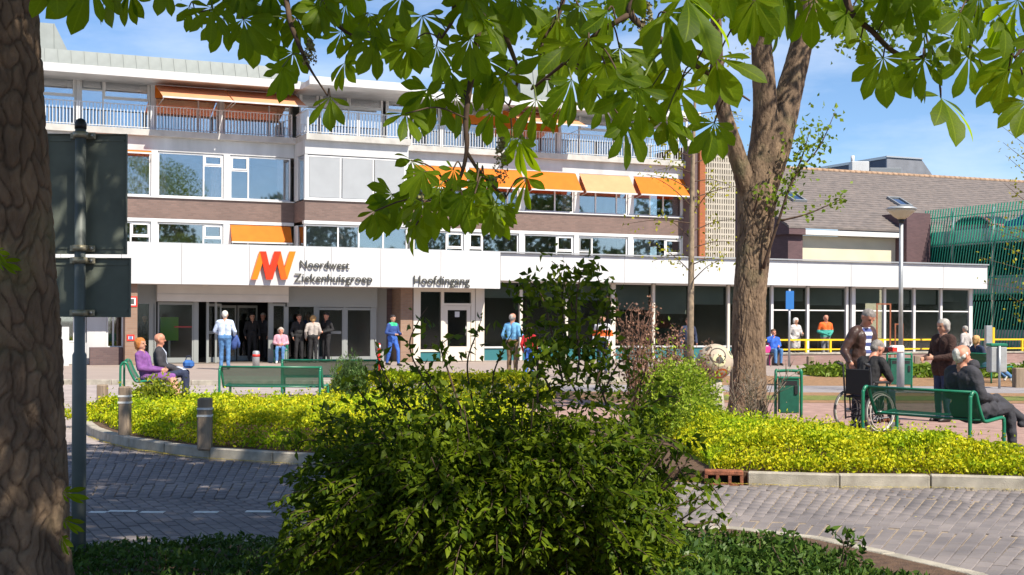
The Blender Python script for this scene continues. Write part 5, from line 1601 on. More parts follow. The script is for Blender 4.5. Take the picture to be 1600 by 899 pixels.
# ---- thin tree at the right edge
se = thing('sparse_tree', 'thin sparse yellow leaved tree before the parking deck', 'tree', (0, 0, 0))
Yr = 27.0
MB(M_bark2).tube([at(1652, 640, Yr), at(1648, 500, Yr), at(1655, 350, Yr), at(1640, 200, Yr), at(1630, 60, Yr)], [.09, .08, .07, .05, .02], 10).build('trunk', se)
brs = []
for k in range(16):
    y0 = 520 - 22 * k; ln = random.uniform(50, 100); x1 = 1650 - ln - (20 if 350 < y0 < 460 else 0); y1 = y0 - random.uniform(10, 60)
    pp = smooth_path([at(1650, y0, Yr), at(1650 - ln * .5, (y0 + y1) / 2 + 4, Yr + random.uniform(-.4, .4)), at(x1, y1, Yr + random.uniform(-.6, .6))], 6)
    MB(M_twig).tube(pp, list(np.linspace(.012, .003, len(pp))), 5).build('branch', se); brs += pp[4:]
A_ = np.array([tuple(p) for p in brs]); k = rng.integers(0, len(A_), 330)
leaf_cloud('foliage', A_[k] + rng.normal(0, .10, (330, 3)), .075, M_lime2, se, width=.55)

# ---- park trees off to the right, which the hospital's windows mirror
M_park = leaf_mat('park_leaf', (0.035, 0.07, 0.012), (0.09, 0.14, 0.02), trans=.3)
def park_tree(seed):
    r = np.random.default_rng(seed)
    n = 2600
    P = unit(r.normal(size=(n, 3))) * r.uniform(.4, 1, (n, 1)) ** .5 * np.array([4.5, 4.5, 5.0]) + np.array([0, 0, 8.5])
    P = P[lumps(P[:, 0] + P[:, 2], P[:, 1], .9, seed) > -.3]
    return P
pk_lab = ['nearest park tree beyond the right edge of the road', 'second park tree mirrored in the hospital windows', 'third park tree mirrored in the hospital windows', 'fourth park tree mirrored in the hospital windows',
          'fifth park tree mirrored in the hospital windows', 'sixth park tree mirrored in the hospital windows', 'last park tree mirrored in the hospital windows']
base_tree = None
for i, (x, y, s_) in enumerate(((38, -4, .95), (47, 6, 1.1), (54, 14, 1.0), (60, 25, 1.15), (44, -16, 1.1), (66, 2, 1.2), (34, -24, 1.0))):
    if base_tree is None:
        base_tree = thing('park_tree', pk_lab[0], 'tree', (x, y, -.16), 0, 'park trees off to the side')
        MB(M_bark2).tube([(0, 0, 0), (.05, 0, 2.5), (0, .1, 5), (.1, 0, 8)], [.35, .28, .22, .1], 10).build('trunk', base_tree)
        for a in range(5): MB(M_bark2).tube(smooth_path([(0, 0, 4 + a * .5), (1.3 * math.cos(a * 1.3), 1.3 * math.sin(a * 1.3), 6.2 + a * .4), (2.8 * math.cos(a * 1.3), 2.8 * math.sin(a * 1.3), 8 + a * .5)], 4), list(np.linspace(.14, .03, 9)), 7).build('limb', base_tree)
        tag(leaf_cloud('crown', park_tree(5), .55, M_park, base_tree, width=.6), kind='stuff'); tr_ = base_tree
    else:
        tr_ = copy_tree(base_tree); tr_['label'] = pk_lab[i]
    tr_.location = (x, y, -.16); tr_.scale = (s_, s_, s_); tr_.rotation_euler = (0, 0, i * 1.1)

# the wood beyond, also only mirrored
n = 15000
tt_ = rng.uniform(0, 1, n); hh_ = rng.uniform(0, 1, n) ** .7 * (8 + 3 * lumps(tt_ * 30, tt_ * 3, 1.0, 8))
P = np.stack([62 + 34 * tt_ + rng.normal(0, 2, n), -62 + 128 * tt_ + rng.normal(0, 2, n), hh_], 1)
tag(leaf_cloud('treeline', P, 1.0, M_park, None, width=.7), 'dense belt of trees far off to the side', kind='stuff')

# ================================================================== HEDGES, BUSHES, GROUND COVER
M_hedge = leaf_mat('golden_hedge_leaf', (0.20, 0.31, 0.008), (0.86, 0.78, 0.025), trans=.35, hue_noise=(1.4, (.68, .90, .8)))
M_stem = mat('hedge_stem', (.10, .06, .035), .9, var=.3, scale=20)
def hedge(name, label, poly, h, n, size, m, seed, z0=0.0, round_=.35, cat='hedge'):
    o = thing(name, label, cat, (0, 0, 0))
    A_ = np.array(poly); lo, hi = A_.min(0), A_.max(0)
    r = np.random.default_rng(seed)
    k = int(n * 2.6)
    x = r.uniform(lo[0], hi[0], k); y = r.uniform(lo[1], hi[1], k)
    m_ = inside(poly, x, y); x, y = x[m_], y[m_]
    ed = edge_dist(poly, x, y)
    top = h * (1 + .22 * lumps(x, y, 2.6, seed) + .14 * lumps(x, y, 8.0, seed + 1) + .08 * lumps(x, y, 19.0, seed + 2)) * np.clip(.35 + .65 * ed / round_, 0, 1)
    q = r.uniform(0, 1, len(x))
    z = np.where(ed < .3, top * q ** .7, top * (1 - .35 * q ** 2))
    hol = (lumps(x, y, 7.0, seed + 5) < -.62) & (r.uniform(0, 1, len(x)) < .55)
    x, y, z, top, ed = x[~hol], y[~hol], z[~hol], top[~hol], ed[~hol]
    sel = r.permutation(len(x))[:n]
    C = np.stack([x, y, z0 + z], 1)[sel]
    C[:, 2] += np.where(r.uniform(0, 1, len(C)) < .07, r.uniform(0, .13, len(C)), 0) * (size > .03)
    leaf_cloud('foliage', C, size, m, o, up=.75, width=.55)
    sb = MB(M_stem)
    for _ in range(140):
        i = r.integers(len(x)); 
        sb.tube([(x[i], y[i], z0 - .01), (x[i] + r.normal(0, .05), y[i] + r.normal(0, .05), z0 + top[i] * .85)], [.006, .003], 4)
    tag(sb.build('stem', o), kind='stuff')
    return o
kin = [Vector((p.x, p.y, 0)) for p in K_line]
def inset(p, d=.28):
    c = Vector((0.0, 24.0, 0)); v = (c - p).normalized(); return (p.x + v.x * d, p.y + v.y * d)
left_front = [inset(p) for p in kin if -6.9 < p.x < .4 and p.y < 20]
hedge('golden_hedge', 'low golden green hedge behind the two wooden bollards', left_front + [(.5, 19.5), (-1.5, 20.6), (-6.0, 21.2), (-7.05, 20.6)], .36, 90000, .046, M_hedge, 21)
right_front = [inset(p, .24) for p in kin if 1.55 < p.x < 7.8 and p.y < 14]
rb = [G(1640, 702, .25), G(1500, 690, .25), G(1400, 680, .3), G(1290, 664, .3), G(1200, 654, .3), G(1120, 648, .3), G(1040, 650, .3)]
hedge('golden_hedge', 'low golden green hedge along the kerb in front of the wheelchair', right_front + [(p.x, p.y) for p in rb], .33, 90000, .040, M_hedge, 22)
hedge('golden_hedge', 'short strip of golden hedge behind the big dark bush', [(-3.7, 25.2), (.6, 24.8), (.9, 26.6), (-3.5, 27.0)], .50, 16000, .06, M_hedge, 23)
M_tgrass = leaf_mat('tall_grass', (.08, .15, .012), (.22, .30, .03), trans=.3)
hedge('grass_strip', 'rough green grass strip in front of the low brick wall', [(8.5, 36.9), (13.5, 36.6), (20, 37), (20, 39.5), (8.3, 39.2)], .26, 9000, .16, M_tgrass, 24, cat='grass')

def bush(name, label, c, rad, n, size, m, seed, cat='shrub', twigs=14, low=.05, shell=.55, up=.2, droop=0., lum=.25, tm=None, width=.5):
    o = thing(name, label, cat, (c[0], c[1], c[2]))
    r = np.random.default_rng(seed)
    D = unit(r.normal(size=(n, 3))); D[:, 2] = np.abs(D[:, 2]) * .95 + low * r.uniform(-1, 1, n)
    rr = r.uniform(shell, 1, n) ** .8
    a = np.arctan2(D[:, 1], D[:, 0])
    f = 1 + lum * lumps(a * 2.2, D[:, 2] * 4, 1.2, seed) + .12 * r.normal(size=n) * (r.uniform(size=n) < .3)
    P = D * (rr * f)[:, None] * np.array(rad)
    P = P[P[:, 2] > -.02]
    leaf_cloud('foliage', P, size, m, o, up=up, width=width, out=unit(P) * .8, droop=droop)
    tb = MB(tm or M_stem)
    for k in range(twigs):
        p = P[r.integers(len(P))]
        tb.tube(smooth_path([(p[0] * .1, p[1] * .1, -.03), (p[0] * .5, p[1] * .5, p[2] * .6), tuple(p)], 3), list(np.linspace(.014, .004, 7)), 5)
    tag(tb.build('stem', o), kind='stuff')
    return o
def foot(px, Y): return tuple(ground_at(px, Y))
M_freshsh = leaf_mat('fresh_shrub_leaf', (0.15, 0.26, 0.015), (0.42, 0.52, 0.05), trans=.4)
bush('fresh_shrub', 'rounded bright yellow green shrub beside the painted ball', foot(1062, 18.6), (.62, .6, 1.0), 7000, .055, M_freshsh, 31, lum=.3)
bush('fresh_shrub', 'small bright leafed shrub growing below the painted ball', foot(1100, 17.4), (.45, .5, .62), 3600, .05, M_freshsh, 32)
M_ol = leaf_mat('olive_leaf', (0.10, 0.16, 0.01), (0.36, 0.38, 0.03), trans=.35)
bush('leafy_shrub', 'yellow green leafy shrub in front of the seated couple', foot(247, 20.4), (.62, .5, .66), 4200, .065, M_ol, 33)
M_con = leaf_mat('grey_green_needle', (0.06, 0.13, 0.03), (0.16, 0.26, 0.07), trans=.2)
bush('upright_shrub', 'small feathery grey green shrub beside the green benches', foot(548, 25.5), (.40, .4, .95), 3600, .09, M_con, 34, up=1.2, width=.2)
M_seed = leaf_mat('dry_flower', (0.16, 0.085, 0.06), (0.36, 0.20, 0.14), trans=.2)
def twiggy(name, label, c, rad, nt, m, mt, seed, nl, size):
    o = thing(name, label, 'shrub', c); r = np.random.default_rng(seed)
    tb = MB(mt); ends = []
    for k in range(nt):
        a = r.uniform(0, 6.28); q = r.uniform(.1, 1); e = Vector((math.cos(a) * rad[0] * q, math.sin(a) * rad[1] * q, rad[2] * r.uniform(.55, 1.05)))
        pp = smooth_path([(e.x * .15, e.y * .15, -.03), (e.x * .5 + r.normal(0, .05), e.y * .5, e.z * .55), tuple(e)], 4)
        tb.tube(pp, list(np.linspace(.009, .003, len(pp))), 5)
        ends += [np.array(tuple(p)) for p in pp[4:]]
        for j in range(4):
            b_ = pp[r.integers(3, len(pp))]; t_ = b_ + Vector((r.normal(0, .10), r.normal(0, .10), r.uniform(.04, .2)))
            tb.tube([b_, t_], [.005, .002], 4); ends.append(np.array(tuple(t_)))
    tag(tb.build('stem', o), kind='stuff')
    E = np.array(ends); k = r.integers(0, len(E), nl)
    leaf_cloud('seed_heads', E[k] + r.normal(0, .045, (nl, 3)), size, m, o, width=.6, up=.5)
    return o
twiggy('dry_shrub', 'dry pinkish brown shrub behind the bright shrub', foot(1040, 19.4), (.85, .5, 1.38), 64, M_seed, M_twig_red, 41, 1700, .05)
twiggy('dry_shrub', 'reddish dry shrub tips standing behind the dark bush', foot(992, 18.8), (.35, .4, 1.75), 26, M_seed, M_twig_red, 42, 700, .05)
twiggy('bare_shrub', 'bare grey twiggy shrub at the foot of the forked tree', foot(1178, 17.6), (.5, .4, 1.0), 30, M_seed, mat('grey_twig', (.20, .155, .12), .9, var=.3, scale=20), 43, 160, .03)
bush('fresh_shrub', 'loose bright green sprig climbing through the dry shrub', foot(1030, 18.9), (.85, .4, 1.5), 700, .06, M_freshsh, 35, shell=.6)

# ---- the big dark bush in front
M_bush = leaf_mat('bush_leaf', (0.046, 0.098, 0.005), (0.22, 0.29, 0.013), trans=.48, rough=.5, hue_noise=(2.2, (.75, .8, 1.0)))
bb = thing('dark_bush', 'big dark green bush with arching shoots in the foreground', 'bush', (0, 0, 0))
BY = 7.7
r = np.random.default_rng(50)
outline = [(430, 905), (440, 850), (455, 800), (470, 740), (480, 705), (505, 672), (540, 645), (580, 615), (620, 600), (700, 590), (800, 590), (880, 592), (950, 600), (1010, 615), (1030, 650), (1035, 700), (1045, 745), (1060, 790), (1065, 840), (1060, 905)]
ol = [(at(x, y, BY).x, at(x, y, BY).z) for x, y in outline]
k = 90000
x = r.uniform(-1.5, 1.4, k); z = r.uniform(-.1, 1.45, k)
m_ = inside(ol, x, z); x, z = x[m_], z[m_]
ed = np.minimum(edge_dist(ol, x, z), .45)
dep = np.sqrt(np.clip(ed / .45, 0, 1)) * (.85 - .25 * np.clip(z / 1.3, 0, 1))
sgn = np.where(r.uniform(size=len(x)) < .72, -1, 1)
y = BY + dep * sgn * r.uniform(.72, 1.04, len(x)) + .16 * lumps(x, z, 3.2, 51)
dens = lumps(x, z, 5.0, 52)
kp = r.uniform(size=len(x)) < np.clip(.75 + .6 * dens, .12, 1) * np.clip(.25 + 3 * ed, .25, 1) * np.clip(1 - (z - .80) / .42, .30, 1)
C = np.stack([x, y, z], 1)[kp][:22000]
leaf_cloud('foliage', C, .052, M_bush, bb, up=.2, droop=.2, width=.42, out=np.array([0, -.5, 0]))
# drooping sprays: twigs that arch outwards, leaves in two ranks along them
SC, SD, tw_ = [], [], MB(M_twig)
base_i = np.nonzero(kp)[0]
for j in r.choice(base_i, 800, replace=False):
    p0 = Vector((x[j] * .90, BY + (y[j] - BY) * .85, z[j] * .93))
    o_ = Vector((x[j] * .7 + r.normal(0, .3), (y[j] - BY) * 1.1 + r.normal(0, .2) - .15, .50 + r.normal(0, .25))).normalized()
    ln = r.uniform(.14, .36)
    pts = [p0 + o_ * ln * t_ + Vector((0, 0, -.45 * ln * t_ * t_)) for t_ in (0, .25, .5, .75, 1)]
    tw_.tube(pts, [.004, .0035, .003, .0025, .0015], 4)
    nn = int(ln * 80)
    for q in range(nn):
        t_ = (q + .5) / nn; k_ = min(3, int(t_ * 4)); f_ = t_ * 4 - k_
        c = pts[k_].lerp(pts[k_ + 1], f_); dd = (pts[k_ + 1] - pts[k_]).normalized()
        sd = dd.cross(Vector((0, 0, 1))); sd = sd.normalized() if sd.length > .05 else Vector((1, 0, 0))
        d_ = (dd * .8 + sd * (.8 if q % 2 else -.8) + Vector((0, 0, -.15 + r.normal(0, .3)))).normalized()
        SC.append(tuple(c + d_ * .04)); SD.append(tuple(d_))
tag(tw_.build('spray_twigs', bb), kind='stuff')
SC, SD = np.array(SC), np.array(SD)
def ranked_leaves(name, C, D, size, width, m, parent):
    n = len(C); D = unit(D + rng.normal(0, .18, D.shape)); up_ = np.array([0, 0, 1.0]) + rng.normal(0, .35, D.shape)
    side = unit(np.cross(D, up_)); nor = np.cross(side, D); s = size * rng.uniform(.65, 1.3, (n, 1))
    b0 = C - D * s * .5; m1 = C - D * s * .12 - nor * s * .02; tp = C + D * s * .5 - nor * s * .16; m2 = C + D * s * .2 - nor * s * .05
    V = np.stack([b0, m1 - side * s * width * .5 + nor * s * .07, m2 - side * s * width * .36 + nor * s * .05, tp, m2 + side * s * width * .36 + nor * s * .05, m1 + side * s * width * .5 + nor * s * .07, m1, m2], 1).reshape(-1, 3)
    f_ = np.array([[0, 1, 6, 6], [1, 2, 7, 6], [2, 3, 7, 7], [7, 3, 4, 4], [6, 7, 4, 5], [0, 6, 5, 5]])
    tri = np.array([[0, 1, 6], [1, 2, 6], [2, 7, 6], [2, 3, 7], [7, 3, 4], [6, 7, 4], [6, 4, 5], [0, 6, 5]])
    Q = (tri[None] + 8 * np.arange(n)[:, None, None]).reshape(-1, 3)
    return tag(link(name, fast_mesh(name, V, Q, m, smooth=True), parent), kind='stuff')
ranked_leaves('spray_leaves', SC, SD, .056, .42, M_bush, bb)
# a dark twiggy heart so that the bush is not see-through
hb = MB(M_twig)
for k in range(260):
    a = r.uniform(-1, 1); e = Vector((a * 1.05, BY + r.normal(0, .3), r.uniform(.4, 1.22) * (1 - .25 * abs(a))))
    pp = smooth_path([(a * .35, BY + r.normal(0, .15), -.06), ((a * .8), (BY + e.y) / 2, e.z * .6), tuple(e)], 4)
    hb.tube(pp, list(np.linspace(.012, .003, len(pp))), 5)
tag(hb.build('stem', bb), kind='stuff')
# arching shoots: photo polylines with leaves along them
shoots = [
    [(900, 600), (905, 540), (890, 470), (872, 420), (862, 408)], [(905, 560), (900, 500), (903, 450), (915, 415), (930, 412)], [(880, 600), (862, 520), (845, 460), (822, 435)],
    [(920, 600), (932, 520), (938, 450), (928, 425)], [(890, 590), (880, 500), (876, 440)], [(860, 610), (830, 540), (822, 470), (815, 440)], [(930, 610), (945, 540), (950, 480), (944, 455)],
    [(700, 640), (660, 590), (640, 540), (655, 500), (668, 480)], [(720, 640), (700, 580), (690, 540), (720, 520)], [(740, 640), (730, 570), (745, 520), (752, 500)], [(780, 640), (770, 590), (790, 540), (800, 520)],
    [(650, 650), (610, 600), (590, 560), (585, 530)], [(620, 650), (600, 610), (585, 575)], [(690, 640), (672, 590), (648, 560)],
    [(560, 690), (520, 650), (500, 640)], [(540, 720), (495, 690), (472, 690), (455, 700)], [(520, 770), (480, 750), (450, 745)], [(500, 800), (465, 780), (432, 798)], [(1040, 720), (1070, 700), (1080, 690)],
    [(1030, 760), (1080, 740), (1112, 760), (1132, 790)], [(1040, 800), (1090, 780), (1120, 800)], [(1050, 700), (1065, 740), (1100, 770)], [(1000, 640), (1040, 620), (1060, 622)], [(980, 640), (1000, 600), (1012, 570)], [(940, 620), (965, 570), (985, 560)],
    [(840, 630), (840, 570), (850, 530)], [(950, 640), (920, 560), (880, 520)], [(910, 630), (870, 560), (850, 540)],
    [(1060, 830), (1110, 815), (1130, 830)], [(600, 660), (560, 610), (552, 590)]]
LC = []
for sh in shoots:
    Yq = BY + random.uniform(-.35, .35)
    P_ = smooth_path([at(x_, y_, Yq + .05 * i) for i, (x_, y_) in enumerate(sh)], 6)
    MB(M_twig).tube(P_, list(np.linspace(.007, .0022, len(P_))), 5).build('shoot', bb)
    A_ = np.array([tuple(p) for p in P_])
    upp = sh[-1][1] < 480
    n_ = 100 if sh[0][0] > 820 and sh[0][0] < 955 and sh[-1][1] < 560 else 34
    k = rng.integers(2, len(A_), n_); k = np.where(rng.uniform(size=n_) < .4, np.minimum(k, len(A_) * 2 // 3), k)
    LC.append(A_[k] + rng.normal(0, 1, (n_, 3)) * np.array([.045, .045, .035]))
leaf_cloud('shoot_leaves', np.concatenate(LC), .062, M_bush, bb, up=0, droop=.3, width=.45)

# ---- low ground cover on the verge
M_gc = leaf_mat('ground_cover_leaf', (0.030, 0.080, 0.012), (0.11, 0.18, 0.03), trans=.25, rough=.4)
def cover(name, label, pts_poly, h, n, size, seed, m):
    o = thing(name, label, 'ground cover', (0, 0, 0)); r = np.random.default_rng(seed)
    A_ = np.array(pts_poly); lo, hi = A_.min(0), A_.max(0)
    x = r.uniform(lo[0], hi[0], n * 3); y = r.uniform(lo[1], hi[1], n * 3); k = inside(pts_poly, x, y); x, y = x[k][:n], y[k][:n]
    ed = edge_dist(pts_poly, x, y)
    z = ZV + h * (1 + .35 * lumps(x, y, 4, seed)) * np.clip(.3 + ed / .3, 0, 1) * r.uniform(.25, 1, len(x)) ** .6
    leaf_cloud('foliage', np.stack([x, y, z], 1), size, m, o, up=1.0, width=.42)
    sb = MB(M_stem)
    for i in range(0, len(x), max(1, len(x) // 160)): sb.tube([(x[i], y[i], ZV - .01), (x[i], y[i], z[i])], [.004, .002], 4)
    tag(sb.build('stem', o), kind='stuff')
    return o
def near_edge(x0, x1, off): 
    return [(p.x, p.y - off) for p in N_line if x0 < p.x < x1]
cover('ground_cover', 'dark low ground cover between the road sign and the big bush', near_edge(-4.5, -.9, .35) + [(-.9, 6.6), (-3.4, 6.6), (-4.5, 7.0)], .13, 13000, .05, 61, M_gc)
cover('ground_cover', 'low green ground cover right of the big bush by the near kerb', [(.6, 8.95), (1.3, 8.9), (1.9, 8.62), (2.25, 8.1), (2.5, 7.4), (2.55, 6.6), (.4, 6.6)], .27, 17000, .05, 62, M_gc)
# a few taller sprigs standing out of it
o = thing('sprig', 'leafy dark sprigs standing out of the low cover by the near kerb', 'plant', (0, 0, 0))
sp = MB(M_twig); LC = []
for sh in ([(1255, 890), (1235, 850), (1222, 826)], [(1260, 890), (1240, 846), (1246, 824)], [(1310, 895), (1318, 850), (1296, 826)], [(1315, 895), (1330, 850), (1346, 846), (1348, 858)], [(1220, 880), (1205, 850), (1200, 838)], [(1320, 890), (1325, 840), (1322, 828)]):
    P_ = smooth_path([at(a_, b_, 7.6) for a_, b_ in sh], 6); sp.tube(P_, list(np.linspace(.005, .002, len(P_))), 5)
    A_ = np.array([tuple(p) for p in P_]); LC.append(A_[rng.integers(2, len(A_), 16)] + rng.normal(0, .014, (16, 3)))
tag(sp.build('stem', o), kind='stuff')
leaf_cloud('foliage', np.concatenate(LC), .055, M_gc, o, width=.45)
# ================================================================== STREET FURNITURE
M_green = mat('bench_green', (0.012, 0.17, 0.095), .35, var=.1, scale=6)
M_gsheet = sheet_mat('bench_perforated', (0.012, 0.16, 0.09), .22)
M_galv = mat('galvanised', (0.42, 0.44, 0.46), .45, metal=.5, var=.08, scale=8)
M_black = mat('black_plastic', (0.018, 0.018, 0.02), .5)
M_signback = mat('sign_back_grey', (0.13, 0.15, 0.125), .6, var=.22, scale=4, detail=8)
M_signpole = mat('sign_pole', (0.13, 0.15, 0.145), .5, var=.12, scale=6)
M_clamp = mat('clamp_metal', (0.40, 0.36, 0.26), .45, metal=.4, var=.2, scale=20)

def facing(fx, fy): return math.atan2(-fx, fy)

def bench(label, loc, f, L=1.8, group='green tube-framed benches'):
    """local: faces +y, length along x, origin at the middle of the back legs"""
    b = thing('bench', label, 'bench', loc, facing(*f), group)
    prof = [(0, 0, 0), (0, .0, .62), (0, .015, .70), (0, .05, .745), (0, .095, .74), (0, .125, .70), (0, .17, .58), (0, .255, .42), (0, .30, .395), (0, .36, .395), (0, .62, .425), (0, .665, .415), (0, .69, .37), (0, .69, 0)]
    for x in (-L / 2, L / 2):
        MB(M_green).tube(smooth_path([(x, p[1], p[2]) for p in prof], 4), .0225, 10).build('side_frame', b)
    def sheetpart(name, pts):
        vs, fc = [], []
        for y, z in pts: vs += [(-L / 2 + .02, y, z), (L / 2 - .02, y, z)]
        for i in range(len(pts) - 1): fc.append((2 * i, 2 * i + 1, 2 * i + 3, 2 * i + 2))
        m = MB(M_gsheet); m.smooth = True; m.add(vs, fc); return m.build(name, b)
    sheetpart('backrest', [(.085, .738), (.13, .685), (.17, .58), (.25, .43)])
    sheetpart('seat', [(.258, .418), (.30, .398), (.36, .396), (.62, .426), (.66, .41)])
    MB(M_green).tube([(-L / 2, .09, .745), (L / 2, .09, .745)], .018, 8).build('top_rail', b)
    MB(M_green).tube([(-L / 2, .66, .415), (L / 2, .66, .415)], .016, 8).build('front_rail', b)
    MB(M_green).tube([(-L / 2, .27, .405), (L / 2, .27, .405)], .014, 8).build('rear_rail', b)
    return b

# right foreground bench, facing right and away
BF = Vector((.80, .60, 0)).normalized()
n0 = Vector(ground_at(1516, 15.75)); ax = Vector((-BF.y, BF.x, 0))
BR_mid = n0 + ax * .78
bench('green bench in front of the lamp post with the seated old man', tuple(BR_mid), (BF.x, BF.y), 1.56)
# left bench seen from the side
LBF = Vector((.97, .24, 0)).normalized()
LBn = Vector(ground_at(188, 24.5))
bench('green bench seen from its end with the seated couple', tuple(LBn + Vector((-LBF.y, LBF.x, 0)) * .85), (LBF.x, LBF.y), 1.7)
bench('empty green bench just behind the golden hedge', tuple(ground_at(421, 22.6)), (.06, 1), 1.72)
bench('empty green bench nearer the entrance, behind the other empty one', tuple(ground_at(515, 26.4)), (-.10, 1), 1.86)
FBm = Vector(ground_at(1512, 34.5))
bench('distant green bench before the parking deck with a seated person', tuple(FBm), (.92, .38), 1.7)

# street lamp
Lp = ground_at(1407, 30.0)
lamp = thing('street_lamp', 'grey lamp post with a shallow white bowl lamp head', 'street lamp', tuple(Lp))
MB(M_galv).lathe([(.085, 0), (.085, .86), (.05, .93)], 16).build('base_sleeve', lamp)
hz = at(1407, 346, 30).z
MB(M_galv).lathe([(.05, .93), (.045, hz - .02)], 14).build('pole', lamp)
MB(M_black).lathe([(.06, hz - .04), (.075, hz + .04)], 14).build('collar', lamp)
MB(mat('lamp_bowl', (.62, .56, .44), .35)).lathe([(.07, hz + .042), (.16, hz + .10), (.30, hz + .22), (.325, hz + .26)], 28).build('bowl', lamp)
MB(M_galv).lathe([(.335, hz + .262), (.34, hz + .285), (.25, hz + .33), (.02, hz + .35)], 28).build('cap', lamp)

# bins
def bin_green(label, loc, f, h=.78, w=.40):
    b = thing('litter_bin', label, 'bin', loc, facing(*f), 'green hooped litter bins')
    MB(M_green).tube(smooth_path([(-w / 2, 0, 0), (-w / 2, 0, h - .06), (-w / 2 + .05, 0, h), (w / 2 - .05, 0, h), (w / 2, 0, h - .06), (w / 2, 0, 0)], 4), .024, 9).build('hoop', b)
    m = MB(mat('bin_green_dark', (.010, .10, .065), .5, var=.15, scale=8)); m.bbox(-w / 2 + .045, w / 2 - .045, -.13, .13, .12, h - .12, .012); b_ = m.build('container', b)
    MB(M_black).box(-w / 2 + .08, w / 2 - .08, -.134, -.131, h - .22, h - .15).build('slot', b_)
    MB(M_green).bbox(-w / 2 + .035, w / 2 - .035, -.14, .14, h - .118, h - .09, .006).build('lid', b)
    MB(M_black).bbox(w / 2 - .12, w / 2 - .07, -.15, -.133, .42, .56, .004).build('lock', b_)
    return b
bin_green('green litter bin standing beside the forked tree', tuple(ground_at(1232, 21.2)), (.1, 1))
bin_green('green litter bin just behind the lamp post', tuple(ground_at(1405, 30.6)), (0, 1), .82, .56)
gb_ = thing('grey_bin', 'grey litter bin with a green lid by the distant bench', 'bin', tuple(ground_at(1557, 31.5)))
MB(mat('bin_grey', (.33, .34, .35), .5, var=.1, scale=6)).bbox(-.19, .19, -.16, .16, .38, .98, .02).build('container', gb_)
MB(M_green).bbox(-.20, .20, -.17, .17, .985, 1.06, .02).build('lid', gb_)
MB(M_galv).tube([(0, -.19, 0), (0, -.19, 1.0)], .03, 8).build('post', gb_)

# bollards
M_wood = mat('weathered_wood', (0.30, 0.23, 0.17), .9, scale=7, col2=(.19, .14, .10), bump=.5, bscale=40, stretch=(1, 1, .12))
M_stripe = mat('stripe_white', (.62, .62, .62), .6)
def bollard(label, px, pyb, pyt, w, stripes=2, m=None, group='bollards'):
    g = G(px, pyb); h = at(px, pyt, g.y).z
    o = thing('bollard', label, 'bollard', (g.x, g.y, 0), random.uniform(-.2, .2), group)
    MB(m or M_wood).bbox(-w / 2, w / 2, -w / 2, w / 2, -.02, h, .018).build('post', o)
    for k in range(stripes):
        z = h - .14 - .085 * k
        MB(M_stripe).box(-w / 2 - .003, w / 2 + .003, -w / 2 - .003, w / 2 + .003, z, z + .026).build('stripe', o)
    return o
bollard('wooden bollard with white rings at the left end of the golden hedge', 195, 681, 604, .145)
bollard('wooden bollard with white rings standing before the golden hedge', 320, 701, 622, .165)
bollard('short plain wooden bollard on the road beyond the hedge end', 160, 632, 601, .16, 0)
bollard('small wooden post left of the leather jacket man on the grass strip', 1266, 579, 557, .20, 0)
bollard('small wooden post beyond the wheelchair, right of the lamp post', 1433, 578, 556, .20, 0)
bollard('brown wooden post near the right edge', 1591, 606, 575, .22, 0)
g = G(400, 576)
o = thing('bollard', 'grey metal bollard with a red band before the entrance doors', 'bollard', tuple(g), 0, 'bollards')
MB(M_galv).lathe([(.11, 0), (.11, .50), (.09, .54), (.02, .55)], 16).build('post', o)
MB(M_red).lathe([(.113, .36), (.113, .44)], 16).build('band', o)
g = G(592, 580)
o = thing('bollard', 'red and white banded bollard beside the upright shrub', 'bollard', tuple(g), 0, 'bollards')
MB(M_red).lathe([(.045, 0), (.045, .80), (.02, .83)], 14).build('post', o)
MB(M_stripe).lathe([(.053, .68), (.053, .78)], 14).build('band', o)

# blue direction sign
g = G(1233, 573)
o = thing('blue_sign', 'narrow blue sign on a thin grey post by the low wall', 'sign', tuple(g))
MB(M_galv).tube([(0, 0, 0), (0, 0, at(1233, 452, g.y).z)], .04, 8).build('post', o)
MB(mat('sign_blue', (.03, .17, .50), .4)).bbox(-.14, .14, -.07, -.045, at(1233, 484, g.y).z, at(1233, 455, g.y).z, .006).build('plate', o)
g = G(1547, 590)
o = thing('post_box_pillar', 'grey pillar with a yellow edge before the parking deck', 'pillar', tuple(at(1546, 560, 44.0) * 1.0))
o.location.z = 0
MB(M_galv).bbox(-.14, .06, -.1, .1, 0, at(1546, 509, 44).z, .01).build('pillar', o)
MB(M_yellow).bbox(.065, .15, -.08, .08, 0, at(1546, 512, 44).z, .01).build('edge', o)

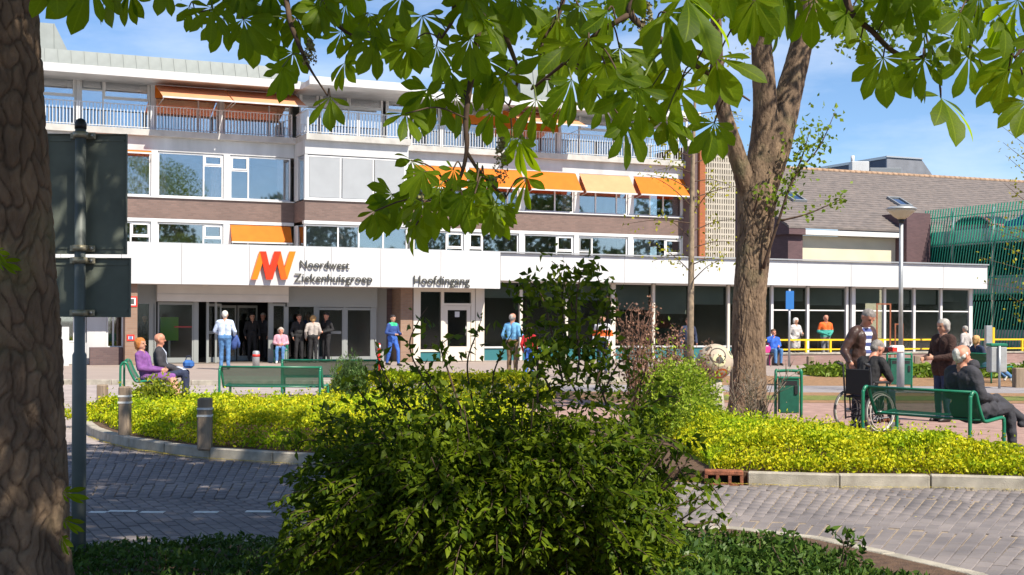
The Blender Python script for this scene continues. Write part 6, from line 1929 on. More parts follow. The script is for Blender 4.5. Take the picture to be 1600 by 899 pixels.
# road sign seen from the back
SY = 8.95
g = ground_at(124, SY, ZV)
rs = thing('road_sign', 'two grey road sign plates seen from behind on a dark pole', 'road sign', (g.x, SY, ZV))
zt = at(130, 195, SY).z - ZV
MB(M_signpole).lathe([(.047, -.02), (.047, at(124, 555, SY).z - ZV), (.036, at(124, 550, SY).z - ZV), (.036, zt)], 18).build('pole', rs)
MB(M_black).lathe([(.039, zt - .03), (.040, zt + .005), (.03, zt + .03), (.01, zt + .042)], 16).build('cap', rs)
def plate_back(x0, x1, y0, y1, sx):
    a, b = at(x0, y0, SY), at(x1, y1, SY); zb, zt_ = b.z - ZV, a.z - ZV; xa, xb = a.x - g.x, b.x - g.x
    m = MB(M_signback); m.box(xa, xb, .075, .079, zb, zt_)
    e = .022
    m.box(xa, xb, .055, .0745, zt_ - .006, zt_); m.box(xa, xb, .055, .0745, zb, zb + .006); m.box(xa, xa + .006, .055, .0745, zb + .0065, zt_ - .0065); m.box(xb - .006, xb, .055, .0745, zb + .0065, zt_ - .0065)
    m.box(xa + e, xb - e, .068, .0747, zt_ - .05, zt_ - .035); m.box(xa + e, xb - e, .068, .0747, zb + .035, zb + .05)
    m.build('plate', rs)
plate_back(66, 193.5, 207, 397, 0); plate_back(76, 199.5, 402, 496, 0)
for py in (211, 388, 407, 489):
    z_ = at(128, py, SY).z - ZV
    c = MB(M_clamp); c.bbox(-.085, .085, .045, .060, z_ - .022, z_ + .022, .004)
    c.lathe([(.050, z_ - .02), (.050, z_ + .02)], 18)
    c.build('clamp', rs)
    MB(M_alu).lathe([(.011, 0), (.011, .014)], 8, c=(.062, .031, z_), axis='y').build('bolt', rs)

# painted ball on a low concrete foot
def ball_mat():
    m = bpy.data.materials.new('painted_ball'); m.use_nodes = True
    n, l = m.node_tree.nodes, m.node_tree.links; p = n['Principled BSDF']; p.inputs['Roughness'].default_value = .7
    tc = n.new('ShaderNodeTexCoord'); nz = n.new('ShaderNodeTexNoise'); nz.inputs['Scale'].default_value = 6; nz.inputs['Detail'].default_value = 8
    l.new(tc.outputs['Object'], nz.inputs['Vector'])
    rp = n.new('ShaderNodeValToRGB'); rp.color_ramp.elements[0].color = (.36, .29, .22, 1); rp.color_ramp.elements[1].color = (.55, .47, .38, 1)
    l.new(nz.outputs['Fac'], rp.inputs['Fac']); l.new(rp.outputs['Color'], p.inputs['Base Color'])
    return m
bY = 20.0
bc = at(1117, 566, bY); br = 28.5 * bY / F
ba = thing('painted_ball', 'big cream ball painted with dark rings and an orange patch', 'sculpture', (bc.x, bY, 0))
pr = [(br * math.sin(t_), bc.z - br * math.cos(t_)) for t_ in np.linspace(.02, math.pi - .02, 25)]
MB(ball_mat()).lathe(pr, 40).build('ball', ba)
MB(M_concrete).lathe([(.17, 0), (.15, .3), (.10, bc.z - br + .03)], 16).build('foot', ba)
def ring(px, py, r0, r1, m, name, lift=.004):
    """a flat painted ring hugging the ball"""
    c = at(px, py, bY); dx_, dz_ = c.x - bc.x, c.z - bc.z
    dy_ = -math.sqrt(max(br * br - dx_ * dx_ - dz_ * dz_, 1e-4)); n_ = Vector((dx_, dy_, dz_)).normalized()
    a_ = n_.cross(Vector((0, 0, 1))).normalized(); b_ = n_.cross(a_); vs, fc = [], []
    N = 24
    for rr_ in (r0, r1):
        for k in range(N):
            t_ = 2 * math.pi * k / N; q = (n_ * math.cos(rr_) + (a_ * math.cos(t_) + b_ * math.sin(t_)) * math.sin(rr_)) * (br + lift)
            vs.append((q.x, q.y, q.z + bc.z))
    for k in range(N): fc.append((k, (k + 1) % N, N + (k + 1) % N, N + k))
    m_ = MB(m); m_.add(vs, fc); m_.build(name, ba)
M_pd, M_pc, M_po, M_pg = mat('paint_dark', (.07, .07, .06), .7), mat('paint_cream', (.62, .60, .36), .7), mat('paint_orange', (.60, .14, .03), .7), mat('paint_olive', (.28, .28, .16), .7)
ring(1120, 562, .20, .36, M_pc, 'painted_ring'); ring(1120, 562, .0, .19, M_pd, 'painted_spot'); ring(1139, 552, .16, .30, M_pc, 'painted_ring'); ring(1139, 552, 0, .15, M_pd, 'painted_spot')
ring(1124, 584, .0, .36, M_po, 'painted_spot', .003); ring(1100, 566, .0, .42, M_pg, 'painted_spot', .002); ring(1118, 554, .40, .46, M_pd, 'painted_ring', .005)
ring(1104, 545, .0, .14, M_pd, 'painted_spot', .005); ring(1136, 575, .0, .14, M_pc, 'painted_spot', .004)

# orange-brown frame sculpture behind the leather jacket man
M_cor = mat('rust_steel', (.30, .10, .05), .8, var=.2, scale=10)
o = thing('steel_frame', 'thin rust coloured steel frame standing on the grass strip', 'frame', tuple(ground_at(1388, 40)))
for dx_, zt_ in ((-.35, 2.05), (.05, 2.05)): MB(M_cor).box(dx_ - .02, dx_ + .02, -.02, .02, 0, zt_).build('upright', o)
MB(M_cor).box(-.372, .072, -.022, .022, 2.052, 2.09).build('crossbar', o)
for dx_, zt_ in ((.2, 1.45), (.42, 1.45)): MB(M_cor).box(dx_ - .018, dx_ + .018, -.02, .02, 0, zt_).build('upright', o)
MB(M_cor).box(.18, .44, -.022, .022, 1.452, 1.49).build('crossbar', o)

# ================================================================== WHEELCHAIR
def wheelchair(label, loc, f):
    w = thing('wheelchair', label, 'wheelchair', loc, facing(*f))      # local: faces +y
    M_tyre = mat('grey_tyre', (.10, .10, .10), .7); M_rim = mat('pale_rim', (.55, .54, .50), .4); M_fr = mat('chair_frame', (.06, .065, .08), .35, metal=.4); M_up = mat('chair_black', (.015, .015, .018), .7)
    for x in (-.29, .29):
        hub = Vector((x, 0, .30))
        ring_pts = [(x, .285 * math.cos(a), .30 + .285 * math.sin(a)) for a in np.linspace(0, 2 * math.pi, 33)]
        wh = MB(M_tyre).tube(ring_pts, .0165, 8, cap=False).build('wheel', w)
        MB(M_rim).tube([(x, .262 * math.cos(a), .30 + .262 * math.sin(a)) for a in np.linspace(0, 2 * math.pi, 33)], .011, 6, cap=False).build('rim', wh)
        xo = x + (.045 if x > 0 else -.045)
        MB(M_rim).tube([(xo, .245 * math.cos(a), .30 + .245 * math.sin(a)) for a in np.linspace(0, 2 * math.pi, 33)], .009, 6, cap=False).build('hand_rim', wh)
        MB(M_alu).tube([(x - .03, 0, .30), (x + .03, 0, .30)], .03, 10).build('hub', wh)
        sp_ = MB(M_alu)
        for k in range(12):
            a = k * math.pi / 6; sp_.tube([(x, .02 * math.cos(a), .30 + .02 * math.sin(a)), (x, .26 * math.cos(a + .1), .30 + .26 * math.sin(a + .1))], .0025, 4)
        sp_.build('spokes', wh)
        xi = x * .86
        fr_ = MB(M_fr)
        fr_.tube(smooth_path([(xi, -.22, .98), (xi, -.16, .93), (xi, -.12, .50), (xi, -.10, .18)], 4), .013, 8)
        fr_.tube(smooth_path([(xi, -.12, .50), (xi, .22, .52), (xi, .33, .46), (xi, .42, .16)], 4), .013, 8)
        fr_.tube([(xi, -.10, .20), (xi, .30, .22), (xi, .36, .30)], .012, 8)
        fr_.tube([(xi, 0, .30), (xi, -.02, .52)], .012, 8)
        fr_.build('side_frame', w)
        MB(M_up).tube([(xi, -.16, .945), (xi, -.27, .985)], .018, 8).build('push_handle', w)
        MB(M_up).bbox(xi - .03, xi + .03, -.08, .22, .70, .735, .01).build('armrest', w)
        MB(M_fr).tube([(xi, -.1, .5), (xi, -.08, .71), (xi, .2, .71), (xi, .22, .52)], .010, 6).build('armrest_frame', w)
        cs_ = MB(M_tyre).lathe([(.03, -.014), (.082, -.014), (.085, 0), (.082, .014), (.03, .014)], 18, axis='x').build('caster', w, loc=(xi, .30, .085))
        MB(M_fr).tube([(xi * .96, .30, .085), (xi * .96, .28, .24)], .012, 6).build('fork', w)
        MB(M_up).bbox(xi - .12 if x > 0 else xi - .02, xi + .02 if x > 0 else xi + .12, .38, .52, .10, .12, .004).build('foot_plate', w)
    MB(M_up).bbox(-.23, .23, -.11, .28, .485, .515, .01).build('seat', w)
    MB(M_up).bbox(-.23, .23, -.135, -.105, .54, .90, .01).build('backrest', w)
    MB(M_fr).tube([(-.24, 0, .24), (.24, .05, .48)], .011, 6).build('cross_brace', w); MB(M_fr).tube([(.24, 0, .24), (-.24, .05, .48)], .011, 6).build('cross_brace', w)
    return w
WCF = Vector((.83, .55, 0)).normalized()
WC = Vector(ground_at(1350, 19.0))
wheelchair('black wheelchair with pale rims facing the green bench', tuple(WC), (WCF.x, WCF.y))
# ================================================================== PEOPLE
SKIN = (0.50, 0.27, 0.18)
def cloth(name, col, rough=.85): return mat('cloth_' + name, col, rough, var=.22, scale=9, bump=.4, bscale=26, detail=5)
M_skin = mat('skin', SKIN, .55, var=.08, scale=10)
M_skin_red = mat('skin_ruddy', (0.52, 0.23, 0.15), .55, var=.08, scale=10)
M_skin_dark = mat('skin_tan', (0.30, 0.14, 0.08), .55, var=.08, scale=10)
M_eye = mat('eye_dark', (.03, .025, .02), .3)
M_lip = mat('lip', (.38, .13, .11), .5)
def hairm(name, c): return mat('hair_' + name, c, .7, var=.3, scale=30, bump=.5, bscale=60, stretch=(1, 1, .4))
H_grey, H_white, H_red, H_brown, H_dark, H_blond, H_salt = hairm('grey', (.36, .34, .32)), hairm('white', (.62, .60, .56)), hairm('red', (.42, .15, .03)), hairm('brown', (.10, .055, .03)), hairm('dark', (.025, .02, .02)), hairm('blond', (.50, .30, .12)), hairm('salt', (.22, .20, .19))

def caps_mesh(caps):
    V, Fc = [], []
    N = 10
    for (p0, r0, p1, r1, _) in caps:
        p0, p1 = Vector(p0), Vector(p1); d = p1 - p0; L = d.length
        d = d.normalized() if L > 1e-6 else Vector((0, 0, 1))
        a = d.orthogonal().normalized(); b = d.cross(a)
        rings = []
        for k in (-1.0, -.72, -.38, 0): rings.append((p0 + d * (k * r0), r0 * math.sqrt(max(0, 1 - k * k)) + (1e-4 if k == -1 else 0)))
        for k in (0, .38, .72, 1.0): rings.append((p1 + d * (k * r1), r1 * math.sqrt(max(0, 1 - k * k)) + (1e-4 if k == 1 else 0)))
        o = len(V)
        for c, r_ in rings:
            for k in range(N):
                t_ = 2 * math.pi * k / N; V.append(tuple(c + (a * math.cos(t_) + b * math.sin(t_)) * r_))
        for i in range(len(rings) - 1):
            for k in range(N): Fc.append((o + i * N + k, o + i * N + (k + 1) % N, o + (i + 1) * N + (k + 1) % N, o + (i + 1) * N + k))
        Fc.append(tuple(o + k for k in range(N - 1, -1, -1))); Fc.append(tuple(o + (len(rings) - 1) * N + k for k in range(N)))
    me = bpy.data.meshes.new('body'); me.from_pydata(V, [], Fc); me.update()
    return me

def V3(*a): return Vector(a)
def person(label, loc, f, pose, top, bottom, hair, skin=None, shoe=None, h=1.75, voxel=.016, sit=False, hairstyle='short', patches=(), long_coat=0.0, sleeve=True, bulk=1.0, skirt=False, hem=None, head_turn=0.0, extra=(), bare_leg=False, hood=False):
    """local: faces +y, x to the right of the figure; pose: dict of joints"""
    skin = skin or M_skin; shoe = shoe or mat('shoe_dark', (.025, .02, .018), .5)
    k = h / 1.75
    P, C = V3(*pose['pelvis']), V3(*pose['chest'])
    up = (C - P).normalized(); fw = V3(0, 1, 0); fw = (fw - up * fw.dot(up)).normalized(); rt = fw.cross(up)
    caps = []
    def cp(p0, r0, p1, r1, m): caps.append((Vector(p0) * k, r0 * k, Vector(p1) * k, r1 * k, m))
    B = bulk
    # trunk
    for sx in (-1, 1):
        cp(P + rt * sx * .075 * B, .105 * B, P + (C - P) * .45 + rt * sx * .07 * B, .105 * B, top)
        cp(P + (C - P) * .45 + rt * sx * .07 * B, .105 * B, C + rt * sx * .085 * B - up * .08, .112 * B, top)
        cp(C + rt * sx * .08 - up * .05, .10 * B, C + rt * sx * .165 + up * .0, .070 * B, top); cp(C + rt * sx * .03 + up * .02, .066, C + rt * sx * .14 + up * .015, .062 * B, top)
    cp(P - rt * .08, .118 * B, P + rt * .08, .118 * B, bottom if not long_coat else top)
    belly = P + (C - P) * .3 + fw * .05
    cp(belly - rt * .03, .09 * B, belly + rt * .03, .09 * B, top)
    if hem is not None: pass
    # neck, head
    nb = C + up * .03; hv = (up * .75 + V3(0, 0, 1) * .45 + fw * pose.get('nod', .08)).normalized()
    hc_ = nb + hv * .190
    cp(nb, .066, nb + hv * .10, .055, skin)
    ca, sa = math.cos(head_turn), math.sin(head_turn)
    hf0 = (fw - hv * fw.dot(hv)).normalized(); hr0 = hf0.cross(hv); hf = hf0 * ca + hr0 * sa; hr = hf.cross(hv)
    cp(hc_ - hf * .018 + hv * .012, .090, hc_ + hf * .012 + hv * .022, .088, skin)
    cp(hc_ - hr * .018 + hf * .022 - hv * .045, .062, hc_ + hr * .018 + hf * .022 - hv * .045, .062, skin)
    cp(hc_ + hf * .045 - hv * .095, .036, hc_ + hf * .058 - hv * .088, .032, skin)          # chin
    cp(hc_ + hf * .088 - hv * .005, .012, hc_ + hf * .112 - hv * .034, .0155, skin)            # nose
    cp(hc_ - hr * .04 + hf * .080 + hv * .018, .015, hc_ + hr * .04 + hf * .080 + hv * .018, .015, skin)   # brow
    for sx in (-1, 1): cp(hc_ + hr * sx * .088 - hf * .012 - hv * .0, .016, hc_ + hr * sx * .088 - hf * .014 - hv * .036, .012, skin)
    # hair as volume
    if hairstyle == 'short':
        cp(hc_ - hf * .028 + hv * .034, .093, hc_ + hf * .012 + hv * .040, .088, hair); cp(hc_ - hf * .052 - hv * .02, .070, hc_ - hf * .042 + hv * .02, .082, hair)
    elif hairstyle == 'fringe':      # bald on top, hair at the back and sides
        cp(hc_ - hf * .05 - hv * .028, .066, hc_ - hf * .048 + hv * .012, .072, hair)
        for sx in (-1, 1): cp(hc_ + hr * sx * .062 - hf * .03 - hv * .02, .036, hc_ + hr * sx * .066 - hf * .0 + hv * .008, .030, hair)
    elif hairstyle == 'bob':
        cp(hc_ - hf * .030 + hv * .030, .100, hc_ + hf * .006 + hv * .036, .094, hair)
        cp(hc_ - hf * .050 - hv * .05, .078, hc_ - hf * .04 + hv * .02, .092, hair)
        for sx in (-1, 1): cp(hc_ + hr * sx * .072 - hf * .02 - hv * .05, .042, hc_ + hr * sx * .078 - hf * .005 + hv * .02, .048, hair)
    # legs
    for s_, sx in (('L', -1), ('R', 1)):
        hp = P + rt * sx * .085 - V3(0, 0, .02); kn, an = V3(*pose['knee' + s_]), V3(*pose['ankle' + s_])
        td = V3(*pose.get('toe' + s_, (0, 1, -.05))).normalized()
        mleg = bottom
        cp(hp, .098 * B, kn, .066, top if (long_coat and sit) else mleg)
        lower = skin if bare_leg else mleg
        cp(kn, .066 if not bare_leg else .056, kn + (an - kn) * .35, .068 if not bare_leg else .056, mleg if not bare_leg else skin); cp(kn + (an - kn) * .35, .064 if not bare_leg else .054, an + (kn - an) * .08, .055 if not bare_leg else .036, lower)
        cp(an - V3(0, 0, .03), .045, an - V3(0, 0, .045) + td * .13, .040, shoe); cp(an - V3(0, 0, .045) - td * .035, .040, an - V3(0, 0, .05) + td * .16, .034, shoe)
    if long_coat and not sit:
        for sx in (-1, 1): cp(P + rt * sx * .08, .125 * B, P + rt * sx * .085 - V3(0, 0, long_coat), .12 * B, top)
    if skirt:
        kL, kR = V3(*pose['kneeL']), V3(*pose['kneeR'])
        cp(P + rt * -.05, .12, kL + V3(0, -.05, -.02), .085, bottom); cp(P + rt * .05, .12, kR + V3(0, -.05, -.02), .085, bottom); cp((P + kL + P + kR) / 4, .12, (kL + kR) / 2 + V3(0, -.07, -.03), .09, bottom)
    # arms and hands
    for s_, sx in (('L', -1), ('R', 1)):
        sh = C + rt * sx * .185 - up * .01; el, wr = V3(*pose['elbow' + s_]), V3(*pose['wrist' + s_])
        cp(sh, .070 * B, el, .054 * B, top); cp(el, .053 * B, wr, .042, top if sleeve else skin)
        d = (wr - el).normalized(); d = (d + V3(*pose.get('hand' + s_, (0, 0, 0)))).normalized()
        pn = V3(sx, 0, 0); pn = (pn - d * pn.dot(d)); pn = pn.normalized() if pn.length > .1 else V3(0, 0, 1)   # back of the hand
        ac = d.cross(pn)          # across the palm
        cp(wr + d * .015, .028, wr + d * .045, .030, skin)
        for q in (-.026, -.009, .009, .026): cp(wr + d * .035 + ac * q * .8, .0155, wr + d * .085 + ac * q, .0145, skin)
        for q, ln in ((-.028, .060), (-.010, .075), (.009, .080), (.027, .070)):
            b0 = wr + d * .09 + ac * q; b1 = b0 + d * ln * .5 - pn * .010; b2 = b1 + d * ln * .36 - pn * .026
            cp(b0, .0105, b1, .0095, skin); cp(b1, .0095, b2, .0080, skin)
        tb = wr + d * .035 + ac * .034; cp(tb, .013, tb + d * .03 + ac * .028 - pn * .012, .011, skin); cp(tb + d * .03 + ac * .028 - pn * .012, .011, tb + d * .062 + ac * .030 - pn * .024, .009, skin)
    for e in extra: cp(*e)
    me0 = caps_mesh(caps)
    ob = bpy.data.objects.new('person', me0); COL.objects.link(ob)
    md = ob.modifiers.new('r', 'REMESH'); md.mode = 'VOXEL'; md.voxel_size = voxel * k
    sm_ = ob.modifiers.new('s', 'SMOOTH'); sm_.factor = .5; sm_.iterations = 2
    dg = bpy.context.evaluated_depsgraph_get()
    me = bpy.data.meshes.new_from_object(ob.evaluated_get(dg))
    ob.modifiers.clear(); ob.data = me; bpy.data.meshes.remove(me0); me.name = 'body'
    nv = len(me.vertices); co = np.empty(nv * 3); me.vertices.foreach_get('co', co); co = co.reshape(-1, 3)
    no = np.empty(nv * 3); me.vertices.foreach_get('normal', no); no = no.reshape(-1, 3)
    sd0 = abs(hash(label)) % 997 if False else sum(map(ord, label)) % 997
    hd = np.linalg.norm(co - np.array(hc_ * k), axis=1) / k
    amp = np.where(hd < .17, .0012, .0075) * np.clip((np.minimum(co[:, 2], 9) - .02) / .1, 0, 1)
    fold = lumps(co[:, 0] * 1.0 + co[:, 1] * .8, co[:, 2] + .4 * co[:, 1], 15.0, sd0) + .6 * lumps(co[:, 1] - co[:, 0], co[:, 2] * .8, 26.0, sd0 + 1)
    co = co + no * (amp * fold * k)[:, None]; me.vertices.foreach_set('co', co.ravel()); me.update()
    # materials by nearest body volume
    n = len(me.polygons); ctr = np.empty(n * 3); me.polygons.foreach_get('center', ctr); ctr = ctr.reshape(-1, 3)
    best = np.full(n, 1e9); which = np.zeros(n, int); mats = []
    for (p0, r0, p1, r1, m) in caps:
        if m not in mats: mats.append(m)
        a_, b_ = np.array(p0), np.array(p1); ab = b_ - a_; t_ = np.clip(((ctr - a_) @ ab) / max(ab @ ab, 1e-9), 0, 1)
        d = np.linalg.norm(ctr - a_ - t_[:, None] * ab, axis=1) - (r0 + (r1 - r0) * t_)
        w_ = d < best; best[w_] = d[w_]; which[w_] = mats.index(m)
    L = {'hc': np.array(hc_ * k), 'hf': np.array(hf), 'hr': np.array(hr), 'hv': np.array(hv), 'C': np.array(C * k), 'P': np.array(P * k), 'fw': np.array(fw), 'rt': np.array(rt), 'up': np.array(up), 'k': k}
    q = ctr - L['hc']; qx, qy, qz = q @ L['hr'] / k, q @ L['hf'] / k, q @ L['hv'] / k
    def paint(mask, m):
        if m not in mats: mats.append(m)
        which[mask] = mats.index(m)
    face = (qy > .045) & (np.abs(qz) < .13) & (np.abs(qx) < .09)
    if hairstyle != 'none':
        paint((qy > .055) & (qz < .052) & (qz > -.12) & (np.abs(qx) < .075), skin)
    for sx in (-1, 1): paint(face & (np.hypot(qx - sx * .033, qz + .002) < .0125), M_eye)
    paint(face & (np.abs(qx) < .026) & (np.abs(qz + .066) < .0075) & (qy > .06), M_lip)
    for fn, m in patches:
        g_ = ctr - L['C']; paint(fn(g_ @ L['rt'] / k, g_ @ L['fw'] / k, g_ @ L['up'] / k) & (q @ L['hv'] / k < -.12), m)
    me.materials.clear()
    for m in mats: me.materials.append(m)
    me.polygons.foreach_set('material_index', which.astype(np.int32)); me.polygons.foreach_set('use_smooth', np.ones(n, bool)); me.update()
    ob.location = loc; ob.rotation_euler = (0, 0, facing(*f))
    return tag(ob, label, 'person', 'people around the entrance and benches')

def stand(stride=0.0, lean=0.0, **kw):
    p = dict(pelvis=(0, 0, .95), chest=(0, lean, 1.39), kneeL=(-.10, .03 + stride * .45, .51), kneeR=(.10, .03 - stride * .2, .51), ankleL=(-.11, stride * .55, .09), ankleR=(.11, -stride * .5, .09 + abs(stride) * .08),
             elbowL=(-.27, -.05 + lean * .6, 1.12), elbowR=(.27, -.05 + lean * .6, 1.12), wristL=(-.25, .10 + lean, .90), wristR=(.25, .10 + lean, .90))
    p.update(kw); return p
def sitp(z=.45, lean=-.06, **kw):
    z = z + .08
    p = dict(pelvis=(0, 0, z), chest=(0, lean, z + .43), kneeL=(-.11, .43, z + .02), kneeR=(.11, .43, z + .02), ankleL=(-.11, .44, .09), ankleR=(.11, .44, .09),
             elbowL=(-.25, .04 + lean, z + .18), elbowR=(.25, .04 + lean, z + .18), wristL=(-.10, .27, z + .15), wristR=(.10, .27, z + .15))
    p.update(kw); return p
def jacket_open(inner, w=.055, lo=-.42):
    return [(lambda x, y, z: (np.abs(x) < w + .25 * np.clip(z + .10, 0, .2)) & (y > .05) & (z < .06) & (z > lo), inner)]

navy, black, jeans, dkjeans = cloth('navy', (.02, .03, .07)), cloth('black', (.015, .015, .018)), cloth('jeans', (.08, .20, .42)), cloth('dark_jeans', (.02, .04, .10))
charcoal, leather, wshirt, purple = cloth('charcoal', (.035, .035, .045)), mat('brown_leather', (.055, .028, .022), .38, var=.3, scale=7, bump=.5, bscale=18), cloth('pale_blue', (.50, .60, .78)), cloth('purple', (.19, .07, .26))
def striped():
    m = mat('striped_jersey', (.7, .7, .72), .85); n, l = m.node_tree.nodes, m.node_tree.links
    tc = n.new('ShaderNodeTexCoord'); sp_ = n.new('ShaderNodeSeparateXYZ'); l.new(tc.outputs['Object'], sp_.inputs[0])
    mu = n.new('ShaderNodeMath'); mu.operation = 'MULTIPLY'; mu.inputs[1].default_value = 9.5; l.new(sp_.outputs['Z'], mu.inputs[0])
    fr = n.new('ShaderNodeMath'); fr.operation = 'FRACT'; l.new(mu.outputs[0], fr.inputs[0])
    gt = n.new('ShaderNodeMath'); gt.operation = 'GREATER_THAN'; gt.inputs[1].default_value = .5; l.new(fr.outputs[0], gt.inputs[0])
    mx = n.new('ShaderNodeMixRGB'); mx.inputs['Color1'].default_value = (.65, .66, .70, 1); mx.inputs['Color2'].default_value = (.05, .07, .22, 1)
    l.new(gt.outputs[0], mx.inputs['Fac']); l.new(mx.outputs['Color'], n['Principled BSDF'].inputs['Base Color'])
    return m
stripe_m = striped()

# --- the group at the wheelchair
wc_back = Vector(ground_at(1343, 19.75))
lm = person('man in a brown leather jacket and striped jersey behind the wheelchair', (wc_back.x, wc_back.y, 0), (.62, -.78), stand(lean=.05, nod=.55, elbowL=(-.27, .07, 1.12), elbowR=(.33, -.02, 1.11), wristL=(-.16, .40, 1.13), wristR=(.40, .14, .95)),
       leather, charcoal, H_salt, skin=M_skin_red, h=1.80, voxel=.011, patches=jacket_open(stripe_m, .06, -.5), bulk=1.18, head_turn=.25, long_coat=.10)
wr = WC + WCF * .0
person('old man in a black jacket sitting bent forward in the wheelchair', (wr.x, wr.y, .0), (WCF.x, WCF.y), sitp(.50, lean=.16, nod=.45, elbowL=(-.27, .24, .78), elbowR=(.27, .24, .78), wristL=(-.13, .42, .74), wristR=(.13, .42, .74), kneeL=(-.11, .44, .56), kneeR=(.11, .44, .56), ankleL=(-.10, .46, .20), ankleR=(.10, .46, .20)),
       black, navy, H_salt, skin=M_skin_red, h=1.74, voxel=.011, hairstyle='short', bulk=1.05, shoe=mat('shoe_brown', (.16, .06, .03), .5))
# a folded paper in the leather man's hand
pc = lm.matrix_basis @ Vector((-.15, .53, 1.17))
o = thing('paper_bag', 'small white and red packet held by the man in leather', 'packet', (pc.x, pc.y, pc.z), .4)
MB(mat('paper_white', (.75, .74, .72), .7)).bbox(-.10, .12, -.05, .05, -.05, .06, .02).build('packet', o); MB(M_red).bbox(-.103, -.02, -.053, .053, -.03, .03, .004).build('print_band', o)
# --- old man on the right bench
bs = BR_mid + BF * .44 - ax * .50
person('old man in a charcoal coat sitting cross-legged on the green bench', (bs.x, bs.y, 0), (BF.x * .97 + .1, BF.y * .9 - .18), sitp(.40, lean=-.13, nod=.18, kneeL=(-.09, .44, .60), ankleL=(.12, .66, .36), toeL=(.2, 1, -.1), kneeR=(.10, .46, .50), ankleR=(.12, .50, .09), wristL=(-.06, .26, .60), wristR=(.08, .28, .60)),
       charcoal, dkjeans, H_white, skin=M_skin_red, h=1.84, voxel=.011, hairstyle='fringe', bulk=1.3, long_coat=.0, extra=[((-.12, -.03, .50), .15, (.12, -.03, .50), .15, charcoal), ((-.13, .14, .50), .115, (.13, .14, .50), .115, charcoal), ((-.07, -.04, 1.0), .075, (.07, -.04, 1.0), .075, charcoal)], patches=[(lambda x, y, z: (z < -.30) & (y > .13), charcoal)])
# --- woman standing behind that bench
ws = ground_at(1474, 21.0)
person('grey haired woman in a dark fur jacket and jeans standing behind the bench', tuple(ws), (-.85, -.35), stand(wristL=(-.14, .30, 1.08), wristR=(.14, .30, 1.06), elbowL=(-.27, .03, 1.10), elbowR=(.27, .03, 1.10)), mat('dark_fur', (.045, .022, .018), .95, var=.4, scale=30, bump=1.0, bscale=45), dkjeans, H_grey, h=1.64, voxel=.013, hairstyle='bob', bulk=1.2, long_coat=.08)
# --- distant bench person
fb = FBm + Vector((.92, .38, 0)).normalized() * .40
person('person in a navy top with blond hair on the distant bench', (fb.x, fb.y, 0), (.92, .38), sitp(.40, lean=-.10, kneeL=(-.1, .46, .46), kneeR=(.1, .46, .46), ankleL=(-.1, .95, .12), ankleR=(.1, .98, .12), toeL=(0, .5, .9), toeR=(0, .5, .9)), navy, jeans, H_blond, h=1.70, voxel=.018, hairstyle='bob', shoe=mat('shoe_white', (.7, .7, .68), .5))
hp = ground_at(1508, 40.5)
person('grey haired person in a pale top far behind the seated woman', tuple(hp), (-.6, .8), stand(), cloth('pale', (.45, .42, .42)), charcoal, H_grey, h=1.45, voxel=.022)
# --- along the low wall
g = G(1208, 571)
person('person in a bright blue jacket sitting by the yellow railing', (g.x, g.y, 0), (.25, -.97), sitp(.45, lean=.0, wristR=(.10, .20, 1.05), elbowR=(.26, .16, .85), kneeR=(.12, .44, .55), ankleL=(-.12, .38, .09)), cloth('bright_blue', (.03, .12, .55)), jeans, H_brown, h=1.70, voxel=.02, skin=M_skin_red)
MB(mat('seat_block', (.12, .08, .07), .8)).bbox(-.24, .24, -.2, .2, 0, .44, .02).build('block', tag(thing('stone_stool', 'dark block seat under the person in bright blue', 'seat', (g.x - .02, g.y + .06, 0))))
o = thing('pink_bag', 'small pink bag beside the person in bright blue', 'bag', tuple(G(1199, 571) + Vector((-.02, -.1, 0))))
MB(mat('pink', (.75, .05, .28), .6)).bbox(-.12, .10, -.06, .06, .42, .66, .03).build('bag_body', o); MB(mat('pink_dark', (.5, .03, .18), .6)).tube(smooth_path([(-.07, 0, .65), (-.04, 0, .76), (.04, 0, .76), (.06, 0, .65)], 4), .012, 6).build('handle', o)
MB(mat('pink_dark', (.5, .03, .18), .6)).bbox(-.11, .09, -.055, .055, 0.0, .419, .01).build('base', o)
def on_plane(px, d): 
    s_ = fs(px, 540, d)[0]; v = fl(s_, d); return (v.x, v.y, 0.02)
person('white haired woman in a light grey coat behind the yellow railing', on_plane(1243, DW + .9), (.5, -.86), stand(elbowL=(-.27, .06, 1.08), wristL=(-.10, .28, 1.12)), cloth('light_grey', (.48, .46, .46)), black, H_white, h=1.66, voxel=.02, long_coat=.3, hairstyle='bob')
person('person in an orange and green work vest behind the yellow railing', on_plane(1290, DW + .9), (.2, -.97), stand(wristL=(-.05, .28, 1.02), wristR=(.08, .28, 1.02)), cloth('orange', (.75, .13, .02)), cloth('grey_trouser', (.2, .2, .22)), H_white, h=1.78, voxel=.02, hairstyle='fringe', skin=M_skin_red,
       patches=[(lambda x, y, z: (z < -.20) & (z > -.45), cloth('teal', (.04, .30, .25)))])
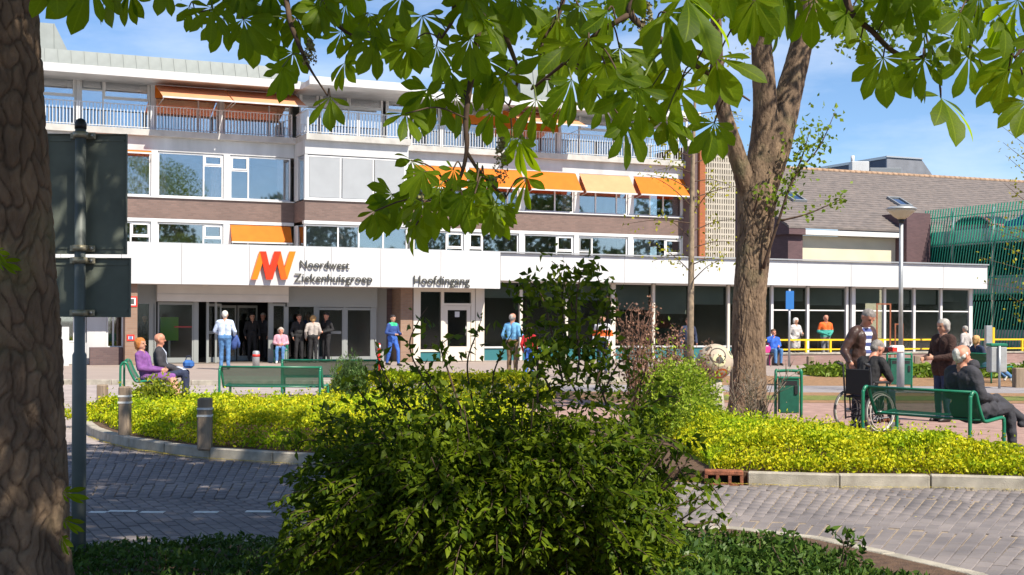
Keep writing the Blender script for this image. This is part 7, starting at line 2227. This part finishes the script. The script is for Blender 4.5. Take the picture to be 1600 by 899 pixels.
# --- entrance
p = G(351, 578)
pm = person('white haired man in a pale shirt and blue jeans walking to the doors', (p.x, p.y, 0), (-.12, 1), stand(stride=.10, wristR=(.26, .14, .98), elbowR=(.29, -.06, 1.12), elbowL=(-.29, .04, 1.13), wristL=(-.20, .26, 1.05)), wshirt, jeans, H_white, h=1.80, voxel=.015, bulk=1.08)
jk = pm.matrix_basis @ Vector((.27, .16, .98))
o = thing('carried_jacket', 'blue jacket hanging over the arm of the man in pale shirt', 'jacket', tuple(jk))
m_ = MB(cloth('jacket_blue', (.04, .08, .26))); m_.smooth = True
pr_ = [(-.10, .06), (-.12, -.02), (-.11, -.25), (-.06, -.38), (.05, -.36), (.10, -.2), (.12, -.02), (.08, .07)]
vs, fc = [], []
for i, yy in enumerate((-.07, -.03, .03, .07)):
    q = .8 if i in (0, 3) else 1.0
    vs += [(x_ * q, yy, z_ * q) for x_, z_ in pr_]
for i in range(3):
    for j in range(8): fc.append((i * 8 + j, i * 8 + (j + 1) % 8, (i + 1) * 8 + (j + 1) % 8, (i + 1) * 8 + j))
fc += [tuple(range(7, -1, -1)), tuple(range(24, 32))]
m_.add(vs, fc); m_.build('cloth', o); MB(cloth('jacket_blue', (.04, .08, .26))).tube([(.08, 0, -.02), (.14, .0, -.18), (.13, 0, -.32)], [.045, .04, .035], 8).build('sleeve', o)
p = G(437, 568)
person('person in a pink cardigan and jeans sitting beside the doors', (p.x, p.y + .2, 0), (.1, -1), sitp(.46, lean=-.04), cloth('pink', (.55, .30, .38)), jeans, H_grey, h=1.66, voxel=.018, hairstyle='bob', skin=M_skin_red, shoe=mat('shoe_white', (.7, .7, .68), .5))
ck = thing('green_chair', 'small green chair under the person in pink', 'chair', (p.x, p.y + .22, 0))
MB(M_green).bbox(-.22, .22, -.2, .2, .42, .455, .01).build('seat', ck); MB(M_green).bbox(-.22, .22, .2, .23, .5, .85, .01).build('backrest', ck)
for x_ in (-.2, .2):
    MB(M_green).tube([(x_, -.18, 0), (x_, -.18, .42)], .015, 6).build('leg', ck); MB(M_green).tube([(x_, .2, 0), (x_, .21, .85)], .015, 6).build('leg', ck)
person('man in dark clothes standing left in the group at the doors', on_plane(467, .85), (.4, -.9), stand(), black, black, H_brown, h=1.70, voxel=.02, skin=M_skin_red)
person('man in a blue shirt at the back of the group by the doors', on_plane(482, 1.5), (.0, -1), stand(), cloth('royal', (.03, .08, .30)), black, H_brown, h=1.76, voxel=.02, skin=M_skin_red)
person('woman in a pale grey jacket seen from behind at the doors', on_plane(489, .55), (-.2, .97), stand(wristR=(.2, .2, 1.0)), cloth('stone', (.40, .36, .34)), black, H_blond, h=1.66, voxel=.018, hairstyle='bob', bulk=1.05)
person('man in black clothes standing right in the group at the doors', on_plane(510, .75), (-.6, -.8), stand(wristL=(-.1, .25, 1.05)), black, black, H_dark, h=1.76, voxel=.02, skin=M_skin_red)
person('dim figure in black standing just inside the sliding doors', on_plane(394, 2.0), (.3, -.95), stand(), black, black, H_dark, h=1.72, voxel=.022)
person('dim figure inside the doors beside the dark opening', on_plane(411, 2.4), (-.3, -.95), stand(), charcoal, black, H_grey, h=1.74, voxel=.022, skin=M_skin_red)
person('dark haired person in a blue top behind the glass at the brick column', on_plane(226, 2.0), (.3, -.95), stand(), navy, black, H_dark, h=1.66, voxel=.022)
p = ground_at(613, 44.0)
person('person in blue with a green scarf striding past the side entrance', tuple(p), (.75, -.66), stand(stride=.32, wristL=(-.15, .28, 1.08), wristR=(.15, .25, 1.08), elbowL=(-.28, -.02, 1.12), elbowR=(.28, -.02, 1.12)), cloth('navy_blue', (.03, .07, .25)), cloth('royal_trouser', (.04, .13, .50)), H_dark, h=1.70, voxel=.018,
       patches=[(lambda x, y, z: (z > -.03) & (z < .10) & (np.hypot(x, y) < .17), cloth('green_scarf', (.03, .45, .22)))])
p = G(800, 588)
person('man in a light blue shirt and brown trousers behind the bush', (p.x, p.y, 0), (.5, .86), stand(wristR=(.22, .3, 1.1)), cloth('sky_blue', (.16, .42, .70)), cloth('brown_trouser', (.17, .11, .06)), H_grey, h=1.76, voxel=.018, hairstyle='fringe', skin=M_skin_red)
p = G(822, 589)
person('child in red with blue trousers beside the man in light blue', (p.x + .08, p.y, 0), (.3, .95), stand(), cloth('red', (.55, .02, .03)), cloth('royal_trouser', (.04, .13, .50)), H_brown, h=1.38, voxel=.018)
p = ground_at(941, 38.5)
person('person in white and orange half hidden by the arching shoots', tuple(p), (-.4, -.9), stand(), cloth('white', (.6, .6, .62)), dkjeans, H_brown, h=1.74, voxel=.02, patches=[(lambda x, y, z: (z < -.12) & (z > -.3), cloth('orange', (.75, .13, .02)))])
p = ground_at(1075, 41.0)
person('dark haired person in navy behind the dry shrub', tuple(p), (.2, -.95), stand(), navy, black, H_brown, h=1.66, voxel=.02, skin=M_skin_red)
# --- the couple on the left bench
cb = LBn + LBF * .42; ax2 = Vector((-LBF.y, LBF.x, 0))
p = cb + ax2 * .30 + LBF * .06
person('red haired woman in a purple cardigan on the left bench', (p.x, p.y, 0), (LBF.x, LBF.y - .3), sitp(.40, lean=-.12, kneeL=(-.09, .46, .50), kneeR=(.09, .46, .50), ankleL=(-.09, .60, .10), ankleR=(.09, .64, .10)), purple, purple, H_red, h=1.68, voxel=.014, hairstyle='bob', bulk=1.12, skirt=True, bare_leg=True, head_turn=.2)
p = cb + ax2 * .95 + LBF * .30
person('bald man in a dark jacket beside the woman in purple', (p.x, p.y, 0), (LBF.x, LBF.y - .1), sitp(.40, lean=-.04, wristL=(-.05, .34, .56), wristR=(.05, .36, .54)), charcoal, navy, H_salt, h=1.80, voxel=.014, hairstyle='none', patches=jacket_open(cloth('pale_shirt', (.45, .5, .62)), .06, -.5), bulk=1.1, skin=M_skin_red)
pb = p + LBF * .50
o = thing('blue_bag', 'small blue bag held on the knees of the bald man', 'bag', (pb.x, pb.y, 0)); 
MB(cloth('bag_blue', (.03, .12, .38))).bbox(-.10, .10, -.10, .10, .60, .76, .05).build('bag_body', o); MB(navy).tube(smooth_path([(-.06, 0, .75), (-.03, 0, .83), (.03, 0, .83), (.06, 0, .75)], 4), .01, 6).build('strap', o)
